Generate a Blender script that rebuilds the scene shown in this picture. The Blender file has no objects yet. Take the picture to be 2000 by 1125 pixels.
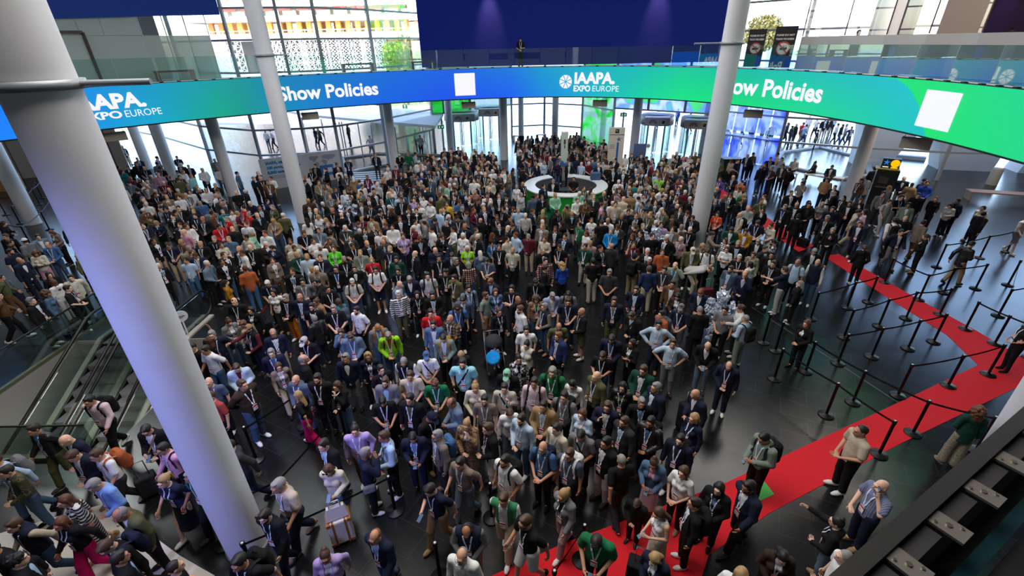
import bpy, bmesh, math, random
import numpy as np
from mathutils import Vector, Matrix, Euler
R_ = math.radians
scn = bpy.context.scene
COL = scn.collection

# ---------------------------------------------------------------- camera
CAMZ = 8.3
F_PX, NX, NY = 901.8, 33.9, 1698.8
_n = np.array([NX, NY, F_PX]); _n /= np.linalg.norm(_n); _up = -_n
_Y = np.array([0, 0, 1.]) - _up[2] * _up; _Y /= np.linalg.norm(_Y); _X = np.cross(_Y, _up)
RC = np.stack([_X, _Y, _up])
cam_d = bpy.data.cameras.new('camera'); cam = bpy.data.objects.new('camera', cam_d); COL.objects.link(cam)
cam_d.sensor_width = 36.0; cam_d.lens = F_PX / 2000 * 36.0; cam_d.clip_start = 0.05; cam_d.clip_end = 600
_m = Matrix.Identity(4)
for i in range(3):
    _m[i][0] = RC[i][0]; _m[i][1] = -RC[i][1]; _m[i][2] = -RC[i][2]
_m[2][3] = CAMZ
cam.matrix_world = _m
scn.camera = cam

# ---------------------------------------------------------------- world, sun, lamps, exposure
scn.view_settings.view_transform = 'Standard'
scn.view_settings.look = 'None'
scn.view_settings.gamma = 1.0
scn.view_settings.use_curve_mapping = False
scn.view_settings.exposure = 0.0
SUN_EL, SUN_ROT = R_(42), R_(200)
w = bpy.data.worlds.new('world'); scn.world = w; w.use_nodes = True
nt = w.node_tree; nt.nodes.clear()
sky = nt.nodes.new('ShaderNodeTexSky'); sky.sky_type = 'NISHITA'; sky.sun_disc = False
sky.sun_elevation = SUN_EL; sky.sun_rotation = SUN_ROT
bg = nt.nodes.new('ShaderNodeBackground'); bg.inputs[1].default_value = 1.35
wo = nt.nodes.new('ShaderNodeOutputWorld')
nt.links.new(sky.outputs[0], bg.inputs[0]); nt.links.new(bg.outputs[0], wo.inputs[0])
sd = bpy.data.lights.new('sun', 'SUN'); sd.energy = 9.0; sd.angle = R_(0.6); sd.color = (1, .95, .87)
so = bpy.data.objects.new('sun', sd); COL.objects.link(so)
so.rotation_euler = (R_(90 - 42), 0, R_(-28))      # shines from behind the camera towards +Y

def area(name, loc, size, energy, col, rot=(0, 0, 0), sy=None):
    d = bpy.data.lights.new(name, 'AREA'); d.energy = energy; d.color = col
    d.shape = 'RECTANGLE'; d.size = size; d.size_y = sy or size
    o = bpy.data.objects.new(name, d); COL.objects.link(o); o.location = loc; o.rotation_euler = rot
    return o
# rooflight strips in the hall ceiling
area('rooflight', (-3, 7, 15.6), 9, 2100, (1, .95, .88))
area('rooflight', (2, 21, 15.6), 9, 1100, (1, .96, .9))
area('rooflight', (-12, 16, 15.6), 8, 600, (.9, .95, 1))
area('rooflight', (12.5, 20.5, 15.6), 6, 650, (1, .97, .93))
area('well_fill', (-11.8, 9.5, -.25), 2.2, 50, (1, .95, .86))  # no rooflight: lamp added to brighten the dark escalator well
# added fill lamps over the side balconies, to brighten their dim walls
area('balcony_fill', (-25, 20, 15.4), 6, 1300, (.95, 1, .98))
area('balcony_fill', (22, 20, 15.4), 6, 2600, (1, .88, .72))
def spot(name, loc, tgt, e, col, ang, soft=.15):
    d = bpy.data.lights.new(name, 'SPOT'); d.energy = e; d.color = col; d.spot_size = R_(ang); d.spot_blend = 1; d.shadow_soft_size = soft
    o = bpy.data.objects.new(name, d); COL.objects.link(o); o.location = loc; o.rotation_euler = (Vector(tgt) - Vector(loc)).to_track_quat('-Z', 'Y').to_euler()
# violet event spots on the screen wall, then added fill spots on the columns
spot('wall_washer', (-1.2, 36.4, 12.6), (-1.2, 37.5, 9.4), 4500, (.55, .42, 1), 40)
spot('wall_washer', (10.6, 36.4, 12.8), (10.6, 37.5, 9.6), 4500, (.55, .42, 1), 40)
spot('column_fill', (-9, -5, 13), (-5.2, 5.4, 3.4), 9500, (.36, .40, 1), 28, .5)  # added violet spot, stands in for the ring screen's glow on the column
spot('column_fill', (3.5, -3, 14), (8.4, 19.4, 6), 2600, (.85, .9, 1), 14, .5)
spot('column_fill', (-6, 4, 15), (-11.1, 23.8, 6), 2600, (.95, .95, 1), 14, .5)

# ---------------------------------------------------------------- helpers
def lin(c):
    return tuple(((v / 255) / 12.92 if v / 255 <= .04045 else ((v / 255 + .055) / 1.055) ** 2.4) for v in c)
MATS = {}
def mat(name, rgb=(128, 128, 128), rough=.7, metal=0, emit=0, alpha=1, noise=0, nscale=8, spec=.5, linear=None):
    if name in MATS: return MATS[name]
    m = bpy.data.materials.new(name); m.use_nodes = True; n = m.node_tree.nodes; l = m.node_tree.links
    b = n['Principled BSDF']; c = linear or lin(rgb)
    b.inputs['Base Color'].default_value = (*c, 1); b.inputs['Roughness'].default_value = rough
    b.inputs['Metallic'].default_value = metal; b.inputs['Alpha'].default_value = alpha
    b.inputs['Specular IOR Level'].default_value = spec
    if emit:
        b.inputs['Emission Color'].default_value = (*c, 1); b.inputs['Emission Strength'].default_value = emit
    if noise:
        tc = n.new('ShaderNodeTexCoord'); nz = n.new('ShaderNodeTexNoise'); nz.inputs['Scale'].default_value = nscale
        nz.inputs['Detail'].default_value = 4
        mx = n.new('ShaderNodeMix'); mx.data_type = 'RGBA'
        mx.inputs['A'].default_value = (*[v * (1 - noise) for v in c], 1); mx.inputs['B'].default_value = (*[min(1, v * (1 + noise)) for v in c], 1)
        l.new(tc.outputs['Object'], nz.inputs['Vector']); l.new(nz.outputs['Fac'], mx.inputs['Factor']); l.new(mx.outputs['Result'], b.inputs['Base Color'])
    if name.startswith('cloth_'):      # soft folds
        tc2 = n.new('ShaderNodeTexCoord'); mp2 = n.new('ShaderNodeMapping'); mp2.inputs['Scale'].default_value = (1, 1, .55); n2 = n.new('ShaderNodeTexNoise'); n2.inputs['Scale'].default_value = 11; n2.inputs['Detail'].default_value = 2; n2.inputs['Distortion'].default_value = .6
        bp = n.new('ShaderNodeBump'); bp.inputs['Strength'].default_value = .55; bp.inputs['Distance'].default_value = .03
        l.new(tc2.outputs['Object'], mp2.inputs[0]); l.new(mp2.outputs[0], n2.inputs['Vector']); l.new(n2.outputs['Fac'], bp.inputs['Height']); l.new(bp.outputs[0], b.inputs['Normal'])
    m.diffuse_color = (*c, 1)
    MATS[name] = m
    return m
def glass(name, tint=(.9, .97, .95), refl=.07, rough=0.0, body=0.0, bodycol=(.5, .55, .55)):
    if name in MATS: return MATS[name]
    m = bpy.data.materials.new(name); m.use_nodes = True; n = m.node_tree.nodes; l = m.node_tree.links; n.clear()
    o = n.new('ShaderNodeOutputMaterial'); t = n.new('ShaderNodeBsdfTransparent'); t.inputs[0].default_value = (*tint, 1)
    g = n.new('ShaderNodeBsdfGlossy'); g.inputs['Roughness'].default_value = rough; g.inputs[0].default_value = (1, 1, 1, 1)
    f = n.new('ShaderNodeLayerWeight'); f.inputs[0].default_value = .25
    mp = n.new('ShaderNodeMapRange'); mp.inputs['To Min'].default_value = refl; mp.inputs['To Max'].default_value = .7
    x = n.new('ShaderNodeMixShader'); l.new(f.outputs['Fresnel'], mp.inputs['Value']); l.new(mp.outputs[0], x.inputs[0])
    src = t.outputs[0]
    if body:
        d = n.new('ShaderNodeBsdfDiffuse'); d.inputs[0].default_value = (*bodycol, 1)
        y = n.new('ShaderNodeMixShader'); y.inputs[0].default_value = body; l.new(src, y.inputs[1]); l.new(d.outputs[0], y.inputs[2]); src = y.outputs[0]
    l.new(src, x.inputs[1]); l.new(g.outputs[0], x.inputs[2]); l.new(x.outputs[0], o.inputs[0])
    MATS[name] = m
    return m

class MB:
    """collects boxes, tubes, polygons into one mesh"""
    def __init__(s): s.v = []; s.f = []; s.mi = []; s.sm = []
    def add(s, vs, fs, mi=0, smooth=False):
        o = len(s.v); s.v += [tuple(v) for v in vs]
        for f in fs: s.f.append(tuple(i + o for i in f)); s.mi.append(mi); s.sm.append(smooth)
        return s
    def box(s, c, d, mi=0, rz=0, M=None):
        x, y, z = d[0] / 2, d[1] / 2, d[2] / 2; cs, sn = math.cos(rz), math.sin(rz); vs = []
        for sx in (-1, 1):
            for sy in (-1, 1):
                for sz in (-1, 1):
                    p = (sx * x, sy * y, sz * z)
                    p = (p[0] * cs - p[1] * sn, p[0] * sn + p[1] * cs, p[2])
                    if M is not None: p = M @ Vector(p)
                    vs.append((c[0] + p[0], c[1] + p[1], c[2] + p[2]))
        return s.add(vs, [(0, 1, 3, 2), (4, 6, 7, 5), (0, 4, 5, 1), (2, 3, 7, 6), (0, 2, 6, 4), (1, 5, 7, 3)], mi)
    def tube(s, a, b, r, rb=None, n=12, mi=0, caps=True, smooth=True):
        a = Vector(a); b = Vector(b); rb = r if rb is None else rb
        d = (b - a).normalized(); u = d.orthogonal().normalized(); v = d.cross(u); vs = []
        for p, q in ((a, r), (b, rb)):
            for i in range(n):
                t = 2 * math.pi * i / n; vs.append(p + u * math.cos(t) * q + v * math.sin(t) * q)
        s.add(vs, [(i, (i + 1) % n, n + (i + 1) % n, n + i) for i in range(n)], mi, smooth)
        if caps:
            s.add(vs[:n], [tuple(range(n))[::-1]], mi); s.add(vs[n:], [tuple(range(n))], mi)
        return s
    def path(s, pts, r, n=8, mi=0, close=False):
        pts = [Vector(p) for p in pts]; N = len(pts); vs = []
        for i, p in enumerate(pts):
            d = ((pts[(i + 1) % N] if (close or i < N - 1) else p) - (pts[i - 1] if (close or i > 0) else p)).normalized()
            u = Vector((0, 0, 1)).cross(d)
            if u.length < .05: u = Vector((1, 0, 0)).cross(d)
            u.normalize(); v = d.cross(u)
            for k in range(n):
                t = 2 * math.pi * k / n; vs.append(p + u * math.cos(t) * r + v * math.sin(t) * r)
        fs = []
        for i in range(N if close else N - 1):
            j = (i + 1) % N
            for k in range(n): fs.append((i * n + k, i * n + (k + 1) % n, j * n + (k + 1) % n, j * n + k))
        if not close: fs += [tuple(range(n))[::-1], tuple((N - 1) * n + k for k in range(n))]
        return s.add(vs, fs, mi, True)
    def lathe(s, prof, c=(0, 0, 0), n=24, mi=0, smooth=True):
        vs = []; N = len(prof)
        for r, z in prof:
            for k in range(n):
                t = 2 * math.pi * k / n; vs.append((c[0] + r * math.cos(t), c[1] + r * math.sin(t), c[2] + z))
        fs = [(i * n + k, i * n + (k + 1) % n, (i + 1) * n + (k + 1) % n, (i + 1) * n + k) for i in range(N - 1) for k in range(n)]
        return s.add(vs, fs, mi, smooth)
    def prism(s, poly, z0, z1, mi=0):
        n = len(poly); vs = [(x, y, z0) for x, y in poly] + [(x, y, z1) for x, y in poly]
        return s.add(vs, [tuple(range(n))[::-1], tuple(range(n, 2 * n))] + [(i, (i + 1) % n, n + (i + 1) % n, n + i) for i in range(n)], mi)
    def wallseg(s, a, b, z0, z1, th=.05, mi=0):
        a = Vector((a[0], a[1], 0)); b = Vector((b[0], b[1], 0)); d = b - a; L = d.length
        return s.box(((a.x + b.x) / 2, (a.y + b.y) / 2, (z0 + z1) / 2), (L, th, z1 - z0), mi, math.atan2(d.y, d.x))
    def build(s, name, mats, parent=None, bevel=0, loc=None):
        me = bpy.data.meshes.new(name); me.from_pydata(s.v, [], s.f)
        for m in (mats if isinstance(mats, (list, tuple)) else [mats]): me.materials.append(m)
        me.polygons.foreach_set('material_index', s.mi); me.polygons.foreach_set('use_smooth', s.sm)
        me.update()
        o = bpy.data.objects.new(name, me); COL.objects.link(o)
        if parent is not None: o.parent = parent
        if loc is not None: o.location = loc
        if bevel:
            b = o.modifiers.new('bevel', 'BEVEL'); b.width = bevel; b.segments = 2; b.limit_method = 'ANGLE'
        return o
def tag(o, label=None, cat=None, group=None, kind=None):
    if label: o['label'] = label
    if cat: o['category'] = cat
    if group: o['group'] = group
    if kind: o['kind'] = kind
    return o
def empty(name, loc=(0, 0, 0), rz=0, label=None, cat=None, group=None):
    o = bpy.data.objects.new(name, None); COL.objects.link(o); o.location = loc; o.rotation_euler = (0, 0, rz); o.empty_display_size = .2
    return tag(o, label, cat, group)
def struct(name, mb, m, parent=None):
    o = mb.build(name, m, parent)
    if parent is None: o['kind'] = 'structure'
    return o
def copy_tree(o, parent=None):
    c = o.copy(); COL.objects.link(c)
    if parent is not None: c.parent = parent
    for ch in list(o.children): copy_tree(ch, c)
    return c

# ---------------------------------------------------------------- geometry helpers of the place
def at(px, py, z=0.0):
    d = RC @ np.array([px - 1000, py - 562.5, F_PX]); t = (z - CAMZ) / d[2]; return (float(d[0] * t), float(d[1] * t))
def onr(px, py, dist):
    d = RC @ np.array([px - 1000, py - 562.5, F_PX]); t = dist / math.hypot(d[0], d[1]); return (float(d[0] * t), float(d[1] * t), float(d[2] * t + CAMZ))
ZB, ZT = 5.07, 6.86
def E(t, off=0.0):
    a, b, th = 27.5436 + off, 18.3433 + off, .9495
    x, y = a * math.cos(t), b * math.sin(t)
    return (-6.9514 + x * math.cos(th) - y * math.sin(th), 8.6573 + x * math.sin(th) + y * math.cos(th))
def proj(x, y, z):
    c = RC.T @ np.array([x, y, z - CAMZ]); return (1000 + F_PX * c[0] / c[2], 562.5 + F_PX * c[1] / c[2])
def t_of(px, z=6.0, off=0.0):
    lo, hi = -1.15, 1.75
    for _ in range(50):
        m = (lo + hi) / 2
        if proj(*E(m, off), z)[0] > px: lo = m
        else: hi = m
    return (lo + hi) / 2

# ---------------------------------------------------------------- materials of the place
white = mat('white_paint', (226, 226, 230), .55)
colm = mat('column_plaster', (214, 214, 220), .6, noise=.05, nscale=3)
steel = mat('mullion_grey', (150, 155, 162), .4, metal=.3)
dark = mat('dark_metal', (18, 18, 20), .35, metal=.5)
black = mat('black_rubber', (9, 9, 10), .45)
alum = mat('aluminium', (120, 120, 122), .35, metal=.8)
winglass = glass('window_glass', (.975, .975, .985), .03)
railglass = glass('rail_glass', (.80, .93, .89), .10)
concrete = mat('white_concrete', (196, 202, 206), .8, noise=.08, nscale=2)
greywall = mat('grey_panel', (150, 146, 146), .6)

def floor_mat():
    m = bpy.data.materials.new('slate_floor'); m.use_nodes = True; n = m.node_tree.nodes; l = m.node_tree.links; b = n['Principled BSDF']
    tc = n.new('ShaderNodeTexCoord'); mp = n.new('ShaderNodeMapping'); mp.inputs['Rotation'].default_value = (0, 0, R_(28))
    br = n.new('ShaderNodeTexBrick'); br.inputs['Scale'].default_value = 1; br.inputs['Brick Width'].default_value = 1.2; br.inputs['Row Height'].default_value = .6
    br.inputs['Mortar Size'].default_value = .004; br.inputs['Color1'].default_value = (.0065, .007, .008, 1); br.inputs['Color2'].default_value = (.0085, .009, .010, 1); br.inputs['Mortar'].default_value = (.034, .034, .034, 1); b.inputs['Specular IOR Level'].default_value = .45
    nz = n.new('ShaderNodeTexNoise'); nz.inputs['Scale'].default_value = 1.3; nz.inputs['Detail'].default_value = 5
    mr = n.new('ShaderNodeMapRange'); mr.inputs['To Min'].default_value = .17; mr.inputs['To Max'].default_value = .28
    l.new(tc.outputs['Object'], mp.inputs[0]); l.new(mp.outputs[0], br.inputs['Vector']); l.new(br.outputs['Color'], b.inputs['Base Color'])
    l.new(tc.outputs['Object'], nz.inputs['Vector']); l.new(nz.outputs['Fac'], mr.inputs['Value']); l.new(mr.outputs[0], b.inputs['Roughness'])
    return m
slate = floor_mat()
# hall floor around the escalator well
PX0, PX1, PY0, PY1 = -14.2, -9.5, 7.65, 12.6
fm = MB()
for (x0, x1, y0, y1) in [(-60, PX0, -14, 60), (PX1, 60, -14, 60), (PX0, PX1, -14, PY0), (PX0, PX1, PY1, 60)]:
    fm.add([(x0, y0, 0), (x1, y0, 0), (x1, y1, 0), (x0, y1, 0)], [(0, 1, 2, 3)])
struct('floor', fm, slate)
# light trench line running across the floor
tl = MB()
a, b = at(1468, 600), at(1760, 790); d = Vector((b[0] - a[0], b[1] - a[1])); 
tl.wallseg(a, b, .0, .004, .035)
struct('trim_floor_groove', tl, mat('groove', (70, 70, 68), .5))
# pale stone floor by the escalators
ps = MB(); poly = [at(352, 1086), at(420, 1125), at(300, 1250), at(0, 1200), at(-60, 1060), at(110, 1010), at(200, 986), at(262, 1020)]
ps.prism([(p[0], p[1]) for p in poly], .0, .012)
struct('floor_pale_stone', ps, mat('pale_stone', (205, 198, 190), .4, noise=.05, nscale=4))

# plaza outside, far ground
g = MB(); g.add([(-300, 28, -.06), (300, 28, -.06), (300, 420, -.06), (-300, 420, -.06)], [(0, 1, 2, 3)])
pav = bpy.data.materials.new('plaza_paving'); pav.use_nodes = True
n = pav.node_tree.nodes; l = pav.node_tree.links; b_ = n['Principled BSDF']; tc = n.new('ShaderNodeTexCoord')
br = n.new('ShaderNodeTexBrick'); br.inputs['Scale'].default_value = 1; br.inputs['Brick Width'].default_value = .9; br.inputs['Row Height'].default_value = .45; br.inputs['Mortar Size'].default_value = .012
br.inputs['Color1'].default_value = (.50, .49, .48, 1); br.inputs['Color2'].default_value = (.56, .55, .54, 1); br.inputs['Mortar'].default_value = (.40, .39, .38, 1)
l.new(tc.outputs['Object'], br.inputs['Vector']); l.new(br.outputs['Color'], b_.inputs['Base Color']); b_.inputs['Roughness'].default_value = .8
struct('ground_plaza', g, pav)

# hall ceiling and far side of the hall behind the camera
cm = MB(); cm.prism([(-48, -15), (48, -15), (48, 25.5), (33.2, 29), (23.5, 32.2), (17.2, 38.2), (9.8, 43.6), (7.6, 47.9), (3.8, 50.2), (0, 49.6), (-7.4, 43), (-12.6, 34.6), (-17, 33.6), (-22, 36.2), (-30, 42.4), (-48, 47)], 15.95, 16.4); struct('ceiling', cm, mat('ceiling_grey', (48, 48, 50), .8))
wm = MB(); wm.box((0, -15, 8), (110, .4, 16.5)); struct('wall_back', wm, mat('back_wall', (150, 150, 150), .8))
wm = MB(); wm.box((-48, 14, 8), (.4, 60, 16.5)); struct('wall_left', wm, greywall)
wm = MB(); wm.box((48, 5, 8), (.4, 40, 16.5)); struct('wall_right', wm, greywall)
# grey partition wall at ground level on the far left
wl = [at(-20, 355), at(110, 342), at(255, 332)]
pw = MB(); pw.wallseg(wl[0], wl[1], 0, 4.9, .12); pw.wallseg(wl[1], wl[2], 0, 4.9, .12)
for f in (.15, .5, .85):
    for s in (0, 1):
        x = wl[s][0] + (wl[s + 1][0] - wl[s][0]) * f; y = wl[s][1] + (wl[s + 1][1] - wl[s][1]) * f
        pw.box((x, y - .08, 2.45), (.06, .06, 4.9), 1)
struct('wall_partition', pw, [mat('partition_taupe', (140, 132, 130), .7), mat('partition_joint', (80, 78, 78), .5)])

# balcony slab around the opening
sl = MB(); N = 90; ts = [-1.25 + (2.05 + 1.25) * i / N for i in range(N + 1)]
for (o0, o1, z0, z1, mi) in [(.14, 3.4, 6.35, 6.80, 0), (.14, .5, 6.80, 6.90, 1)]:
    vs = []
    for t in ts:
        p, q = E(t, o0), E(t, o1); vs += [(*p, z0), (*q, z0), (*q, z1), (*p, z1)]
    fs = []
    for i in range(N):
        for k in range(4): fs.append((i * 4 + k, i * 4 + (k + 1) % 4, i * 4 + 4 + (k + 1) % 4, i * 4 + 4 + k))
    sl.add(vs, fs, mi)
struct('floor_balcony', sl, [mat('balcony_floor', (120, 120, 122), .4), white])
# soffit panel under the balcony
sf = MB(); vs = []
for t in ts: vs += [(*E(t, .16), 5.10), (*E(t, 5.5), 5.10)]
sf.add(vs, [(2 * i, 2 * i + 1, 2 * i + 3, 2 * i + 2) for i in range(N)]); struct('ceiling_soffit', sf, mat('soffit', (150, 150, 152), .7))

# ---------------------------------------------------------------- glazed facade
RAILS = [1.75, 3.4, 6.9, 8.75, 10.46, 12.3, 14.1]
FL = [(-35, 45), (-29.6, 41.2), (-22.3, 35.1), (-17.2, 32.6), (-14.1, 33.0), (-12.1, 33.75), (-9.5, 36.7), (-6.6, 42.2)]
FC = [(0.3, 48.5), (3.6, 49.1), (7.1, 47.0)]
FG = [(7.1, 47.0), (9.2, 42.6)]
FR = [(16.6, 37.3), (19.3, 33.7), (23.2, 31.2), (27.5, 29.3), (33, 28), (48, 24.5)]
wn = 0
def bay(a, b, z0, z1, rails, gm, mull=.16):
    global wn
    wn += 1
    m = MB(); m.wallseg(a, b, z0, z1, .02); o = struct('window_%d' % wn, m, gm)
    fr = MB()
    for z in rails: fr.wallseg(a, b, z - .06, z + .06, .14)
    fr.box((a[0], a[1], (z0 + z1) / 2), (mull, mull, z1 - z0), 0, math.atan2(b[1] - a[1], b[0] - a[0]))
    fr.box((b[0], b[1], (z0 + z1) / 2), (mull, mull, z1 - z0), 0, math.atan2(b[1] - a[1], b[0] - a[0]))
    fr.build('window_frame', steel, o)
    return o
for P in (FL, FR):
    for i in range(len(P) - 1): bay(P[i], P[i + 1], 0, 15.9, RAILS, winglass)
for i in range(2): bay(FC[i], FC[i + 1], 0, 15.9, [.9, 2.95, 6.9, 8.75, 10.5, 12.3], winglass)
# contour-line film on the panels right of the middle glazing
def film(name, c1, c2, c3):
    m = bpy.data.materials.new(name); m.use_nodes = True; n = m.node_tree.nodes; l = m.node_tree.links; n.clear()
    o = n.new('ShaderNodeOutputMaterial'); tc = n.new('ShaderNodeTexCoord'); nz = n.new('ShaderNodeTexNoise'); nz.inputs['Scale'].default_value = .55; nz.inputs['Detail'].default_value = 2; nz.inputs['Distortion'].default_value = .8
    mul = n.new('ShaderNodeMath'); mul.operation = 'MULTIPLY'; mul.inputs[1].default_value = 14
    sn = n.new('ShaderNodeMath'); sn.operation = 'SINE'; rp = n.new('ShaderNodeValToRGB')
    e = rp.color_ramp.elements; e[0].position = 0; e[0].color = (*c1, 1); e[1].position = 1; e[1].color = (*c2, 1); q = e.new(.55); q.color = (*c3, 1)
    mr = n.new('ShaderNodeMapRange'); mr.inputs['From Min'].default_value = -1
    l.new(tc.outputs['Object'], nz.inputs[0]); l.new(nz.outputs['Fac'], mul.inputs[0]); l.new(mul.outputs[0], sn.inputs[0]); l.new(sn.outputs[0], mr.inputs[0]); l.new(mr.outputs[0], rp.inputs[0])
    t = n.new('ShaderNodeBsdfTransparent'); tr = n.new('ShaderNodeBsdfTranslucent'); d = n.new('ShaderNodeBsdfDiffuse'); ad = n.new('ShaderNodeMixShader'); x = n.new('ShaderNodeMixShader')
    x.inputs[0].default_value = .45
    l.new(rp.outputs[0], t.inputs[0]); l.new(rp.outputs[0], tr.inputs[0]); l.new(rp.outputs[0], d.inputs[0])
    l.new(tr.outputs[0], ad.inputs[1]); l.new(d.outputs[0], ad.inputs[2]); l.new(t.outputs[0], x.inputs[1]); l.new(ad.outputs[0], x.inputs[2]); l.new(x.outputs[0], o.inputs[0])
    return m
gfilm = film('green_contour_film', (.10, .75, .16), (.60, .72, .66), (.35, .78, .38))
bfilm = film('blue_contour_film', (.30, .36, 1.0), (.82, .86, 1.0), (.50, .62, 1.0))
mfilm = film('mixed_contour_film', (.25, .75, .35), (.70, .76, .92), (.40, .50, .95))
bay(FG[0], FG[1], 0, 15.9, [2.95, 5.0, 6.9, 8.75], gfilm)
# two doorway fronts with revolving doors: glazing over the doors
DL0, DL1 = (-6.6, 42.2), (0.3, 48.5)
DR0, DR1 = (9.2, 42.6), (16.6, 37.3)
def lerp2(a, b, f): return (a[0] + (b[0] - a[0]) * f, a[1] + (b[1] - a[1]) * f)
greenfilm = glass('green_tint_glass', (.10, .55, .16), .05, body=.15, bodycol=(.02, .25, .05))
olivefilm = glass('olive_tint_glass', (.42, .48, .40), .05, body=.25, bodycol=(.20, .24, .18))
greyfilm = glass('grey_tint_glass', (.55, .66, .68), .05, body=.2, bodycol=(.4, .48, .5))
for (f0, f1, gm) in [(0, .14, greenfilm), (.14, .45, greenfilm), (.45, 1, greyfilm)]:
    bay(lerp2(DL0, DL1, f0), lerp2(DL0, DL1, f1), 2.9, 4.35, [2.95, 4.3], gm); bay(lerp2(DL0, DL1, f0), lerp2(DL0, DL1, f1), 4.35, 15.9, [6.9, 8.75, 10.5], olivefilm if f0 < .4 else greyfilm)
for (f0, f1) in [(0, .33), (.33, .66), (.66, 1)]:
    bay(lerp2(DR0, DR1, f0), lerp2(DR0, DR1, f1), 3.1, 15.9, [3.15, 4.6, 6.9, 8.75, 10.5], mfilm if f0 < .6 else mfilm)
# clear infill between / beside the doors
for D0, D1 in ((DL0, DL1), (DR0, DR1)):
    bay(lerp2(D0, D1, .0), lerp2(D0, D1, .1), 0, 2.9, [], winglass, .12); bay(lerp2(D0, D1, .9), lerp2(D0, D1, 1), 0, 2.9, [], winglass, .12)
# blue film bay over the first part of the right facade, on its inner face
bf = MB(); a, b = FR[0], FR[1]
for i in range(5):
    p, q = lerp2(a, b, i / 5 + .01), lerp2(a, b, (i + 1) / 5 - .01)
    p = (p[0] - .12, p[1] - .1); q = (q[0] - .12, q[1] - .1)
    bf.wallseg(p, q, .05, 2.0, .015); bf.wallseg(p, q, 2.15, 4.3, .015)
tag(bf.build('window_film', bfilm), kind='structure')

# ---------------------------------------------------------------- columns
ncol = 0
def column(x, y, r, label, z1=15.9, group=None, collar=None):
    o = empty('column', (x, y, 0), 0, label, 'column', group)
    m = MB(); m.lathe([(r, 0), (r, z1)], n=40); m.build('shaft', colm, o)
    if collar:
        z, ang, L = collar
        c = MB(); c.lathe([(r + .01, z - .05), (r + .06, z - .05), (r + .06, z + .05), (r + .01, z + .05)], n=40)
        c.build('collar', steel, o)
        t = MB(); t.tube((math.cos(ang) * r, math.sin(ang) * r, z), (math.cos(ang) * (r + L), math.sin(ang) * (r + L), z), .035); t.build('arm', steel, o)
    b = MB(); b.lathe([(r + .02, 0), (r + .02, .04), (r, .05)], n=40); b.build('base_ring', steel, o)
    return o
COLZ = onr(62, 168, 7.3)[2]
column(-5.1, 5.51, .36, 'big white foreground column left of centre, lit violet blue', collar=(COLZ, R_(10), .75))
column(-11.12, 23.81, .37, 'tall white column in front of the screen, left of its Show Policies lettering', collar=(8.0, R_(10), .6))
column(8.42, 19.5, .37, 'tall white column in front of the screen, standing in the crowd right of centre', collar=(8.15, R_(175), 1.0))
column(10.15, 6.75, .37, 'white column cut by the right edge of the picture beside the red carpet')
for (px, py, r, lab) in [(457, 382, .33, 'thin white column right of the foreground column, its top lit warm'),
    (772, 330, .33, 'white column in front of the pond glazing, left of the green glass'),
    (985, 312, .31, 'white column right of the left revolving doors'), (1083, 285, .27, 'white column in front of the middle glazing, centre'),
    (1235, 318, .31, 'white column left of the right revolving doors'), (1655, 392, .33, 'grey white column left of the cash machine'),
    (345, 365, .34, 'second thin column right of the foreground column, by the left glazing'), (290, 330, .33, 'thin column nearest the foreground column, in front of the grey partition'),
    (882, 302, .29, 'slim white column in front of the green glass'), (1372, 300, .36, 'white column right of the revolving doors, half behind a bigger column'),
    (66, 437, .36, 'white column at the left edge among the queue belts'), (1018, 275, .25, 'slim white column left of the centre column'), (1176, 272, .27, 'slim white column in front of the green patterned glass')]:
    x, y = at(px, py); column(x, y, r, lab, 5.1)

# ---------------------------------------------------------------- the ring screen
def emit_attr(name, strength):
    m = bpy.data.materials.new(name); m.use_nodes = True; n = m.node_tree.nodes; l = m.node_tree.links; b = n['Principled BSDF']
    a = n.new('ShaderNodeVertexColor'); a.layer_name = 'picture'
    l.new(a.outputs[0], b.inputs['Emission Color']); b.inputs['Emission Strength'].default_value = strength
    b.inputs['Base Color'].default_value = (.01, .01, .012, 1); b.inputs['Roughness'].default_value = .5
    return m
def emis(name, rgb, s=1.0):
    m = bpy.data.materials.new(name); m.use_nodes = True; b = m.node_tree.nodes['Principled BSDF']
    b.inputs['Base Color'].default_value = (.02, .02, .02, 1); b.inputs['Emission Color'].default_value = (*lin(rgb), 1); b.inputs['Emission Strength'].default_value = s
    return m
KEYS = [(-500, (0, 120, 255), (0, 120, 255)), (0, (0, 120, 255), (0, 132, 255)), (180, (0, 140, 225), (0, 150, 225)), (290, (0, 150, 200), (0, 165, 205)), (430, (0, 155, 160), (0, 165, 135)), (470, (0, 150, 150), (0, 150, 140)), (545, (0, 130, 180), (0, 140, 185)),
        (640, (0, 120, 195), (0, 118, 205)), (760, (0, 105, 215), (0, 95, 225)), (880, (5, 95, 225), (10, 80, 235)), (1000, (0, 120, 220), (10, 95, 240)), (1060, (0, 150, 205), (0, 135, 225)),
        (1150, (0, 175, 195), (0, 175, 205)), (1250, (0, 185, 180), (0, 205, 165)), (1330, (0, 200, 155), (0, 226, 135)), (1440, (0, 185, 165), (0, 222, 120)), (1560, (0, 190, 180), (0, 215, 140)), (1690, (0, 185, 195), (0, 205, 165)),
        (1760, (0, 190, 205), (0, 195, 185)), (1800, (0, 195, 205), (0, 190, 190)), (2600, (0, 205, 190), (0, 200, 190))]
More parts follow.
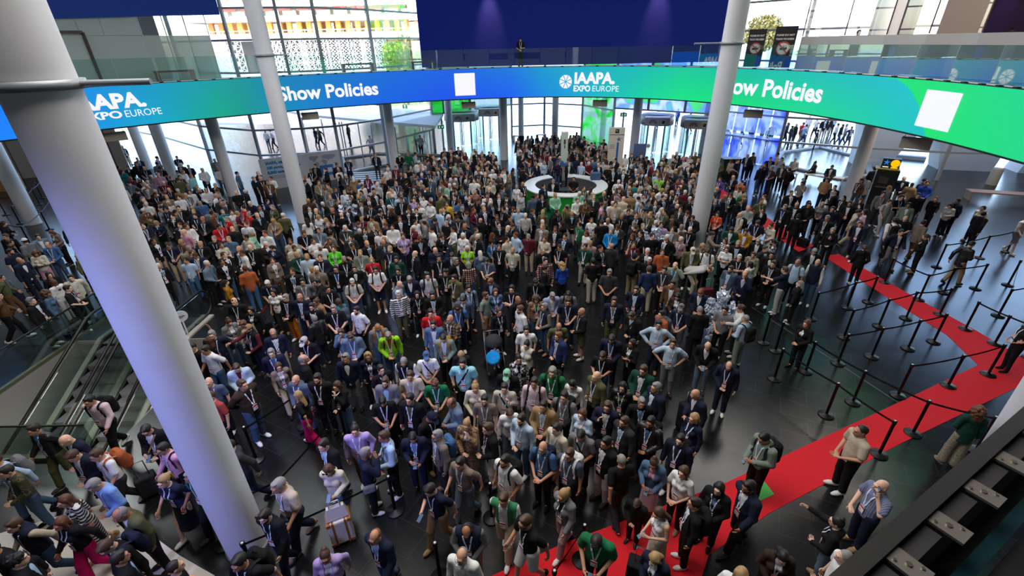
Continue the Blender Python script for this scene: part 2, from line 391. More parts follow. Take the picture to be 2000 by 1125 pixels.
def scrcol(px, v):
    # green curved field at the right
    edge = 1718 + 110 * math.sqrt(max(0, 1 - v))
    if px > edge:
        f = min(1, (px - edge) / 420); c0, c1 = (0, 224, 112), (0, 205, 165); return tuple(a + (b - a) * f for a, b in zip(c0, c1))
    for i in range(len(KEYS) - 1):
        if KEYS[i][0] <= px <= KEYS[i + 1][0]:
            f = (px - KEYS[i][0]) / (KEYS[i + 1][0] - KEYS[i][0])
            top = [a + (b - a) * f for a, b in zip(KEYS[i][1], KEYS[i + 1][1])]; bot = [a + (b - a) * f for a, b in zip(KEYS[i][2], KEYS[i + 1][2])]
            return tuple(b + (a - b) * v for a, b in zip(top, bot))
    return KEYS[-1][1]
N = 1300; NV = 26; T0, T1 = -1.25, 2.05
vs = []; pxs = []
for i in range(N + 1):
    t = T0 + (T1 - T0) * i / N; p = E(t)
    pxs.append(proj(*p, 6)[0] if p[1] > 6 else (3000 if t < 0 else -500))
    for k in range(NV + 1): vs.append((*p, ZB + (ZT - ZB) * k / NV))
fs = [(i * (NV + 1) + k, (i + 1) * (NV + 1) + k, (i + 1) * (NV + 1) + k + 1, i * (NV + 1) + k + 1) for i in range(N) for k in range(NV)]
scr = empty('ring_screen', (*E(.4), ZB), 0, 'long curved blue to green screen band around the balcony edge', 'screen')
org = Vector((*E(.4), ZB))
m = MB(); m.add([Vector(v) - org for v in vs], fs, 0); face = m.build('display', emit_attr('screen_picture', 1.0), scr)
ca = face.data.color_attributes.new('picture', 'FLOAT_COLOR', 'POINT')
cols = []
for i in range(N + 1):
    for k in range(NV + 1): cols += [*lin(scrcol(max(-499, min(2599, pxs[i])), k / NV)), 1]
ca.data.foreach_set('color', cols)
# case: dark rim above and below, back
m = MB(); vs = []
for i in range(0, N + 1, 10):
    t = T0 + (T1 - T0) * i / N
    for off, z in ((-.01, ZB - .06), (.14, ZB - .06), (.14, ZT + .02), (-.01, ZT + .02), (-.01, ZT), (.02, ZT), (.02, ZB), (-.01, ZB)): vs.append(Vector((*E(t, off), z)) - org)
K = N // 10
m.add(vs, [(i * 8 + k, i * 8 + (k + 1) % 8, i * 8 + 8 + (k + 1) % 8, i * 8 + 8 + k) for i in range(K) for k in range(8)], 0); m.build('case', black, scr)
m = MB()
for i in range(60):
    t = t_of(i * 34 + 10, ZT); p = E(t, .05); q = E(t + .001, .05); m.box((p[0] - org.x, p[1] - org.y, ZT + .03 - org.z), (.16, .12, .05), 0, math.atan2(q[1] - p[1], q[0] - p[0]))
m.build('clamp_row', black, scr)
# arc-length table so that lettering keeps its width along the curve
AT = [T1 - (T1 - T0) * i / 3000 for i in range(3001)]; AS = [0.0]
for i in range(3000):
    p, q = E(AT[i]), E(AT[i + 1]); AS.append(AS[-1] + math.hypot(p[0] - q[0], p[1] - q[1]))
def t_at_s(s): return float(np.interp(s, AS, AT))
def s_of_px(px): return float(np.interp(-t_of(px, 6.0), [-a for a in AT], AS))
def on_ring(x, z, off=-.025): return Vector((*E(t_at_s(x), off), z)) - org
def text_polys(body, size, bold=0.0, shear=0.0):
    cu = bpy.data.curves.new('txt', 'FONT'); cu.body = body; cu.size = size; cu.offset = bold; cu.shear = shear; cu.resolution_u = 3
    o = bpy.data.objects.new('txt', cu); COL.objects.link(o)
    dg = bpy.context.evaluated_depsgraph_get(); me = o.evaluated_get(dg).to_mesh()
    v = [tuple(p.co) for p in me.vertices]; f = [tuple(p.vertices) for p in me.polygons]
    o.to_mesh_clear(); bpy.data.objects.remove(o); bpy.data.curves.remove(cu)
    return v, f
def sub_tris(v, f):
    bm = bmesh.new(); bv = [bm.verts.new(p) for p in v]
    for q in f:
        try: bm.faces.new([bv[i] for i in q])
        except ValueError: pass
    bmesh.ops.triangulate(bm, faces=bm.faces)
    es = [e for e in bm.edges if e.calc_length() > .25]
    bmesh.ops.subdivide_edges(bm, edges=es, cuts=2); bmesh.ops.triangulate(bm, faces=bm.faces)
    bm.verts.index_update(); r = [tuple(p.co) for p in bm.verts], [tuple(x.index for x in q.verts) for q in bm.faces]; bm.free(); return r
letterm = emis('screen_white', (246, 246, 255), 1.0)
def ring_text(name, body, px0, px1, z, cap, bold=.0, off=-.03, shear=0):
    v, f = text_polys(body, 1.0, bold, shear); xs = [p[0] for p in v]; x0, x1 = min(xs), max(xs)
    s0, s1 = s_of_px(px0), s_of_px(px1); k = (s1 - s0) / (x1 - x0); kz = cap / .69
    v, f = sub_tris([((p[0] - x0) * k, p[1] * kz, 0) for p in v], f)
    m = MB(); m.add([on_ring(s0 + p[0], z + p[1], off) for p in v], f, 0); return m.build(name, letterm, scr)
ring_text('lettering', 'Show Policies', 543, 738, 5.62, .70, .03)
ring_text('lettering', 'Show Policies', 1397, 1608, 5.62, .78, .03)
ring_text('lettering', 'IAAPA.', 140, 286, 5.92, .60, .045)
ring_text('lettering', 'EXPO', 150, 232, 5.48, .30, .035); ring_text('lettering', 'EUROPE', 238, 310, 5.48, .30, .0)
ring_text('lettering', 'IAAPA.', 1122, 1201, 5.88, .62, .045)
ring_text('lettering', 'EXPO', 1121, 1154, 5.40, .34, .035); ring_text('lettering', 'EUROPE', 1158, 1210, 5.40, .34, .0)
# registered-trade sign rings
for px, z in ((282, 5.98), (1197, 5.97)):
    s = s_of_px(px); m = MB(); pts = [on_ring(s + .06 * math.cos(a), z + .06 * math.sin(a), -.03) for a in [i * math.pi / 8 for i in range(16)]]; m.path(pts, .012, 5, close=True); m.build('ring_mark', letterm, scr)
# wheel emblem: an octagon of eight kites
def emblem(px, z, r):
    s = s_of_px(px); m = MB()
    for k in range(8):
        a = k * math.pi / 4 + .39; g = .055
        tri = [(r * .12, a + .39), (r * .98, a + g), (r * 1.0, a + .78 - g)]
        pts = [on_ring(s + q * math.cos(b), z + q * math.sin(b), -.03) for q, b in tri]
        mid = [on_ring(s + r * .93 * math.cos(a + .39), z + r * .93 * math.sin(a + .39), -.03)]
        m.add([pts[0], pts[1], mid[0], pts[2]], [(0, 1, 2, 3)])
    return m.build('emblem', letterm, scr)
emblem(1105, 5.98, .43); emblem(116, 5.85, .5)
# plain white squares
def white_square(px0, px1, z0, z1):
    s0, s1 = s_of_px(px0), s_of_px(px1); m = MB()
    for i in range(6):
        a, b = s0 + (s1 - s0) * i / 6, s0 + (s1 - s0) * (i + 1) / 6
        m.add([on_ring(a, z0), on_ring(b, z0), on_ring(b, z1), on_ring(a, z1)], [(0, 1, 2, 3)])
    return m.build('blank_square', letterm, scr)
white_square(888, 928, 5.28, 6.62)
white_square(1800, 1868, 5.36, 6.58)

# ---------------------------------------------------------------- glass balustrade on the ring
bal = empty('glass_balustrade', (*E(.4), ZT), 0, 'frameless glass balustrade standing on the curved screen band', 'railing')
bo = Vector((*E(.4), ZT)); s = 0.6
while s < AS[-1] - 1.6:
    a, b = E(t_at_s(s), .22), E(t_at_s(s + 1.62), .22); m = MB(); m.wallseg((a[0] - bo.x, a[1] - bo.y), (b[0] - bo.x, b[1] - bo.y), .02, 1.12, .02); m.build('pane', railglass, bal); s += 1.65

# ---------------------------------------------------------------- upper level
scrm = emis('dark_blue_screen', (0, 20, 88), .95); scrm.node_tree.nodes['Principled BSDF'].inputs['Base Color'].default_value = (.006, .005, .016, 1); scrm.node_tree.nodes['Principled BSDF'].inputs['Specular IOR Level'].default_value = .15
scrm.node_tree.nodes['Principled BSDF'].inputs['Roughness'].default_value = .6
m = MB(); a, b = (-6.25, 37.6), (16.9, 37.6); m.wallseg(a, b, 6.82, 15.8, .25)
big = m.build('screen_wall', scrm); tag(big, 'huge plain dark blue screen wall above the middle of the ring', 'screen')
# second screen, upper left, and the frosted glass partition under it
def offpt(px, z, off): t = t_of(px, z, off); return E(t, off)
m = MB(); P = [offpt(px, 9.9, 2.2) for px in (-40, 65, 160, 250, 340, 430)]
zb = [9.55, 9.62, 9.7, 9.78, 9.86, 9.93]
for i in range(5):
    a, b = P[i], P[i + 1]; vs = [(a[0], a[1], onr(0, 0, 1)[2] * 0 + zb[i]), (b[0], b[1], zb[i + 1]), (b[0], b[1], 15.8), (a[0], a[1], 15.8)]
    dx, dy = b[0] - a[0], b[1] - a[1]; L = math.hypot(dx, dy); nx, ny = dy / L * .2, -dx / L * .2
    m.add(vs + [(v[0] - nx, v[1] - ny, v[2]) for v in vs], [(0, 1, 2, 3), (7, 6, 5, 4), (0, 4, 5, 1), (1, 5, 6, 2), (3, 2, 6, 7), (0, 3, 7, 4)])
nsm = emis('navy_screen', (0, 32, 96), .9); nsm.node_tree.nodes['Principled BSDF'].inputs['Specular IOR Level'].default_value = .1; nsm.node_tree.nodes['Principled BSDF'].inputs['Roughness'].default_value = .7; s2 = m.build('screen_wall', nsm); tag(s2, 'dark blue screen wall at the top left corner of the picture', 'screen')
frost = glass('frosted_glass', (.66, .74, .71), .10, .08, .7, (.52, .60, .57))
clearg = glass('partition_glass', (.82, .86, .85), .14)
fp = empty('glass_partition', (0, 0, 0), 0, 'grey green frosted glass partition with a door on the left balcony', 'partition')
Pp = [offpt(px, 7.5, 2.35) for px in (30, 125, 185, 230, 300, 345, 385, 425)]
for i in range(len(Pp) - 1):
    m = MB(); m.wallseg(Pp[i], Pp[i + 1], 6.82, 8.95, .05); m.build('frosted_pane', frost, fp)
    m = MB(); m.wallseg(Pp[i], Pp[i + 1], 8.98, 10.3, .03); m.build('clear_pane', clearg if i > 3 else frost, fp)
m = MB()
for p in Pp[1:]: m.box((p[0], p[1], 8.5), (.02, .06, 3.4))
m.build('joint', steel, fp)
dm = mat('door_frame_bronze', (70, 58, 54), .45, metal=.3); m = MB()
for p in (offpt(100, 7.5, 2.25), offpt(190, 7.5, 2.25)): m.box((p[0], p[1], 7.95), (.10, .10, 2.3))
a, b = offpt(100, 7.5, 2.25), offpt(190, 7.5, 2.25); m.wallseg(a, b, 9.05, 9.17, .1); m.build('door_frame', dm, fp)
# pale wall further back behind the partition
m = MB(); P2 = [offpt(px, 7.5, 5.2) for px in (-60, 150, 330)]
m.wallseg(P2[0], P2[1], 6.8, 15.9, .15); m.wallseg(P2[1], P2[2], 6.8, 15.9, .15); struct('wall_balcony_left', m, mat('balcony_wall', (150, 150, 150), .7))
# bench behind the balustrade, left
def frame_bench(px0, px1, off, label, mt, h=.55):
    a, b = offpt(px0, 7.0, off), offpt(px1, 7.0, off); o = empty('bench', (a[0], a[1], 6.80), math.atan2(b[1] - a[1], b[0] - a[0]), label, 'bench')
    L = math.hypot(b[0] - a[0], b[1] - a[1]); m = MB(); m.box((L / 2, 0, h - .04), (L, .45, .08)); m.build('seat', mt, o)
    for x in (.1, L - .1): m = MB(); m.box((x, 0, (h - .08) / 2), (.16, .45, h - .08)); m.build('leg', mt, o)
bw = mat('bench_brown', (92, 62, 48), .5)
frame_bench(305, 382, 1.5, 'dark brown bench on the left balcony behind the glass', bw)
frame_bench(668, 730, 1.2, 'dark grey bench on the balcony in front of the building site', mat('bench_grey', (60, 60, 62), .5))
frame_bench(803, 850, 1.2, 'dark bench on the balcony at the left end of the blue screen', mat('bench_grey', (60, 60, 62), .5))
# right side: low grey screen wall, beige wall with a dark opening, glass joints
lowm = mat('low_wall_grey', (172, 168, 166), .25)
m = MB(); P3 = [offpt(px, 7.6, 2.2) for px in (1560, 1640, 1720, 1800, 1900, 2000, 2140)]
for i in range(len(P3) - 1): m.wallseg(P3[i], P3[i + 1], 6.82, 8.32, .10)
struct('wall_balcony_low', m, lowm)
m = MB(); P4 = [offpt(px, 8.5, 5.0) for px in (1835, 1930, 2060, 2300)]
for i in range(len(P4) - 1): m.wallseg(P4[i], P4[i + 1], 6.82, 15.9, .2)
struct('wall_balcony_right', m, mat('beige_wall', (196, 172, 148), .7))
m = MB(); P5 = [offpt(px, 8.6, 4.8) for px in (1925, 1965, 2060)]
for i in range(2): m.wallseg(P5[i], P5[i + 1], 8.25, 9.55, .08)
tag(m.build('wall_panel', mat('dark_brown_panel', (58, 34, 26), .95, spec=.1)), 'dark brown panel on the beige wall at the top right', 'panel')
tallg = empty('glass_screen', (0, 0, 0), 0, 'tall frameless glass screen above the low grey balcony wall', 'glass screen')
for i in range(len(P3) - 1):
    m = MB(); m.wallseg(P3[i], P3[i + 1], 8.33, 13.5, .02); m.build('pane', winglass, tallg)
    m = MB(); m.box((*P3[i], 10.93), (.03, .05, 5.18)); m.build('joint', mat('joint_bronze', (110, 88, 74), .4, metal=.5), tallg)
# pale round columns and grey stair core behind the right balcony
for px, r, lab in ((1735, .55, 'pale round column behind the right balcony glass'),):
    x, y = offpt(px, 9, 6.5); o = column(x, y, r, lab, 9.0); o.location.z = 6.85
m = MB(); a, b = offpt(1706, 9, 8.2), offpt(1790, 9, 8.2); m.wallseg(a, b, 6.85, 15.9, .3); struct('wall_core', m, mat('core_grey', (112, 112, 110), .7))
# two black notices
def poster(px, off, label, wv, z0, z1):
    x, y = offpt(px, 7.5, off); o = empty('notice_board', (x, y, 6.82), math.atan2(-x, y), label, 'notice')
    m = MB(); m.box((0, 0, (z1 + z0) / 2 - 6.82), (wv, .03, z1 - z0)); m.build('board', mat('notice_black', (22, 20, 22), .4), o)
    for i, (tx, zz, sz) in enumerate([('PLEASE DO NOT', 1.55, .12), ('TOUCH THE SCREEN', 1.37, .12)]):
        v, f = text_polys(tx, sz, .002); xs = [p[0] for p in v]; k = min(1, wv * .82 / (max(xs) - min(xs))); cx = (max(xs) + min(xs)) / 2
        m = MB(); m.add([((p[0] - cx) * k, -.02, zz + p[1]) for p in v], f); m.build('lettering', mat('notice_white', (225, 222, 220), .6), o)
    m = MB(); m.add([(.30 * wv * math.cos(t), -.018, .98 + .30 * wv * math.sin(t)) for t in [i * math.pi / 16 for i in range(32)]], [tuple(range(32))]); m.build('sign_disc', mat('notice_disc', (205, 200, 198), .6), o)
    m = MB()
    pts = [(.30 * wv * math.cos(t), -.03, .98 + .30 * wv * math.sin(t)) for t in [i * math.pi / 16 for i in range(32)]]; m.path(pts, .028, 6, close=True)
    m.tube((-.2 * wv, -.035, 1.18), (.2 * wv, -.035, .78), .022); m.build('ban_ring', mat('notice_red', (176, 40, 36), .6), o)
    m = MB(); m.box((-.04, -.026, .96), (.20, .012, .09)); 
    for k in range(4): m.box((.09 + .015 * k, -.026, .93 + .028 * k), (.14 - .01 * k, .012, .022))
    m.box((.02, -.026, 1.03), (.04, .012, .10)); m.build('hand_icon', mat('notice_black', (22, 20, 22), .4), o)
    m = MB(); m.box((0, .1, .02), (wv, .35, .04)); m.build('foot', dark, o)
poster(1472, 1.3, 'black do-not-touch notice nearer the big white column, on the right balcony', .85, 6.9, 8.72)
poster(1526, 1.3, 'larger black do-not-touch notice, right one of the pair on the balcony', 1.0, 6.9, 8.80)

# ---------------------------------------------------------------- outside the glass
def atY(px, py, Yw):
    d = RC @ np.array([px - 1000, py - 562.5, F_PX]); t = Yw / d[1]; return (float(d[0] * t), Yw, float(d[2] * t + CAMZ))
water = mat('pond_water', (70, 92, 92), .06, spec=.8, noise=.15, nscale=1.5)
def pond(name, pts, label):
    poly = [at(*p, -.05) for p in pts]; m = MB(); m.prism(poly, -.055, -.03); tag(m.build(name, water), label, 'water', kind='thing')
    e = MB(); P = poly + poly[:1]
    for i in range(len(poly)): e.wallseg(P[i], P[i + 1], -.055, .12, .35)
    tag(e.build('pond_kerb', mat('kerb_stone', (150, 152, 150), .8)), 'stone kerb around the ' + label, 'kerb')
pond('pond', [(668, 311), (738, 302), (800, 304), (872, 306), (870, 322), (760, 322), (676, 340)], 'shallow pond outside the left glazing')
pond('pond', [(1527, 300), (1600, 290), (1690, 312), (1700, 345), (1640, 352), (1512, 322)], 'bright shallow pond outside the right glazing')
# pale slatted floor strips inside the left glazing
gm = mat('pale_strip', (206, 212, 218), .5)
for quad, lab in (([(690, 337), (747, 334), (756, 358), (698, 361)], 'pale strips on the floor by the pond window'), ([(488, 352), (516, 352), (522, 372), (494, 374)], 'pale strips on the floor by the left glazing')):
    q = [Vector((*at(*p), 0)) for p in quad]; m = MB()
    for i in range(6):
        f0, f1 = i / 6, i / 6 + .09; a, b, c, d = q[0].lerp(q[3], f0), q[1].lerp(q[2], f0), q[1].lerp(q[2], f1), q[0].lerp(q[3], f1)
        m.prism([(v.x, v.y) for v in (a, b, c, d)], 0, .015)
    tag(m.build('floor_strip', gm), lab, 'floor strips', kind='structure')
# flat canopy on thin posts
cp = empty('canopy', (0, 0, 0), 0, 'flat white canopy on thin posts outside the left glazing', 'canopy')
q = [at(540, 214, 2.9), at(612, 226, 2.9), at(850, 247, 2.9), at(866, 222, 2.9), at(700, 203, 2.9)]
m = MB(); m.prism(q, 2.75, 2.95); m.build('roof', white, cp)
for px, py in ((590, 234), (628, 237), (663, 242), (668, 242), (700, 246), (725, 248), (768, 252), (772, 252), (840, 258)):
    x, y = at(px - 2, py - 8, 2.9); m = MB(); m.tube((x, y, -.06), (x, y, 2.75), .05, n=8); m.build('post', steel, cp)
# building site: concrete frame with orange formwork over lattice shoring towers
YB = 105.0
xl = atY(425, 60, YB)[0]; xr = atY(830, 60, YB)[0]
zl = lambda py: atY(620, py, YB)[2]
bs = empty('building_site', (xl, YB, 0), 0, 'sunlit concrete building under construction beyond the left windows', 'building')
conc = mat('site_concrete', (226, 220, 208), .8, noise=.06, nscale=.3); orange = mat('formwork_orange', (226, 160, 84), .7, noise=.12, nscale=.4)
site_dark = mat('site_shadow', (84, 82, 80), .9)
for (z, h) in ((zl(72), .9), (zl(38), .9), (zl(12), .7), (zl(-20), .7), (zl(-60), .8)):
    m = MB(); m.box(((xr - xl) / 2, 0, z), (xr - xl + 6, 12, h)); m.build('slab', conc, bs)
nb = 22
for k in range(nb):
    x = (xr - xl) * (k + .5) / nb
    m = MB(); m.box((x, -3.5, (zl(38) + zl(68)) / 2), (.9, .7, zl(42) - zl(70))); m.build('formwork_post', orange, bs)
    if k % 2 == 0: m = MB(); m.box((x, 3.5, (zl(38) + zl(68)) / 2), (2.6, .3, zl(42) - zl(70))); m.build('back_panel', orange, bs)
for k in range(12):
    x = (xr - xl) * (k + .5) / 12
    m = MB(); m.box((x, 3, (zl(-20) + zl(34)) / 2), (.6, .6, zl(-20) - zl(36))); m.build('column', conc, bs)
    m = MB(); m.box((x + .5, -4.4, zl(20)), (2.4, .3, .5)); m.build('site_panel', mat('site_red', (176, 96, 80), .7), bs)
m = MB(); m.path([((xr - xl) * i / 30 - 1, -6, zl(66)) for i in range(31)], .09, 5); m.path([((xr - xl) * i / 30 - 1, -6, zl(60)) for i in range(31)], .07, 5)
for i in range(40): m.tube(((xr - xl) * i / 40, -6, zl(72)), ((xr - xl) * i / 40, -6, zl(58)), .06, n=5)
m.build('guard_rail', mat('scaffold_white', (236, 234, 230), .5), bs)
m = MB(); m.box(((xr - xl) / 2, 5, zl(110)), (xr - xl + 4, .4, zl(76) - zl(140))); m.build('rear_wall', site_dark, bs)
sw = mat('scaffold_white', (236, 234, 230), .5)
def lattice():
    m = MB(); W, D, Hh = 1.75, 2.2, zl(74) + .06
    for sx in (-1, 1):
        for sy in (-1, 1): m.tube((sx * W / 2, sy * D / 2, 0), (sx * W / 2, sy * D / 2, Hh), .09, n=5)
    nz = 7
    for i in range(nz):
        z0, z1 = Hh * i / nz, Hh * (i + 1) / nz
        for sy in (-1, 1):
            m.tube((-W / 2, sy * D / 2, z0), (W / 2, sy * D / 2, z1), .07, n=4); m.tube((W / 2, sy * D / 2, z0), (-W / 2, sy * D / 2, z1), .07, n=4); m.tube((-W / 2, sy * D / 2, z1), (W / 2, sy * D / 2, z1), .07, n=4)
        for sx in (-1, 1): m.tube((sx * W / 2, -D / 2, z0), (sx * W / 2, D / 2, z1), .06, n=4)
    return m
o0 = None
sp = [442, 462, 534, 556, 586, 606, 632, 656, 678, 702, 722, 746]
sl_ = ['leftmost', 'second', 'third', 'fourth', 'fifth', 'sixth', 'seventh', 'eighth', 'ninth', 'tenth', 'eleventh', 'rightmost']
for i, px in enumerate(sp):
    x = atY(px, 110, YB - 5)[0]
    if o0 is None: o0 = o = lattice().build('scaffold_tower', sw)
    else: o = o0.copy(); COL.objects.link(o)
    o.location = (x, YB - 5, -.06); tag(o, 'white lattice scaffold tower, %s along the building site' % (sl_[i] + (' from the left' if 0 < i < 11 else '')), 'scaffold', 'scaffold towers under the building site')
tag(MB().wallseg((xl + 10, YB - 14), (xr - 6, YB - 14), -.06, 2.6, .2).build('site_fence', mat('hoarding_white', (232, 234, 236), .6)), 'white hoarding fence in front of the building site', 'fence')
# trees
leafm = {}
def tree(px, py, Yw, hgt, rad, rgb, label, seed):
    x = atY(px, py, Yw)[0]; rnd = random.Random(seed); o = empty('tree', (x, Yw, -.06), 0, label, 'tree')
    m = MB(); m.tube((0, 0, 0), (0, 0, hgt * .6), .22, .12, 8)
    for k in range(5): a = k * 1.3; m.tube((0, 0, hgt * .45), (math.cos(a) * rad * .6, math.sin(a) * rad * .6, hgt * .75), .09, .04, 6)
    m.build('trunk', mat('bark', (84, 66, 50), .9), o)
    m = MB()
    for k in range(1500):
        th = rnd.uniform(0, 2 * math.pi); u = rnd.uniform(-1, 1); r = rad * (rnd.random() ** .35); s = math.sqrt(1 - u * u)
        p = Vector((r * s * math.cos(th), r * s * math.sin(th), hgt - rad * .9 + r * u * .9)); e = Euler((rnd.uniform(0, 6), rnd.uniform(0, 6), rnd.uniform(0, 6))).to_matrix(); q = rnd.uniform(.16, .3) * rad / 2.2
        m.add([p + e @ Vector(v) for v in ((-q, 0, 0), (0, -q * .5, 0), (q, 0, 0), (0, q * .5, 0))], [(0, 1, 2, 3)], 0 if rnd.random() < .6 else 1)
    m.build('foliage', [mat('leaf_%d' % seed, rgb, .6), mat('leaf_light_%d' % seed, tuple(min(255, int(c * 1.25)) for c in rgb), .6)], o)
tree(786, 100, 78, 9.6, 3.2, (128, 112, 54), 'yellowish autumn tree left of the big blue screen', 1)
tree(728, 190, 66, 4.4, 2.2, (44, 72, 42), 'small green tree on the plaza above the left pond', 2)
tree(1490, 60, 120, 13.2, 4.3, (86, 80, 30), 'round yellow green tree behind the black notices', 3)
tree(1590, 95, 130, 7.5, 3.8, (120, 130, 66), 'low green tree right of the black notices', 4)
tree(785, 183, 85, 5, 2.4, (84, 108, 48), 'green tree on the lawn behind the left canopy', 5)
m = MB(); q = [at(735, 197), at(862, 193), at(866, 203), at(760, 207)]; m.prism(q, -.05, -.02); tag(m.build('lawn', mat('lawn_green', (150, 176, 92), .9)), 'strip of sunlit lawn beyond the canopy', 'lawn', kind='stuff')
# distant buildings on the right
def block(px0, px1, ptop, Yw, label, rgb, floors):
    a = atY(px0, 90, Yw)[0]; b = atY(px1, 90, Yw)[0]; z = atY((px0 + px1) / 2, ptop, Yw)[2]; o = empty('office_building', ((a + b) / 2, Yw, 0), 0, label, 'building')
    m = MB(); m.box((0, 5, z / 2), (b - a, 10, z)); m.build('wall', mat('office_%d' % px0, rgb, .7), o)
    for k in range(floors):
        m = MB(); m.box((0, -.02, z * (k + .6) / floors), ((b - a) * .9, .1, z / floors * .45)); m.build('window_band', mat('office_glass', (120, 140, 160), .2), o)
block(1535, 1560, 34, 150, 'small grey office block behind the tree on the right', (150, 156, 160), 5)
block(1560, 1590, 14, 165, 'pale stepped office block right of the yellow green tree', (222, 224, 226), 6)
block(1630, 1700, 42, 170, 'wide pale office building with window rows at the upper right', (226, 222, 220), 5)
# white concrete arcade outside the right glazing
A0, A1 = Vector((22.0, 34.4)), Vector((37.5, 29.6)); ad = (A1 - A0).normalized(); an = Vector((ad.y, -ad.x))
def on_arc(px, py):
    d = RC @ np.array([px - 1000, py - 562.5, F_PX]); o = A0
    den = d[0] * an.x + d[1] * an.y; t = (o.x * an.x + o.y * an.y) / den; p = Vector((d[0] * t, d[1] * t)); return ((p - A0).dot(ad), d[2] * t + CAMZ)
def pier(pts, label):
    pl = [on_arc(*p) for p in pts]; n = len(pl); vs = []
    for off in (0, 1.5):
        for s, z in pl:
            p = A0 + ad * s - an * off; vs.append((p.x, p.y, z))
    m = MB(); m.add(vs, [tuple(range(n)), tuple(range(n, 2 * n))[::-1]] + [(i, (i + 1) % n, n + (i + 1) % n, n + i) for i in range(n)])
    tag(m.build('concrete_pier', concrete), label, 'pier')
pier([(1664, 352), (1668, 330), (1676, 300), (1684, 262), (1688, 225), (1690, 150), (1821, 150), (1821, 251), (1815, 252), (1795, 262), (1770, 285), (1745, 312), (1722, 330), (1718, 352)], 'curved white concrete pier outside, left one with the arched opening')
pier([(1826, 372), (1832, 330), (1836, 300), (1836, 268), (1830, 252), (1824, 245), (1836, 150), (1990, 150), (1975, 262), (1960, 300), (1940, 330), (1925, 352), (1918, 372)], 'broad white concrete pier outside at the right')
pier([(1975, 352), (2000, 322), (2030, 285), (2040, 150), (2200, 150), (2200, 360)], 'white concrete pier at the far right edge')
m = MB(); a, b = on_arc(1735, 318), on_arc(1840, 345); p, q = A0 + ad * a[0] - an * 4, A0 + ad * b[0] - an * 3; m.wallseg(p, q, -.05, .25, .5); tag(m.build('pond_edge', mat('kerb_stone', (150, 152, 150), .8)), 'low stone edge seen through the concrete arch', 'kerb')
m = MB(); x, y = at(1936, 360); m.lathe([(.28, 0), (.28, 1.0), (.26, 1.05), (0, 1.05)], (x, y, -.05), 20); tag(m.build('litter_bin', mat('bin_grey', (140, 144, 146), .5)), 'grey cylindrical bin outside by the right concrete pier', 'bin')

# ---------------------------------------------------------------- red carpets
redm = mat('red_carpet', (214, 20, 36), .9, noise=.10, nscale=60)
def carpet(poly, label, z=.008):
    m = MB(); m.prism([at(*p) for p in poly], .001, z); return tag(m.build('carpet', redm), label, 'carpet')
carpet([(960, 1125), (930, 1160), (1360, 1160), (1384, 1085), (1500, 1004), (1756, 868), (1990, 755), (2100, 730), (1960, 690), (1700, 812), (1420, 942), (1100, 1062)], 'red carpet along the right foreground, running up to the right edge')
carpet([(1608, 500), (1638, 496), (1782, 578), (1905, 645), (2050, 730), (1962, 728), (1920, 722), (1850, 655), (1700, 560)], 'red carpet slanting between the queue posts at the right', .006)
carpet([(1316, 312), (1342, 306), (1414, 372), (1470, 408), (1590, 480), (1560, 492), (1440, 410), (1380, 372)], 'narrow pink-red carpet running from the revolving doors into the crowd', .006)
m = MB(); m.prism([at(1455, 935), at(1486, 932), at(1512, 966), at(1472, 985)], .008, .012); tag(m.build('floor_sign', mat('sign_green', (70, 176, 70), .6)), 'green floor sign lying on the red carpet', 'floor sign')

# ---------------------------------------------------------------- queue posts and belts
def post_proto():
    o = empty('queue_post')
    m = MB(); m.lathe([(.0, 0), (.175, 0), (.18, .012), (.17, .022), (.05, .04), (.035, .055), (0, .056)], n=28); m.build('base', black, o)
    m = MB(); m.lathe([(.032, .04), (.032, .93)], n=16); m.build('pole', dark, o)
    m = MB(); m.lathe([(.038, .92), (.042, .93), (.042, 1.0), (.036, 1.01), (0, 1.01)], n=16); m.build('head', black, o)
    m = MB(); m.lathe([(.022, 1.011), (.018, 1.014), (0, 1.014)], n=12); m.build('cap_disc', mat('cap_white', (205, 205, 205), .4), o)
    return o
PROTO = post_proto(); PUSED = False
beltm = mat('belt_black', (8, 8, 9), .6)
ORD = ['first', 'second', 'third', 'fourth', 'fifth', 'sixth', 'seventh']
def queue(pts, name, links=True, bm=None, colour='black'):
    global PUSED
    P = [at(*p) for p in pts]
    for i, (x, y) in enumerate(P):
        o = PROTO if not PUSED else copy_tree(PROTO)
        PUSED = True; o.location = (x, y, 0.009)
        tag(o, 'black queue post, %s in the %s' % (ORD[i], name), 'queue post', 'queue posts')
    if links:
        for i in range(len(P) - 1):
            a, b = Vector((*P[i], .96)), Vector((*P[i + 1], .96)); L = (b - a).length
            if L > 5.2: continue
            m = MB(); vs = []
            for k in range(9):
                f = k / 8; p = a.lerp(b, f); p.z -= .06 * 4 * f * (1 - f) * min(1, L / 3); vs += [(p.x, p.y, p.z - .024), (p.x, p.y, p.z + .024)]
            n0 = Vector((-(b - a).y, (b - a).x, 0)).normalized() * .003
            vs2 = [Vector(v) + n0 for v in vs]; vs = [Vector(v) - n0 for v in vs]
            m.add(vs + vs2, [(2 * k, 2 * k + 2, 2 * k + 3, 2 * k + 1) for k in range(8)] + [(18 + 2 * k, 19 + 2 * k, 21 + 2 * k, 20 + 2 * k) for k in range(8)])
            tag(m.build('queue_belt', bm or beltm), '%s belt after the %s post, %s' % (colour, ORD[i], name), 'belt', 'queue belts')
queue([(1512, 740), (1613, 811), (1716, 888)], 'front row ending on the red carpet')
queue([(1490, 669), (1514, 685), (1573, 726), (1665, 786), (1782, 847), (1905, 880)], 'row ending behind the curly-haired woman')
queue([(1583, 623), (1654, 601), (1695, 590)], 'short row behind the man in the navy gilet')
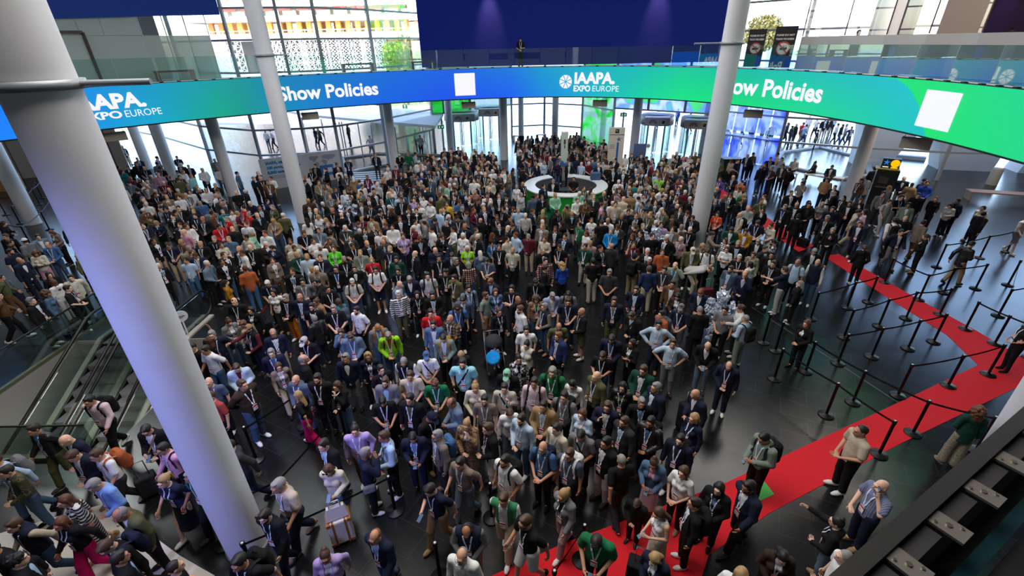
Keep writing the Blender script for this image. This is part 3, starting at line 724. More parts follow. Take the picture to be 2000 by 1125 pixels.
queue([(1648, 659), (1716, 637), (1769, 622), (1835, 615)], 'row crossing the slanting carpet, upper')
queue([(1636, 710), (1702, 697), (1773, 681), (1823, 668)], 'row crossing the slanting carpet, lower')
queue([(1753, 773), (1851, 754), (1929, 732)], 'row where the two red carpets meet')
queue([(1727, 552), (1794, 586), (1843, 572), (1905, 564)], 'row beside the woman steward with the ponytail')
queue([(1829, 522), (1913, 504), (1966, 492)], 'top right row under the walking man in black')
queue([(1885, 643), (1942, 672), (2010, 700)], 'short right row beside the slanting carpet')
queue([(1968, 557), (1949, 617), (2020, 600)], 'last row at the right edge')
queue([(501, 898), (594, 832)], 'pair beside the woman in magenta trousers')
queue([(438, 1064), (566, 1004), (678, 862)], 'row beside the foreground column')
queue([(505, 1130), (772, 998)], 'row in front of the cream suitcase')
queue([(961, 1012), (860, 1130)], 'pair by the man in the white and green T-shirt', links=False)
queue([(1136, 1095), (1080, 1185)], 'pair on the red carpet by the green polo man')
queue([(523, 664), (545, 628)], 'pair by the escalator handrail', bm=mat('belt_red', (170, 20, 26), .6), colour='red')
bluebelt = mat('belt_bluegrey', (84, 92, 128), .6)
queue([(20, 472), (61, 480), (97, 449), (117, 413)], 'left queue row nearest the camera', bm=bluebelt, colour='blue grey')
queue([(40, 437), (78, 400), (100, 372)], 'middle queue row at the left edge', bm=bluebelt, colour='blue grey')
queue([(12, 420), (69, 411), (83, 387), (100, 352)], 'far queue row at the left edge')
queue([(258, 322), (290, 342), (318, 305)], 'row by the left glazing')

# ---------------------------------------------------------------- escalators in the well
wellm = mat('well_grey', (132, 130, 132), .6); ribm = mat('step_grey', (84, 84, 90), .5, metal=.2); esc_glass = glass('escalator_glass', (.86, .95, .91), .07)
SL = math.tan(R_(26)); YT = 12.4
wl_ = MB(); wl_.wallseg((PX0, PY0), (PX0, PY1), -4.6, 0, .08); wl_.wallseg((PX1, PY0), (PX1, PY1), -4.6, -.01, .08); wl_.wallseg((PX0, PY1), (PX1, PY1), -4.6, -.01, .08); wl_.box((-11.85, 10, -4.7), (4.7, 5.4, .1))
struct('wall_escalator_well', wl_, wellm)
def escalator(xc, label):
    o = empty('escalator', (xc, YT, 0), 0, label, 'escalator'); hw = .50
    zs = lambda y: -max(0, (-y)) * SL
    for k in range(14):
        y = -.40 * k - .2
        m = MB(); m.box((0, y, zs(y) - .14), (2 * hw - .04, .40, .28))
        for j in range(-10, 11): m.box((j * .046, y, zs(y) + .004), (.016, .41, .012))
        m.build('step', ribm, o)
    m = MB(); m.box((0, .75, -.02), (2 * hw, 1.5, .05)); m.build('landing_plate', alum, o)
    yb = -5.0
    for s in (-1, 1):
        x = s * (hw + .09)
        m = MB(); pr = [(1.5, 0), (0.3, 0), (yb, yb * SL), (yb, yb * SL + .86), (.3, .92), (1.5, .92)]
        m.add([(x - .008, y, z) for y, z in pr] + [(x + .008, y, z) for y, z in pr], [tuple(range(6)), tuple(range(6, 12))[::-1]] + [(i, (i + 1) % 6, 6 + (i + 1) % 6, 6 + i) for i in range(6)]); m.build('balustrade_glass', esc_glass, o)
        pts = [(x, yb, yb * SL + .92), (x, 0, .95), (x, .3, .99), (x, 1.5, .99)] + [(x, 1.5 + .46 * math.sin(a), .53 + .46 * math.cos(a)) for a in [i * math.pi / 10 for i in range(1, 11)]] + [(x, .9, .07)]
        m = MB(); m.path(pts, .042, 8); m.build('handrail', black, o)
        m = MB(); xx = s * (hw + .20); dk = [(1.6, .06), (.2, .06), (yb, yb * SL + .06)]
        m.add([(xx - .085, y, z) for y, z in dk] + [(xx + .085, y, z) for y, z in dk] + [(xx - .085, y, z - .3) for y, z in dk] + [(xx + .085, y, z - .3) for y, z in dk], [(0, 1, 4, 3), (1, 2, 5, 4), (0, 6, 7, 1), (1, 7, 8, 2), (3, 4, 10, 9), (4, 5, 11, 10), (0, 3, 9, 6)]); m.build('deck', mat('deck_pale', (190, 184, 178), .35, metal=.2), o)
        m = MB(); m.add([(s * (hw + .03) - .02, y, z + .02) for y, z in dk] + [(s * (hw + .03) + .02, y, z + .02) for y, z in dk] + [(s * (hw + .03) + .02, y, z - .3) for y, z in dk], [(0, 1, 4, 3), (1, 2, 5, 4), (3, 4, 7, 6), (4, 5, 8, 7)]); m.build('skirt', dark, o)
    return o
escalator(-12.7, 'left escalator running down beside the white foreground column')
escalator(-11.28, 'right escalator running down just behind the white foreground column')
wg = empty('well_railing', (PX0, PY0, 0), 0, 'glass railing around the escalator well at the left edge', 'railing')
for (a, b) in (((0, 0), (0, 2.4)), ((0, 2.45), (0, 4.9)), ((0, 4.95), (0, 7.3)), ((0.05, 0), (2.3, 0)), ((2.35, 0), (4.7, 0))):
    m = MB(); m.wallseg(a, b, .0, 1.02, .02); m.build('pane', esc_glass, wg)
m = MB(); m.path([(0, 7.3, 1.04), (0, 0, 1.04), (4.7, 0, 1.04)], .025, 6); m.build('top_rail', black, wg)
m = MB(); m.wallseg((0, 0), (0, 7.4), .005, .10, .10); m.wallseg((0, 0), (4.7, 0), .005, .10, .10); m.build('kerb', mat('brass_kerb', (96, 98, 78), .4, metal=.4), wg)

# ---------------------------------------------------------------- round information desk
dx, dy = 3.2, 26.15; dk = empty('reception_desk', (dx, dy, 0), 0, 'round white topped reception desk with green front in the crowd', 'desk')
def arcband(r0, r1, z0, z1, a0, a1, n=60):
    m = MB(); vs = []
    for i in range(n + 1):
        a = a0 + (a1 - a0) * i / n; c, s = math.cos(a), math.sin(a)
        vs += [(r0 * c, r0 * s, z0), (r1 * c, r1 * s, z0), (r1 * c, r1 * s, z1), (r0 * c, r0 * s, z1)]
    fs = [(i * 4 + k, i * 4 + (k + 1) % 4, i * 4 + 4 + (k + 1) % 4, i * 4 + 4 + k) for i in range(n) for k in range(4)] + [(0, 3, 2, 1), (n * 4, n * 4 + 1, n * 4 + 2, n * 4 + 3)]
    m.add(vs, fs); return m
G0, G1 = R_(110), R_(110 + 330)
arcband(1.75, 2.38, 1.02, 1.08, G0, G1).build('counter_top', mat('desk_white', (222, 222, 222), .35), dk)
arcband(2.27, 2.32, .06, 1.02, G0, G1).build('front_panel', mat('desk_green', (28, 150, 46), .5), dk)
arcband(1.79, 1.83, .06, 1.0, G0, G1).build('inner_panel', mat('desk_inner', (84, 86, 90), .5), dk)
arcband(2.28, 2.31, .0, .06, G0, G1).build('plinth', black, dk)
m = MB(); m.box((.0, .2, .73), (1.5, .7, .04)); 
for x in (-.6, .6): m.box((x, .2, .36), (.06, .06, .71))
tag(m.build('table', dark, None, loc=(dx, dy, 0)), 'small dark table inside the round reception desk', 'table')
m = MB(); m.box((0, 0, .2), (.55, .42, .40)); tag(m.build('storage_box', mat('box_blue', (52, 78, 112), .6), None, .01, (dx + 1.85, dy + .95, 1.08)), 'blue box on the right end of the reception desk', 'box')
for i, x in enumerate((-1.25, -.85)):
    m = MB(); m.box((0, 0, .17), (.36, .3, .34)); m.box((0, -.152, .2), (.12, .005, .08), 1); tag(m.build('carton', [mat('carton_brown', (140, 96, 66), .8), white], None, 0, (dx + x, dy + .9, .009)), ['brown carton inside the reception desk, left one', 'brown carton inside the reception desk, right one'][i], 'carton')
for i in range(5):
    a = [-2.3, -2.0, -1.1, .2, .5][i]; m = MB(); m.box((0, 0, .006), (.3, .21, .012), 0, a); tag(m.build('leaflet_stack', mat('leaflet', (208, 214, 226), .6), None, 0, (dx + 2.06 * math.cos(a), dy + 2.06 * math.sin(a), 1.08)), 'leaflets lying on the reception desk, ' + ['front left', 'front, next to the left ones', 'front right', 'right end', 'right end beside the blue box'][i], 'leaflets')
# sign pillars
def totem(px, py, w_, d_, h, label, mt, extra=None):
    x, y = at(px, py); o = empty('sign_pillar', (x, y, 0), math.atan2(-x, y) + .12, label, 'sign'); m = MB(); m.box((0, 0, h / 2), (w_, d_, h)); m.build('body', mt, o, .01)
    if extra: extra(o)
    return o
def ex1(o):
    m = MB(); m.box((.0, -.155, 2.55), (.12, .01, .3)); m.build('pictogram', mat('pict_dark', (60, 50, 50), .5), o)
    m = MB(); m.box((.0, -.155, 2.25), (.06, .01, .22)); m.build('pictogram', mat('pict_dark', (60, 50, 50), .5), o)
totem(1100, 352, .42, .30, 3.15, 'slender pale sign pillar rising inside the reception desk', mat('totem_pale', (196, 204, 200), .5), ex1)
def ex2(o):
    m = MB(); m.box((0, -.16, 2.98), (.95, .012, .02)); m.build('joint', dark, o)
    m = MB(); m.box((.0, -.162, 3.2), (.24, .012, .24)); m.build('badge', mat('badge_black', (20, 20, 30), .4), o)
    m = MB(); m.box((-.03, -.17, 3.23), (.10, .01, .05)); m.box((.03, -.17, 3.16), (.05, .01, .10), 1); m.build('badge_mark', [mat('mark_yellow', (228, 190, 30), .5), mat('mark_blue', (40, 120, 200), .5)], o)
    m = MB(); m.box((.10, -.162, 1.45), (.12, .012, 2.1)); 
    for a in range(5):
        t = a * 2 * math.pi / 5 + .5; m.add([(.14, -.166, 2.70), (.14 + .05 * math.cos(t + .6), -.166, 2.70 + .05 * math.sin(t + .6)), (.14 + .2 * math.cos(t), -.166, 2.70 + .2 * math.sin(t)), (.14 + .05 * math.cos(t - .6), -.166, 2.70 + .05 * math.sin(t - .6))], [(0, 1, 2, 3)])
    m.build('blue_mark', mat('star_blue', (26, 92, 176), .5), o)
    for z in (2.35, 2.25, 2.15): m = MB(); m.box((-.25, -.162, z), (.3, .012, .025)); m.build('text_line', mat('line_grey', (120, 130, 150), .5), o)
totem(1197, 352, .98, .30, 3.4, 'broad cream sign pillar with a blue star mark behind the reception desk', mat('totem_cream', (206, 196, 182), .5), ex2)
totem(1243, 345, .75, .10, 2.2, 'blue grey screen stand beside the white column left of the revolving doors', mat('stand_blue', (84, 98, 140), .4))

# ---------------------------------------------------------------- revolving doors
drumm = mat('drum_steel', (186, 182, 182), .4, metal=.15); doorglass = glass('door_glass', (.86, .93, .93), .08)
def revolving(px, py, r, label, mark=True):
    x, y = at(px, py); o = empty('revolving_door', (x, y, 0), math.atan2(-x, y), label, 'revolving door')
    m = MB(); m.lathe([(0, 2.3), (r, 2.3), (r, 3.0), (r - .1, 3.05), (0, 3.05)], n=40); m.build('drum', drumm, o)
    m = MB(); m.prism([(-r * .72, -r - .9), (r * .72, -r - .9), (r * .72, -r * .5), (-r * .72, -r * .5)], 2.45, 3.05); m.build('canopy', mat('canopy_grey', (196, 190, 188), .5), o)
    for a0 in (R_(-60), R_(120)):
        m = MB(); vs = []
        for i in range(13): a = a0 + R_(120) * i / 12 + R_(90) * 0; vs += [(r * .97 * math.cos(a), r * .97 * math.sin(a), .02), (r * .97 * math.cos(a), r * .97 * math.sin(a), 2.3)]
        m.add(vs, [(2 * i, 2 * i + 2, 2 * i + 3, 2 * i + 1) for i in range(12)], 0, True); m.build('curved_glass', doorglass, o)
    for k in range(3):
        a = k * 2.094 + .4; m = MB(); m.wallseg((.08 * math.cos(a), .08 * math.sin(a)), (r * .92 * math.cos(a), r * .92 * math.sin(a)), .05, 2.25, .03); lf = m.build('door_leaf', doorglass, o)
        f = MB(); 
        for q in (.1, r * .9): f.box((q * math.cos(a), q * math.sin(a), 1.15), (.05, .05, 2.2))
        f.build('leaf_frame', dark, lf)
    m = MB()
    for a in (-60, 60, 120, 240): m.tube((r * math.cos(R_(a)), r * math.sin(R_(a)), 0), (r * math.cos(R_(a)), r * math.sin(R_(a)), 2.3), .05, n=8)
    m.build('frame_post', steel, o)
    if mark:
        m = MB()
        for k in range(7):
            a = math.pi * (k + .5) / 7; m.add([(-.3 + .06 * math.cos(a), -r - .91, 2.62 + .06 * math.sin(a)), (-.3 + .3 * math.cos(a - .12), -r - .91, 2.62 + .3 * math.sin(a - .12)), (-.3 + .3 * math.cos(a + .12), -r - .91, 2.62 + .3 * math.sin(a + .12))], [(0, 1, 2)])
        m.build('fan_emblem', mat('emblem_black', (24, 22, 22), .5), o)
        m = MB(); m.box((.45, -r - .91, 2.74), (.36, .01, .36)); m.box((.45, -r - .92, 2.74), (.22, .01, .22), 1); m.box((.42, -r - .93, 2.77), (.08, .01, .08), 2); m.build('sticker', [white, mat('badge_black', (20, 20, 30), .4), mat('mark_yellow', (228, 190, 30), .5)], o)
revolving(905, 285, 1.55, 'left revolving door, nearer one beside the green glass')
revolving(960, 272, 1.5, 'left revolving door, further one next to the middle glazing')
revolving(1276, 298, 1.3, 'right revolving door behind the white column')
revolving(1353, 306, 1.3, 'right revolving door nearest the big white column on the right')
# illuminated exit signs
def exit_sign(px, py, dist, label):
    p = onr(px, py, dist); o = empty('exit_sign', p, math.atan2(-p[0], p[1]), label, 'exit sign'); m = MB(); m.box((0, 0, 0), (.55, .05, .3)); m.build('panel', emis('exit_green', (0, 92, 52), .7), o)
    m = MB(); m.box((-.12, -.03, -.01), (.07, .01, .17)); m.add([(.05, -.03, .05), (.2, -.03, .05), (.125, -.03, -.1)], [(0, 1, 2)]); m.build('arrow_figure', emis('exit_white', (220, 240, 226), .8), o)
exit_sign(861, 248, 42.35, 'green exit sign left of the left revolving doors'); exit_sign(1218, 224, 43.25, 'green exit sign left of the right revolving doors')

# ---------------------------------------------------------------- hanging loudspeakers
for px, py, s, lab in ((605, 219, 1, 'beige loudspeaker under the screen band right of the middle-left column'), (222, 264, 1.1, 'beige loudspeaker under the screen band right of the foreground column'), (915, 201, .8, 'grey loudspeaker under the screen band near the left revolving doors'), (1172, 198, .8, 'grey loudspeaker under the screen band right of centre'), (1472, 216, .95, 'beige loudspeaker under the screen band right of the big right column'), (1791, 266, 1.15, 'largest beige loudspeaker under the screen band at the right')):
    t = t_of(px, 4.7, .9); x, y = E(t, .9); h = 4.58; o = empty('loudspeaker', (x, y, h), math.atan2(-x, y), lab, 'loudspeaker')
    m = MB(); m.add([(-.48, -.22, -.2), (.48, -.22, -.2), (.48, .25, -.16), (-.48, .25, -.16), (-.48, -.16, .18), (.48, -.16, .18), (.48, .25, .18), (-.48, .25, .18)], [(0, 1, 5, 4), (1, 2, 6, 5), (2, 3, 7, 6), (3, 0, 4, 7), (4, 5, 6, 7), (3, 2, 1, 0)]); m.build('cabinet', mat('speaker_beige', (160, 152, 138), .6), o, .015)
    m = MB(); m.path([(-.4, .05, .18), (-.4, .05, .36), (.4, .05, .36), (.4, .05, .18)], .02, 6); m.tube((0, .05, .36), (0, .05, .485), .025, n=8); m.build('bracket', steel, o)

# ---------------------------------------------------------------- world map wall by the left glazing
a, b = at(520, 372), at(671, 348); ang = math.atan2(b[1] - a[1], b[0] - a[0]); L = math.hypot(b[0] - a[0], b[1] - a[1])
mp = empty('banner_wall', (a[0], a[1], 0), ang, 'pale grey world map banner wall by the left glazing', 'banner')
m = MB(); m.box((L / 2, 0, 1.0), (L, .12, 1.98)); m.build('panel', mat('banner_grey', (168, 170, 180), .7), mp)
def wtext(body, x, z, size, mt, par, bold=.02, y=-.07):
    v, f = text_polys(body, size, bold); m = MB(); m.add([(x + p[0], y, z + p[1]) for p in v], f); return m.build('lettering', mt, par)
tb = mat('banner_blue', (0, 112, 168), .6)
wtext('IAAPA, our', .35, 1.62, .24, tb, mp); wtext('100 years, more than', .35, 1.32, .24, tb, mp); wtext('8,000 members', .35, 1.02, .24, tb, mp)
for i in range(3): m = MB(); m.box((.9, -.066, .86 - .08 * i), (1.1 - .2 * (i % 2), .005, .03)); m.build('text_line', mat('banner_text', (110, 116, 130), .7), mp)
cont = [[(0, .9), (.12, 1.0), (.3, .95), (.42, .98), (.45, .85), (.33, .75), (.28, .62), (.2, .58), (.12, .7), (.02, .78)], [(.28, .55), (.4, .5), (.44, .38), (.36, .2), (.3, .08), (.27, .3)], [(.62, .95), (.8, 1.0), (1.1, .98), (1.3, .9), (1.25, .75), (1.1, .62), (1.0, .66), (.92, .55), (.85, .66), (.72, .72), (.6, .8)], [(.6, .68), (.78, .66), (.86, .5), (.78, .3), (.72, .2), (.66, .38), (.58, .52)], [(1.15, .38), (1.32, .36), (1.35, .22), (1.2, .2)]]
m = MB(); x0 = L * .60; sx = L * .36 / 1.35
for c in cont: m.add([(x0 + p[0] * sx, -.066, .85 + p[1] * .95) for p in c], [tuple(range(len(c)))])
m.build('map_print', mat('map_grey', (120, 128, 148), .7), mp)
m = MB(); m.box((L * .8, -.068, .75), (.9, .006, .7)); m.box((L * .8 + .2, -.074, .75), (.3, .006, .3), 1); m.build('info_panel', [mat('info_blue', (30, 96, 160), .6), mat('info_pale', (170, 190, 210), .6)], mp)

# ---------------------------------------------------------------- cash machine, benches
x, y = at(1712, 396); atm = empty('cash_machine', (x, y, 0), R_(-35), 'black cash machine with a lit sign cube beside the rightmost column', 'cash machine')
m = MB(); m.box((0, 0, .95), (1.0, .8, 1.9)); m.build('cabinet', mat('atm_dark', (34, 34, 38), .4), atm, .03)
m = MB(); m.box((-.1, -.41, 1.35), (.45, .02, .35)); m.build('screen', mat('atm_screen', (70, 66, 60), .2), atm)
m = MB(); m.box((-.1, -.43, .98), (.5, .14, .06)); m.build('keypad', alum, atm)
m = MB(); m.box((0, 0, 2.2), (.8, .5, .55)); m.build('sign_cube', emis('atm_sign', (10, 10, 12), 1), atm)
m = MB(); cxs = .18; m.add([(cxs + .2 * math.cos(t), -.256, 2.25 + .2 * math.sin(t)) for t in [i * math.pi / 12 for i in range(24)]], [tuple(range(24))]); m.box((.18, -.256, 2.02), (.3, .008, .07)); m.build('yellow_mark', emis('atm_yellow', (250, 196, 0), 1), atm)
m = MB()
for k in range(5): t = k * 1.2566 + .3; m.add([(-.2, -.257, 2.28), (-.2 + .05 * math.cos(t + .7), -.257, 2.28 + .05 * math.sin(t + .7)), (-.2 + .17 * math.cos(t), -.257, 2.28 + .17 * math.sin(t)), (-.2 + .05 * math.cos(t - .7), -.257, 2.28 + .05 * math.sin(t - .7))], [(0, 1, 2, 3)])
m.build('blue_star', emis('atm_blue', (30, 130, 210), 1), atm)
m = MB(); m.box((-.2, -.257, 2.04), (.26, .006, .05)); m.build('white_line', emis('atm_white', (230, 230, 230), 1), atm)
m = MB(); m.box((-.06, -.05, 1.93), (1.05, .7, .05)); m.build('top_trim', mat('atm_yellow_trim', (150, 140, 60), .5), atm)
def bench(p0, p1, label, mt, wdt=.5, h=.46):
    a, b = at(*p0), at(*p1); o = empty('bench', (a[0], a[1], 0), math.atan2(b[1] - a[1], b[0] - a[0]), label, 'bench'); L = math.hypot(b[0] - a[0], b[1] - a[1])
    m = MB(); m.box((L / 2, 0, h - .03), (L, wdt, .06)); m.build('seat', mt, o)
    for x in (.08, L - .08): m = MB(); m.box((x, 0, (h - .06) / 2), (.06, wdt, h - .06)); m.build('leg', mt, o)
bp = mat('bench_pale', (196, 190, 184), .5)
bench((1498, 345), (1556, 352), 'pale bench by the right glazing, left one, with a man seated', bp); bench((1568, 352), (1645, 362), 'pale bench by the right glazing, right one, with two people seated', bp)
bench((1715, 362), (1770, 372), 'pale bench behind the cash machine', bp)
bench((1884, 388), (2030, 398), 'wooden bench at the right edge under the concrete pier', mat('bench_oak', (128, 104, 90), .5), .7, .5)
bench((1002, 274), (1018, 275), 'pale bench by the middle glazing, left of the slim column', bp); bench((1048, 272), (1064, 272), 'pale bench by the middle glazing, near the centre column', bp)
# black counter in front of the blue panels
m = MB(); x, y = at(1422, 338); m.box((0, 0, .5), (1.2, .7, 1.0)); m.box((0, 0, 1.02), (1.3, .8, .05), 1); tag(m.build('counter', [mat('counter_dark', (30, 60, 44), .5), dark], None, .01, (x, y, 0)), 'dark counter right of the big right-hand column', 'counter')
# left-edge service counter with a white drum
m = MB(); x, y = at(12, 372); m.box((0, 0, .55), (2.2, .7, 1.1)); tag(m.build('service_counter', mat('counter_oak', (150, 108, 72), .6), None, .01, (x, y, 0)), 'wooden service counter at the left edge by the queue belts', 'counter')

# ---------------------------------------------------------------- near edge of the balcony, bottom right
ra, rb = Vector((-.35, .02, 0)), Vector((5.2, 3.05, 0)); rd = (rb - ra).normalized(); rn = Vector((rd.y, -rd.x, 0)); ra = ra - rn * .022; rb = rb - rn * .022
rl = empty('screen_frame', (ra.x, ra.y, 7.18), math.atan2(rd.y, rd.x), 'dark metal frame of the near screen band across the bottom right corner', 'frame'); RL = (rb - ra).length
RK = .42; fm_ = mat('frame_grey', (56, 56, 58), .5, metal=.4)
m = MB(); m.box((RL / 2, -.014, -.03), (RL, .028, .06)); m.box((RL / 2, -.034, -.35), (RL, .012, .7)); m.build('outer_rail', mat('frame_dark', (24, 24, 25), .5), rl)
m = MB(); m.box((RL / 2, -.033, -.012), (RL, .009, .016)); m.build('edge_strip', alum, rl)
m = MB()
for k in range(28): m.box((RK + .10 + k * .205, -.062, -.03), (.13, .042, .02))
m.build('cover_plate', fm_, rl)
for k in range(28):
    m = MB(); m.box((RK + k * .205, -.078, -.014), (.058, .084, .008)); br_ = m.build('bracket', mat('bracket_grey', (128, 124, 118), .4, metal=.6), rl)
    m = MB()
    for dx_, dy_, r_ in ((0, -.078, .007), (-.017, -.055, .004), (.017, -.100, .004)): m.tube((RK + k * .205 + dx_, dy_, -.012), (RK + k * .205 + dx_, dy_, -.006), r_, n=10)
    m.build('bolt', mat('bolt_bright', (170, 166, 150), .25, metal=.9), br_)
m = MB(); m.box((RL / 2, -.150, -.10), (RL, .032, .012)); m.build('teal_glow_strip', mat('glow_teal', (12, 44, 50), .3), rl)  # screen's teal glow on the glass, put into the strip's colour
m = MB(); m.box((RL / 2, -.41, -.14), (RL, .46, .03)); m.box((RL / 2, -.11, -.16), (RL, .04, .03)); m.build('inner_ledge', mat('ledge_black', (8, 8, 9), .5), rl)
m = MB(); m.box((RL / 2, -1.33, -.165), (RL, 1.4, .05)); m.build('floor_strip', mat('ledge_brown', (58, 50, 44), .7, noise=.3, nscale=3), rl)

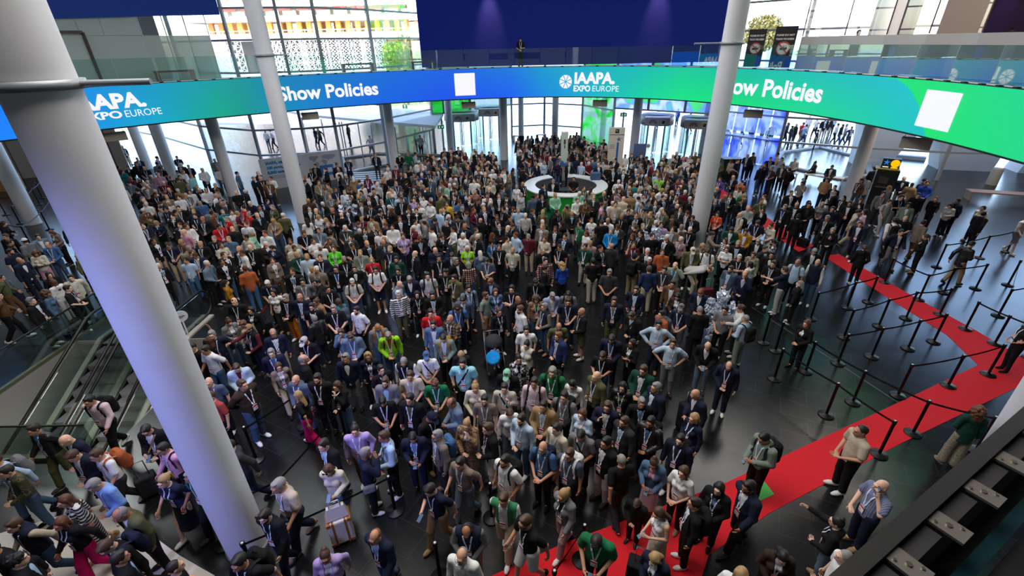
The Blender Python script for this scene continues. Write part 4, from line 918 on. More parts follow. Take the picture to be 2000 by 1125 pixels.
PEOPLE = """-14.60 12.31 1.008 m st 110 jkt:black/white trousers:black grey S,W|grey-haired man in black jacket over white, black trousers, sunglasses on head
-14.72 12.92 0.97 f st 119 shirt:denim jeans:paleblue curly:brown N|curly-haired woman in denim shirt, pale jeans
-14.31 13.22 0.968 m hd 117 tee:black trousers:black dark W|dark-haired man in black T-shirt, black trousers, hands held together
-15.33 13.88 0.91 f st -102 sweat:white trousers:white long:auburn N|auburn long-haired woman in white sweater, white trousers
-14.70 13.90 1.024 m wk 42 jkt:cream/white trousers:black dark XK,W|dark-haired man in cream jacket over white, black trousers, walking
-15.90 14.36 0.948 f st 68 sweat:black trousers:black long:black N|black long-haired woman in black sweater, black trousers
-19.17 16.43 0.968 m st 89 polo:navy shorts:blue dark K,N,F|dark-haired man in navy polo shirt, blue shorts, beard
-17.79 15.37 1.024 m st 79 jkt:navy/white trousers:navy bald N|man in navy jacket over white, navy trousers, right of man in navy polo shirt, beard
-19.43 17.38 1.0 m st -102 sweat:grey trousers:black dark C:white,N|dark-haired man in grey sweater, black trousers, white cap
-18.16 16.98 1.0 m hd 17 shirt:blue jeans:blue balding:brown B0|balding man in blue shirt, blue jeans, hands held together
-18.08 16.30 0.955 f cr 28 sweat:cream wide:pink curly:auburn N|curly-haired woman in cream sweater, wide pink trousers, arms crossed
-19.53 18.00 0.968 m st 57 jkt:steel/white trousers:charcoal dark -|dark-haired man in steel blue jacket over white, dark grey trousers
-19.45 18.67 0.948 f ph -14 jkt:taupe/white trousers:black long:auburn -|auburn long-haired woman in taupe jacket over white, black trousers, looking at a phone
-19.20 19.11 0.984 m st 45 jkt:navy/black trousers:black dark C:black|dark-haired man in navy jacket over black, black trousers, black cap
-16.70 16.72 1.016 m st 75 jkt:brown/black trousers:black grey G|grey-haired man in brown jacket over black, black trousers, glasses
-16.26 16.07 0.917 f st 85 sweat:olive jeans:blue curly:blond -|curly-haired woman in olive sweater, blue jeans
-15.47 15.59 1.0 m wk 95 jkt:navy/white trousers:beige dark N|dark-haired man in navy jacket over white, beige trousers, walking
-19.91 17.19 1.016 m st 129 jkt:black/yellow trousers:black dark -|dark-haired man in black jacket over yellow, black trousers
-20.69 17.90 1.016 m st 9 jkt:black/grey trousers:black brown N|brown-haired man in black jacket over grey, black trousers, behind man in black jacket over yellow
-22.81 19.82 0.955 f ph 109 sweat:black trousers:black long:brown N|brown long-haired woman in black sweater, black trousers, looking at a phone
-16.06 12.66 1.0 m wk 132 jkt:brown/black trousers:black dark N,W|dark-haired man in brown jacket over black, black trousers, walking
-17.35 14.06 0.976 m wk 131 jkt:olive/black trousers:brown dark N,W|dark-haired man in olive jacket over black, brown trousers, walking
-9.24 7.90 0.976 m wk -1 shirt:palepink trousers:black black B:black,F,W|black-haired man in pale pink shirt, black trousers, black backpack, walking
-9.60 7.00 1.008 m wk -16 jkt:leather/cyan trousers:olive dark -|dark-haired man in black leather jacket over cyan, olive trousers, walking
-8.69 6.73 1.016 m lk -18 jkt:navy/ltblue trousers:navy bald N|bald man in navy jacket over light blue, navy trousers, looking down
-8.31 6.39 0.984 m lk -8 jkt:navy/white trousers:navy brown -|brown-haired man in navy jacket over white, navy trousers, looking down
-7.80 6.32 1.0 m wk -24 tee:white trousers:charcoal brown B:rust,W|brown-haired man in white T-shirt, dark grey trousers, rust orange backpack, walking
-7.33 6.95 1.016 m ph 7 jkt:black/white trousers:black dark G,X:tan|dark-haired man in black jacket over white, black trousers, glasses, tan shoulder strap
-6.67 6.46 0.984 m wk -24 shirt:pink trousers:black dark G,B:black|dark-haired man in pink shirt, black trousers, glasses, black backpack, walking
-9.67 6.25 0.976 m wk -23 shirt:ltblue jeans:blue brown B:grey|brown-haired man in light blue shirt, blue jeans, grey backpack, walking
-9.24 5.97 0.968 m hd -23 jkt:camo/ltblue jeans:blue dark -|dark-haired man in camouflage jacket over light blue, blue jeans, hands held together
-7.27 5.65 1.032 m lk -18 shirt:skyblue trousers:black grey -|grey-haired man in sky blue shirt, black trousers, looking down
-6.20 5.74 0.97 f wk -13 dress:navy none pony:blond S,W|blond ponytailed woman in navy dress, sunglasses on head, walking
-5.70 5.78 1.016 m wk -20 polo:teal trousers:black grey B:black|grey-haired man in teal polo shirt, black trousers, black backpack, walking
-8.64 8.83 0.976 m wk -16 shirt:ltblue jeans:blue balding:brown G|balding man in light blue shirt, blue jeans, glasses, walking
-7.73 5.44 0.91 f wk -25 top:stripebw skirt:stripebw long:auburn -|auburn long-haired woman in black and white striped top, black and white striped skirt, walking
-7.42 5.00 0.925 f wk -14 sweat:black wide:magenta long:auburn -|auburn long-haired woman in black sweater, wide magenta trousers, walking
-8.05 4.92 0.984 m wk -16 vest:navy/beige jeans:blue brown -|brown-haired man in navy gilet over beige, blue jeans, walking
-6.37 5.07 1.024 m lk -29 jkt:olive/white trousers:black balding:grey G,N|balding man in olive jacket over white, black trousers, glasses, looking down
-6.23 4.59 1.008 m lp -16 jkt:black/white trousers:black brown G,N,B:navy|brown-haired man in black jacket over white, black trousers, glasses, navy backpack, looking down
-5.90 4.20 1.024 m st 135 jkt:black/ltblue trousers:black dark N|man in black jacket over light blue, in front of man in olive jacket over white
-5.04 4.09 0.984 m st 131 tee:black trousers:black buzz N|man in black T-shirt and black trousers, left of man in black T-shirt, black backpack
-7.39 4.19 1.032 m st 130 jkt:black/ltblue trousers:black curlyshort:black N|curly-haired man in black jacket over light blue, black trousers
-7.91 4.44 1.032 m wk -19 jkt:black/white trousers:black black N|black-haired man in black jacket over white, black trousers, walking
-4.02 5.52 1.032 m wk -29 tee:beige trousers:navy grey F|grey-haired man in beige T-shirt, navy trousers, walking
-4.03 4.96 1.008 m wk -16 jkt:black/black jeans:navy dark S,K|dark-haired man in black jacket over black, navy jeans, sunglasses on head, beard, walking
-3.37 5.93 0.97 f wp 0 sweat:cream jeans:blue long:brown S,N|brown long-haired woman in cream sweater, blue jeans, sunglasses on head, walking with a phone
-2.93 4.37 0.91 f wk 14 jkt:lilac/white trousers:black bun:brown G,N|brown bun-haired woman in lilac jacket over white, black trousers, glasses, walking
-4.04 4.20 1.032 m wk -16 tee:black trousers:black black B:black|black-haired man in black T-shirt, black trousers, black backpack, walking
-2.16 4.59 0.984 m wk -25 jkt:navy/ltblue jeans:blue balding:ginger G|balding man in navy jacket over light blue, blue jeans, glasses, walking
-6.94 8.37 0.984 m st 10 tee:slate jeans:navy bald -|bald man in slate blue T-shirt, navy jeans
-6.59 7.82 1.0 m st -20 tee:brick trousers:black brown N|brown-haired man in brick red T-shirt, black trousers
-6.08 8.17 1.016 m pk 67 jkt:dkbrown/black jeans:blue brown F,W|brown-haired man in dark brown jacket over black, blue jeans, hands behind
-4.97 8.41 0.976 m st -14 sweat:slate jeans:blue bald K|bald man in slate blue sweater, blue jeans, beard
-4.47 8.38 1.0 m st -2 sweat:black jeans:navy dark K|dark-haired man in black sweater, navy jeans, beard
-3.98 8.28 0.932 f fc -24 sweat:black wide:denim long:brown -|brown long-haired woman in black sweater, wide denim trousers, hand at face
-4.69 7.91 0.94 f wk -99 tee:black wide:magenta long:blond W|blond long-haired woman in black T-shirt, wide magenta trousers, walking
-3.58 6.41 1.024 m wk -26 jkt:black/ltblue trousers:black dark -|dark-haired man in black jacket over light blue, black trousers, walking
-3.16 6.79 0.984 m st 10 shirt:lilac trousers:brown bun:dark -|dark bun-haired man in lilac shirt, brown trousers
-2.83 6.14 1.0 m fc 115 sweat:navy trousers:black grey N,X:grey|grey-haired man in navy sweater, black trousers, grey shoulder strap, hand at face
-2.48 6.54 1.024 m hd -59 shirt:ltblue trousers:black brown N,X:brown|brown-haired man in light blue shirt, black trousers, brown shoulder strap, hands held together
-2.83 7.68 1.0 m ph 15 tee:black trousers:black black S|black-haired man in black T-shirt, black trousers, sunglasses on head, looking at a phone
-2.87 8.18 1.024 m st -1 jkt:grey/ltblue trousers:black brown K,N|brown-haired man in grey jacket over light blue, black trousers, beard
-3.11 8.68 0.992 m st 40 polo:black trousers:black dark -|dark-haired man in black polo shirt, black trousers
-5.37 6.44 1.008 m wk -40 sweat:charcoal jeans:navy dark N|dark-haired man in dark grey sweater, navy jeans, walking
-1.40 5.42 1.0 m wp -36 polo:navy trousers:tan dark R|dark-haired man in navy polo shirt, tan trousers, walking with a phone
-0.96 5.95 1.0 m wk -31 polo:taupe jeans:paleblue dark -|dark-haired man in taupe polo shirt, pale jeans, walking
-0.17 5.92 1.008 m st -43 polo:white trousers:beige black K,B:black|black-haired man in white polo shirt, beige trousers, beard, black backpack
-0.19 5.22 0.984 m wk -18 tee:whitegreen trousers:beige brown -|brown-haired man in white and green T-shirt, beige trousers, walking
0.20 4.71 1.032 m wk -57 tee:black shorts:white brown G,K|brown-haired man in black T-shirt, white shorts, glasses, beard, walking
0.85 5.27 0.963 f wk -49 jkt:grey/black trousers:dustypink pony:blond -|blond ponytailed woman in grey jacket over black, dusty pink trousers, walking
-0.77 4.76 0.976 m hl -6 vest:navy/grey trousers:tan balding:dark -|balding man in navy gilet over grey, tan trousers, looking down
-0.82 4.21 0.976 m st -19 shirt:white trousers:black balding:grey G|balding man in white shirt, black trousers, glasses
-2.38 8.45 0.992 m hd 6 tee:beige trousers:black brown -|brown-haired man in beige T-shirt, black trousers, hands held together
-1.77 8.26 0.976 m ph 2 polo:green trousers:khaki curlyshort:auburn -|curly-haired man in green polo shirt, khaki trousers, looking at a phone
-2.21 7.59 1.024 m st -14 jkt:black/olive trousers:black black -|black-haired man in black jacket over olive, black trousers
-1.80 7.15 1.008 m hl 54 sweat:black trousers:black dark C:navy|dark-haired man in black sweater, black trousers, navy cap, looking down
-2.00 6.68 0.968 m ph 7 jkt:navy/skyblue trousers:navy black -|black-haired man in navy jacket over sky blue, navy trousers, looking at a phone
-1.48 6.55 1.008 m st -57 jkt:taupe/white trousers:charcoal grey K,B:blue,G|grey-haired man in taupe jacket over white, dark grey trousers, beard, blue backpack
-1.23 7.49 1.024 m ph -61 jkt:steel/grey trousers:tan balding:brown N|balding man in steel blue jacket over grey, tan trousers, looking at a phone
-0.86 8.05 0.97 f fc 1 shirt:cream trousers:black bun:blond N|blond bun-haired woman in cream shirt, black trousers, hand at face
-0.63 7.58 0.984 m st -5 polo:taupe trousers:charcoal dark K|dark-haired man in taupe polo shirt, dark grey trousers, beard
-1.20 8.81 1.024 m st -2 polo:aqua trousers:black dark F,K,X:black|dark-haired man in aqua blue polo shirt, black trousers, beard, black shoulder strap
-0.13 8.52 0.992 m ph -14 jkt:black/white trousers:black dark C:mint|dark-haired man in black jacket over white, black trousers, mint green cap, looking at a phone
-0.21 7.98 0.976 m sp -8 shirt:stone trousers:black dark X:black|dark-haired man in stone coloured shirt, black trousers, black shoulder strap, hand at strap
-0.12 7.38 0.917 f lk 11 sweat:white jeans:paleblue short:brown -|brown short-haired woman in white sweater, pale jeans, looking down
0.16 6.96 1.008 m st -41 shirt:paleblue jeans:blue dark K|dark-haired man in pale blue shirt, blue jeans, beard
0.45 8.04 1.024 m st -13 shirt:palepink trousers:grey dark B:black|dark-haired man in pale pink shirt, grey trousers, black backpack
0.62 7.30 1.032 m hd -25 jkt:tan/ltblue trousers:brown dark -|dark-haired man in tan jacket over light blue, brown trousers, hands held together
0.89 8.42 1.024 m st -16 polo:green trousers:black grey F,B:black|grey-haired man in green polo shirt, black trousers, black backpack
1.37 8.26 0.917 f lk -29 shirt:white trousers:black long:black -|black long-haired woman in white shirt, black trousers, looking down
1.07 7.56 1.032 m st -28 tee:grey trousers:black dark B:black|dark-haired man in grey T-shirt, black trousers, black backpack
1.41 7.19 0.932 f sp -41 shirt:paleblue trousers:olive long:auburn -|auburn long-haired woman in pale blue shirt, olive trousers, hand at strap
0.83 6.68 1.0 m st -52 shirt:cream trousers:beige dark S|dark-haired man in cream shirt, beige trousers, sunglasses on head
1.33 6.61 1.0 m lk -31 polo:grey trousers:black black X:black|black-haired man in grey polo shirt, black trousers, black shoulder strap, looking down
0.53 6.21 1.016 m hd -30 polo:blue trousers:black bald B:navy|bald man in blue polo shirt, black trousers, navy backpack, hands held together
1.00 6.03 1.008 m st -39 polo:slate trousers:black brown G,B:white|brown-haired man in slate blue polo shirt, black trousers, glasses, white backpack
-0.95 6.94 0.97 f fc -12 jkt:leopard/white skirt:leopard pony:blond N|blond ponytailed woman in leopard print jacket over white, leopard print skirt, hand at face
-0.49 6.72 1.008 m st -66 jkt:black/maroon trousers:white brown -|brown-haired man in black jacket over maroon, white trousers
1.28 4.54 0.976 m phl -26 polo:green trousers:navy black F|black-haired man in green polo shirt, navy trousers, looking down at a phone
2.14 5.38 0.743 m lk -37 sweat:black trousers:black brown N|brown-haired boy in black sweater, black trousers, looking down
1.93 5.83 0.984 m wk -168 tee:black trousers:charcoal greyshort N|short-grey-haired man in black T-shirt, dark grey trousers, walking
2.55 5.94 0.963 f ph -33 jkt:denim/pink dress:palepink bun:brown N|brown bun-haired woman in denim jacket over pink, skirt, looking at a phone
2.98 5.66 0.963 f hd -53 tee:white trousers:black long:brown -|brown long-haired woman in white T-shirt, black trousers, hands held together
2.41 4.92 0.932 f ph -76 tank:white skirt:cream long:brown -|brown long-haired woman in white tank top, cream skirt, looking at a phone
2.92 4.97 0.992 m st -100 jkt:black/white trousers:black dark B:black,W|dark-haired man in black jacket over white, black trousers, black backpack
3.47 5.32 0.955 f hd -48 jkt:black/denim trousers:black long:black G|black long-haired woman in black jacket over denim, black trousers, glasses, hands held together
3.97 5.24 1.032 m wk -77 jkt:navy/white trousers:black black S,K|black-haired man in navy jacket over white, black trousers, sunglasses on head, beard, walking
2.12 4.23 0.925 f lk -47 jkt:navy/white trousers:navy long:blond -|blond long-haired woman in navy jacket over white, navy trousers, looking down
1.88 8.24 1.008 m st -58 jkt:olive/black trousers:black bald -|bald man in olive jacket over black, black trousers
2.41 7.98 0.955 f st -27 jkt:leather/olive dress:olive long:black S|black long-haired woman in black leather jacket over olive, skirt, sunglasses on head
2.97 8.40 1.032 m hd -39 jkt:dkgreen/white trousers:brown brown -|brown-haired man in dark green jacket over white, brown trousers, hands held together
3.09 7.77 1.032 m st -72 jkt:navy/white trousers:navy grey -|grey-haired man in navy jacket over white, navy trousers
2.68 7.45 0.968 m st -10 jkt:black/skyblue trousers:black grey -|grey-haired man in black jacket over sky blue, black trousers
1.93 7.29 1.0 m sp -25 jkt:navy/white trousers:navy brown G|brown-haired man in navy jacket over white, navy trousers, glasses, hand at strap
2.20 6.86 0.984 m st -58 jkt:charcoal/ltblue trousers:black brown K|brown-haired man in dark grey jacket over light blue, black trousers, beard
2.70 6.80 1.016 m st -42 jkt:leather/blue trousers:navy dark K,B:black|dark-haired man in black leather jacket over blue, navy trousers, beard, black backpack
1.72 6.29 1.008 m st -55 jkt:black/white trousers:ltgrey black -|black-haired man in black jacket over white, light grey trousers
3.97 7.60 1.016 m lk -78 jkt:navy/white trousers:navy bald N|bald man in navy jacket over white, navy trousers, looking down
3.63 6.94 0.97 f st -68 shirt:navy trousers:charcoal bob:blond -|blond bob-haired woman in navy shirt, dark grey trousers
3.15 6.39 0.968 m st -41 sweat:navy trousers:charcoal dark K,B:black|dark-haired man in navy sweater, dark grey trousers, beard, black backpack
4.78 6.32 1.032 m ph -77 sweat:sage trousers:black black B:black|black-haired man in sage green sweater, black trousers, black backpack, looking at a phone
6.18 5.25 0.976 m er -95 polo:stripeblue jeans:navy bald F|bald man in blue striped polo shirt, navy jeans, phone at ear
5.11 4.63 0.925 f ex -133 sweat:black jeans:paleblue bun:black G|black bun-haired woman in black sweater, pale jeans, glasses, arm stretched out
4.01 4.29 0.91 f hl -23 jkt:dkbrown/white trousers:black long:black -|black long-haired woman in dark brown jacket over white, black trousers, looking down
4.77 4.03 1.0 m st -110 tee:white trousers:black greyshort N|short-grey-haired man in white T-shirt, black trousers
3.17 3.85 0.97 f st -39 tee:white trousers:black long:blond N|blond long-haired woman in white T-shirt, black trousers
6.64 6.44 1.008 m hd -96 polo:beige trousers:black buzz N,W,F|crop-haired man in beige polo shirt, black trousers, hands held together
9.41 7.00 0.94 f st -203 jkt:dkgreen/black wide:patterned curly:auburn N|curly-haired woman in dark green jacket over black, wide patterned trousers
-7.97 10.34 1.008 m wk 18 sweat:navy trousers:navy grey G,K|grey-haired man in navy sweater, navy trousers, glasses, beard, walking
-7.68 9.64 1.008 m wk -21 tee:white jeans:blue dark -|dark-haired man in white T-shirt, blue jeans, walking
-8.15 9.83 0.976 m wk -20 tee:black trousers:black buzz N|crop-haired man in black T-shirt, black trousers, walking
-6.66 9.00 0.968 m ph 27 jkt:paleblue/maroon jeans:blue brown -|brown-haired man in pale blue jacket over maroon, blue jeans, looking at a phone
-7.98 11.04 0.97 f ph 56 jkt:grey/white jeans:blue bun:brown N|brown bun-haired woman in grey jacket over white, blue jeans, looking at a phone
-8.28 12.07 1.008 m st 4 jkt:black/black trousers:black bald S|bald man in black jacket over black, black trousers, sunglasses on head
-7.70 11.78 0.91 f st -2 jkt:black/white trousers:black bob:black G|black bob-haired woman in black jacket over white, black trousers, glasses
-7.47 11.00 0.963 f ph 4 sweat:taupe trousers:black short:auburn -|auburn short-haired woman in taupe sweater, black trousers, looking at a phone
-7.12 10.65 0.976 m ex -26 vest:black/maroon jeans:navy dark C:tan,K|dark-haired man in black gilet over maroon, navy jeans, tan cap, beard, arm stretched out
-6.38 10.35 0.984 m st 27 jkt:navy/white trousers:beige balding:grey G|balding man in navy jacket over white, beige trousers, glasses
-7.48 12.81 0.932 f st 0 tee:white trousers:charcoal long:black -|black long-haired woman in white T-shirt, dark grey trousers
-6.88 12.36 0.968 m st -11 jkt:black/plaidblue trousers:orange grey W|grey-haired man in black jacket over blue checked, orange trousers
-6.40 12.24 1.008 m st -2 jkt:navy/ltblue trousers:navy bald -|man in navy jacket over light blue, navy trousers, in front of man in grey shirt
-5.79 11.60 1.024 m st 7 polo:black trousers:navy dark K|dark-haired man in black polo shirt, navy trousers, beard
-5.89 12.20 0.917 f st -34 jkt:tan/white trousers:black bun:brown -|brown bun-haired woman in tan jacket over white, black trousers
-5.52 11.01 0.984 m st -123 jkt:leather/black trousers:navy grey N|grey-haired man in black leather jacket over black, navy trousers
-5.15 11.53 1.008 m hd 14 tee:black jeans:navy grey K|grey-haired man in black T-shirt, navy jeans, beard, hands held together
-5.18 12.04 0.948 f st -127 jkt:teal/white trousers:black long:brown N,B:slate|brown long-haired woman in teal jacket over white, black trousers, slate blue backpack
-5.80 12.85 0.976 m hd 44 polo:black trousers:navy dark B:black|dark-haired man in black polo shirt, navy trousers, black backpack, hands held together
-4.45 11.45 0.992 m st -24 tee:white trousers:black dark K|dark-haired man in white T-shirt, black trousers, beard
-5.39 10.09 0.968 m ph -12 tee:black trousers:black dark C:ltgrey,K|dark-haired man in black T-shirt, black trousers, light grey cap, beard, looking at a phone
-6.02 9.47 1.0 m wk 22 jkt:navy/blue trousers:navy grey -|grey-haired man in navy jacket over blue, navy trousers, walking
-5.72 9.07 0.917 f wk 37 jkt:taupe/white trousers:beige bob:brown -|brown bob-haired woman in taupe jacket over white, beige trousers, walking
-5.08 9.04 1.024 m st 129 jkt:black/black trousers:charcoal balding:grey G,N,X:black|balding man in black jacket over black, dark grey trousers, glasses, black shoulder strap
-4.05 9.12 1.008 m st 4 jkt:navy/white trousers:grey grey S,N|grey-haired man in navy jacket over white, grey trousers, sunglasses on head
-3.58 9.29 0.955 f st 16 jkt:navy/white trousers:black bob:blond S|blond bob-haired woman in navy jacket over white, black trousers, sunglasses on head
-4.26 10.19 1.0 m lk 13 jkt:steel/denim trousers:navy curlyshort:brown -|curly-haired man in steel blue jacket over denim, navy trousers, looking down
-4.63 10.53 0.917 f fc 4 jkt:denim/white wide:white short:brown N|brown short-haired woman in denim jacket over white, wide white trousers, hand at face
-3.68 10.65 0.976 m lk 19 jkt:grey/ltblue jeans:blue balding:grey B:orange|balding man in grey jacket over light blue, blue jeans, orange backpack, looking down
-3.30 10.26 0.976 m lk 13 jkt:lime/orange jeans:blue grey G,B:maroon|grey-haired man in lime green jacket over orange, blue jeans, glasses, maroon backpack, looking down
-3.46 12.32 1.0 m st 26 sweat:stripebw trousers:olive white K|white-haired man in black and white striped sweater, olive trousers, beard
-2.94 12.54 0.917 f st 13 jkt:black/slate trousers:black long:black -|black long-haired woman in black jacket over slate blue, black trousers
-2.41 12.25 1.0 m hd 11 jkt:black/ltblue trousers:brown dark -|dark-haired man in black jacket over light blue, brown trousers, hands held together
-2.29 11.09 1.032 m st 7 tee:red shorts:ltgrey dark -|dark-haired man in red T-shirt, light grey shorts
-2.15 10.62 0.984 m st 1 jkt:denim/white jeans:paleblue dark K|dark-haired man in denim jacket over white, pale jeans, beard
-1.69 10.82 1.016 m hd -36 shirt:plaidbrown jeans:blue bald K|bald man in brown checked shirt, blue jeans, beard, hands held together
-1.80 10.05 0.992 m lk 0 jkt:sage/white trousers:black dark B:mustard|dark-haired man in sage green jacket over white, black trousers, mustard backpack, looking down
-2.13 9.24 0.968 m hd 8 tee:white trousers:charcoal dark C:blue,X:black|dark-haired man in white T-shirt, dark grey trousers, blue cap, black shoulder strap, hands held together
-2.61 9.05 1.008 m lk -4 vest:black/white trousers:ltgrey greyshort G|short-grey-haired man in black gilet over white, light grey trousers, glasses, looking down
-1.30 9.44 0.94 f hl 3 jkt:black/white trousers:black long:blond N|blond long-haired woman in black jacket over white, black trousers, looking down
-1.59 11.54 1.0 m lk 8 tee:blue jeans:navy brown C:dkbrown,B:black|brown-haired man in blue T-shirt, navy jeans, dark brown cap, black backpack, looking down
-1.46 12.02 1.0 m lk -3 jkt:slate/white jeans:navy dark -|dark-haired man in slate blue jacket over white, navy jeans, looking down
-1.36 12.66 0.976 m st 26 sweat:steel jeans:navy dark K,B:black|dark-haired man in steel blue sweater, navy jeans, beard, black backpack
-0.82 12.10 1.008 m st 64 tee:sage shorts:tan brown K,N|brown-haired man in sage green T-shirt, tan shorts, beard
-0.52 12.50 0.955 f hd 12 shirt:denim jeans:blue long:auburn -|auburn long-haired woman in denim shirt, blue jeans, hands held together
-0.40 11.35 0.932 f st 32 jkt:black/black trousers:black bun:brown -|brown bun-haired woman in black jacket over black, black trousers
-0.01 12.43 1.032 m cr -10 polo:black trousers:charcoal dark -|dark-haired man in black polo shirt, dark grey trousers, arms crossed
0.15 11.95 0.968 m st 39 jkt:black/white trousers:black bald -|bald man in black jacket over white, black trousers
0.23 11.27 1.0 m st -61 polo:white trousers:charcoal curlyshort:auburn K|curly-haired man in white polo shirt, dark grey trousers, beard
0.72 12.06 0.94 f st 2 jkt:leopard/green jeans:blue curly:brown -|curly-haired woman in leopard print jacket over green, blue jeans
0.95 11.37 1.008 m hd -65 vest:navy/taupe jeans:blue grey -|grey-haired man in navy gilet over taupe, blue jeans, hands held together
1.18 12.24 0.976 m lk 14 jkt:lavblue/white jeans:paleblue grey -|grey-haired man in grey blue striped jacket over white, pale jeans, looking down
0.35 10.23 0.992 m st 3 polo:white trousers:charcoal dark N|dark-haired man in white polo shirt, dark grey trousers
0.36 9.73 0.917 f st -32 vest:cream/charcoal trousers:black bun:black -|black bun-haired woman in cream gilet over dark grey, black trousers
0.12 9.14 0.917 f st 9 jkt:zebra/black skirt:zebra bun:black -|black bun-haired woman in black and white patterned jacket over black, black and white patterned skirt
1.71 12.32 0.968 m lk -8 tee:grey trousers:black black K,B:black|black-haired man in grey T-shirt, black trousers, beard, black backpack, looking down
1.64 11.78 0.968 m st -8 tee:navy trousers:navy dark F,K|dark-haired man in navy T-shirt, navy trousers, beard, in front of man in grey T-shirt, beard
1.97 11.10 0.992 m hd -80 sweat:black shorts:olive bald W|bald man in black sweater, olive shorts, hands held together
1.22 10.52 0.984 m lk 3 tee:olive trousers:black balding:brown -|balding man in olive T-shirt, black trousers, looking down
1.21 9.98 0.968 m st -57 jkt:royalnavy/ltgrey trousers:black ginger -|ginger man in royal blue jacket over light grey, black trousers
2.95 11.62 1.016 m st -14 jkt:navy/taupe trousers:olive brown -|brown-haired man in navy jacket over taupe, olive trousers
3.79 12.38 0.976 m st -27 jkt:navy/paleblue jeans:blue brown K|brown-haired man in navy jacket over pale blue, blue jeans, beard
3.40 10.94 0.992 m lk -57 jkt:black/paleblue trousers:black brown N,X:black|brown-haired man in black jacket over pale blue, black trousers, black shoulder strap, looking down
2.53 9.80 1.024 m lk -19 jkt:navy/blue trousers:navy dark K|dark-haired man in navy jacket over blue, navy trousers, beard, looking down
2.19 9.17 0.976 m ph -23 tee:black jeans:blue brown -|brown-haired man in black T-shirt, blue jeans, looking at a phone
3.03 9.67 0.932 f cr -57 jkt:black/white trousers:black long:dark G|dark long-haired woman in black jacket over white, black trousers, glasses, arms crossed
3.89 10.38 0.984 m hp -21 shirt:paleblue trousers:navy black -|black-haired man in pale blue shirt, navy trousers, hands on hips
4.15 10.91 0.976 m st -71 jkt:rust/white trousers:black dark N,B:slate|dark-haired man in rust orange jacket over white, black trousers, slate blue backpack
3.99 9.52 0.984 m hp -18 tee:paleblue trousers:grey brown -|brown-haired man in pale blue T-shirt, grey trousers, hands on hips
4.76 11.19 1.0 m hd -33 tee:navy shorts:grey dark C:grey|dark-haired man in navy T-shirt, grey shorts, grey cap, hands held together
4.97 12.05 0.963 f ph -32 jkt:dkbrown/white trousers:black black -|black-haired woman in dark brown jacket over white, black trousers, looking at a phone
5.67 12.11 1.032 m hl -35 jkt:navy/white trousers:navy ginger N|ginger man in navy jacket over white, navy trousers, looking down
5.22 10.95 1.0 m ph -185 jkt:black/black trousers:black greyshort N|short-grey-haired man in black jacket over black, black trousers, looking at a phone
4.90 9.54 0.976 m phl -27 jkt:black/white jeans:paleblue bald N|bald man in black jacket over white, pale jeans, looking down at a phone
5.95 11.03 1.0 m st -48 polo:grey trousers:black black N|black-haired man in grey polo shirt, black trousers, left of curly-haired man in white shirt
6.45 11.09 0.992 m ex -100 shirt:white trousers:charcoal curlyshort:brown N|curly-haired man in white shirt, dark grey trousers, arm stretched out
6.33 10.59 0.968 m hd -151 shirt:paleblue trousers:sage greyshort N,B:black|short-grey-haired man in pale blue shirt, sage green trousers, black backpack, hands held together
5.09 8.71 0.968 m lk -35 jkt:navy/navy trousers:navy balding:brown B:navy|balding man in navy jacket over navy, navy trousers, navy backpack, looking down
7.93 10.45 0.917 f hd -67 jkt:black/white trousers:black bob:brown N|brown bob-haired woman in black jacket over white, black trousers, hands held together
17.21 20.27 0.992 m wk 0 tee:ltgrey trousers:ltgrey brown N,W|brown-haired man in light grey T-shirt, light grey trousers, walking
17.77 21.38 1.008 m st -20 sweat:grey trousers:charcoal dark -|dark-haired man in grey sweater, dark grey trousers
15.62 17.68 1.0 m wk -191 sweat:white trousers:black black N,B:black|black-haired man in white sweater, black trousers, black backpack, walking
15.09 16.70 0.968 m wk -12 jkt:navy/white trousers:grey dark -|dark-haired man in navy jacket over white, grey trousers, walking
16.28 17.98 1.024 m lk -52 tee:black jeans:navy bald N|bald man in black T-shirt, navy jeans, looking down
17.75 19.74 0.984 m st -42 jkt:sage/white trousers:black dark S,N|dark-haired man in sage green jacket over white, black trousers, sunglasses on head
16.55 17.48 0.984 m wk 107 jkt:taupe/brown trousers:brown dark N|dark-haired man in taupe jacket over brown, brown trousers, walking
15.80 16.27 0.925 f hd -119 jkt:black/white trousers:black pony:brown N|brown ponytailed woman in black jacket over white, black trousers, hands held together
20.02 20.94 0.91 f wk -54 jkt:black/black trousers:black bun:auburn N|auburn bun-haired woman in black jacket over black, black trousers, walking
19.87 19.93 0.917 f ph -65 sweat:ltgrey trousers:black long:black N,W|black long-haired woman in light grey sweater, black trousers, looking at a phone
20.32 20.15 0.992 m st -85 jkt:navy/navy jeans:navy black N|black-haired man in navy jacket over navy, navy jeans
19.11 20.95 1.016 m st -42 jkt:black/black jeans:navy dark N|man in black jacket over black, navy jeans, right of man in black T-shirt, taupe trousers
20.65 19.24 0.955 f st -77 sweat:cream trousers:black dark N|dark-haired woman in cream sweater, black trousers
19.65 18.25 1.008 m wk 103 jkt:black/black trousers:black black N|black-haired man in black jacket over black, black trousers, walking
16.43 15.21 1.0 m wp 93 jkt:leather/black trousers:tan dark N|dark-haired man in black leather jacket over black, tan trousers, walking with a phone
12.85 15.40 0.91 f st -210 jkt:black/black trousers:black pony:brown N|brown ponytailed woman in black jacket over black, black trousers
15.34 20.08 1.0 m st -37 jkt:black/white trousers:black dark -|dark-haired man in black jacket over white, black trousers, left of man in stone coloured T-shirt
16.37 20.86 0.917 f st -18 jkt:dkbrown/white trousers:black long:brown N|brown long-haired woman in dark brown jacket over white, black trousers
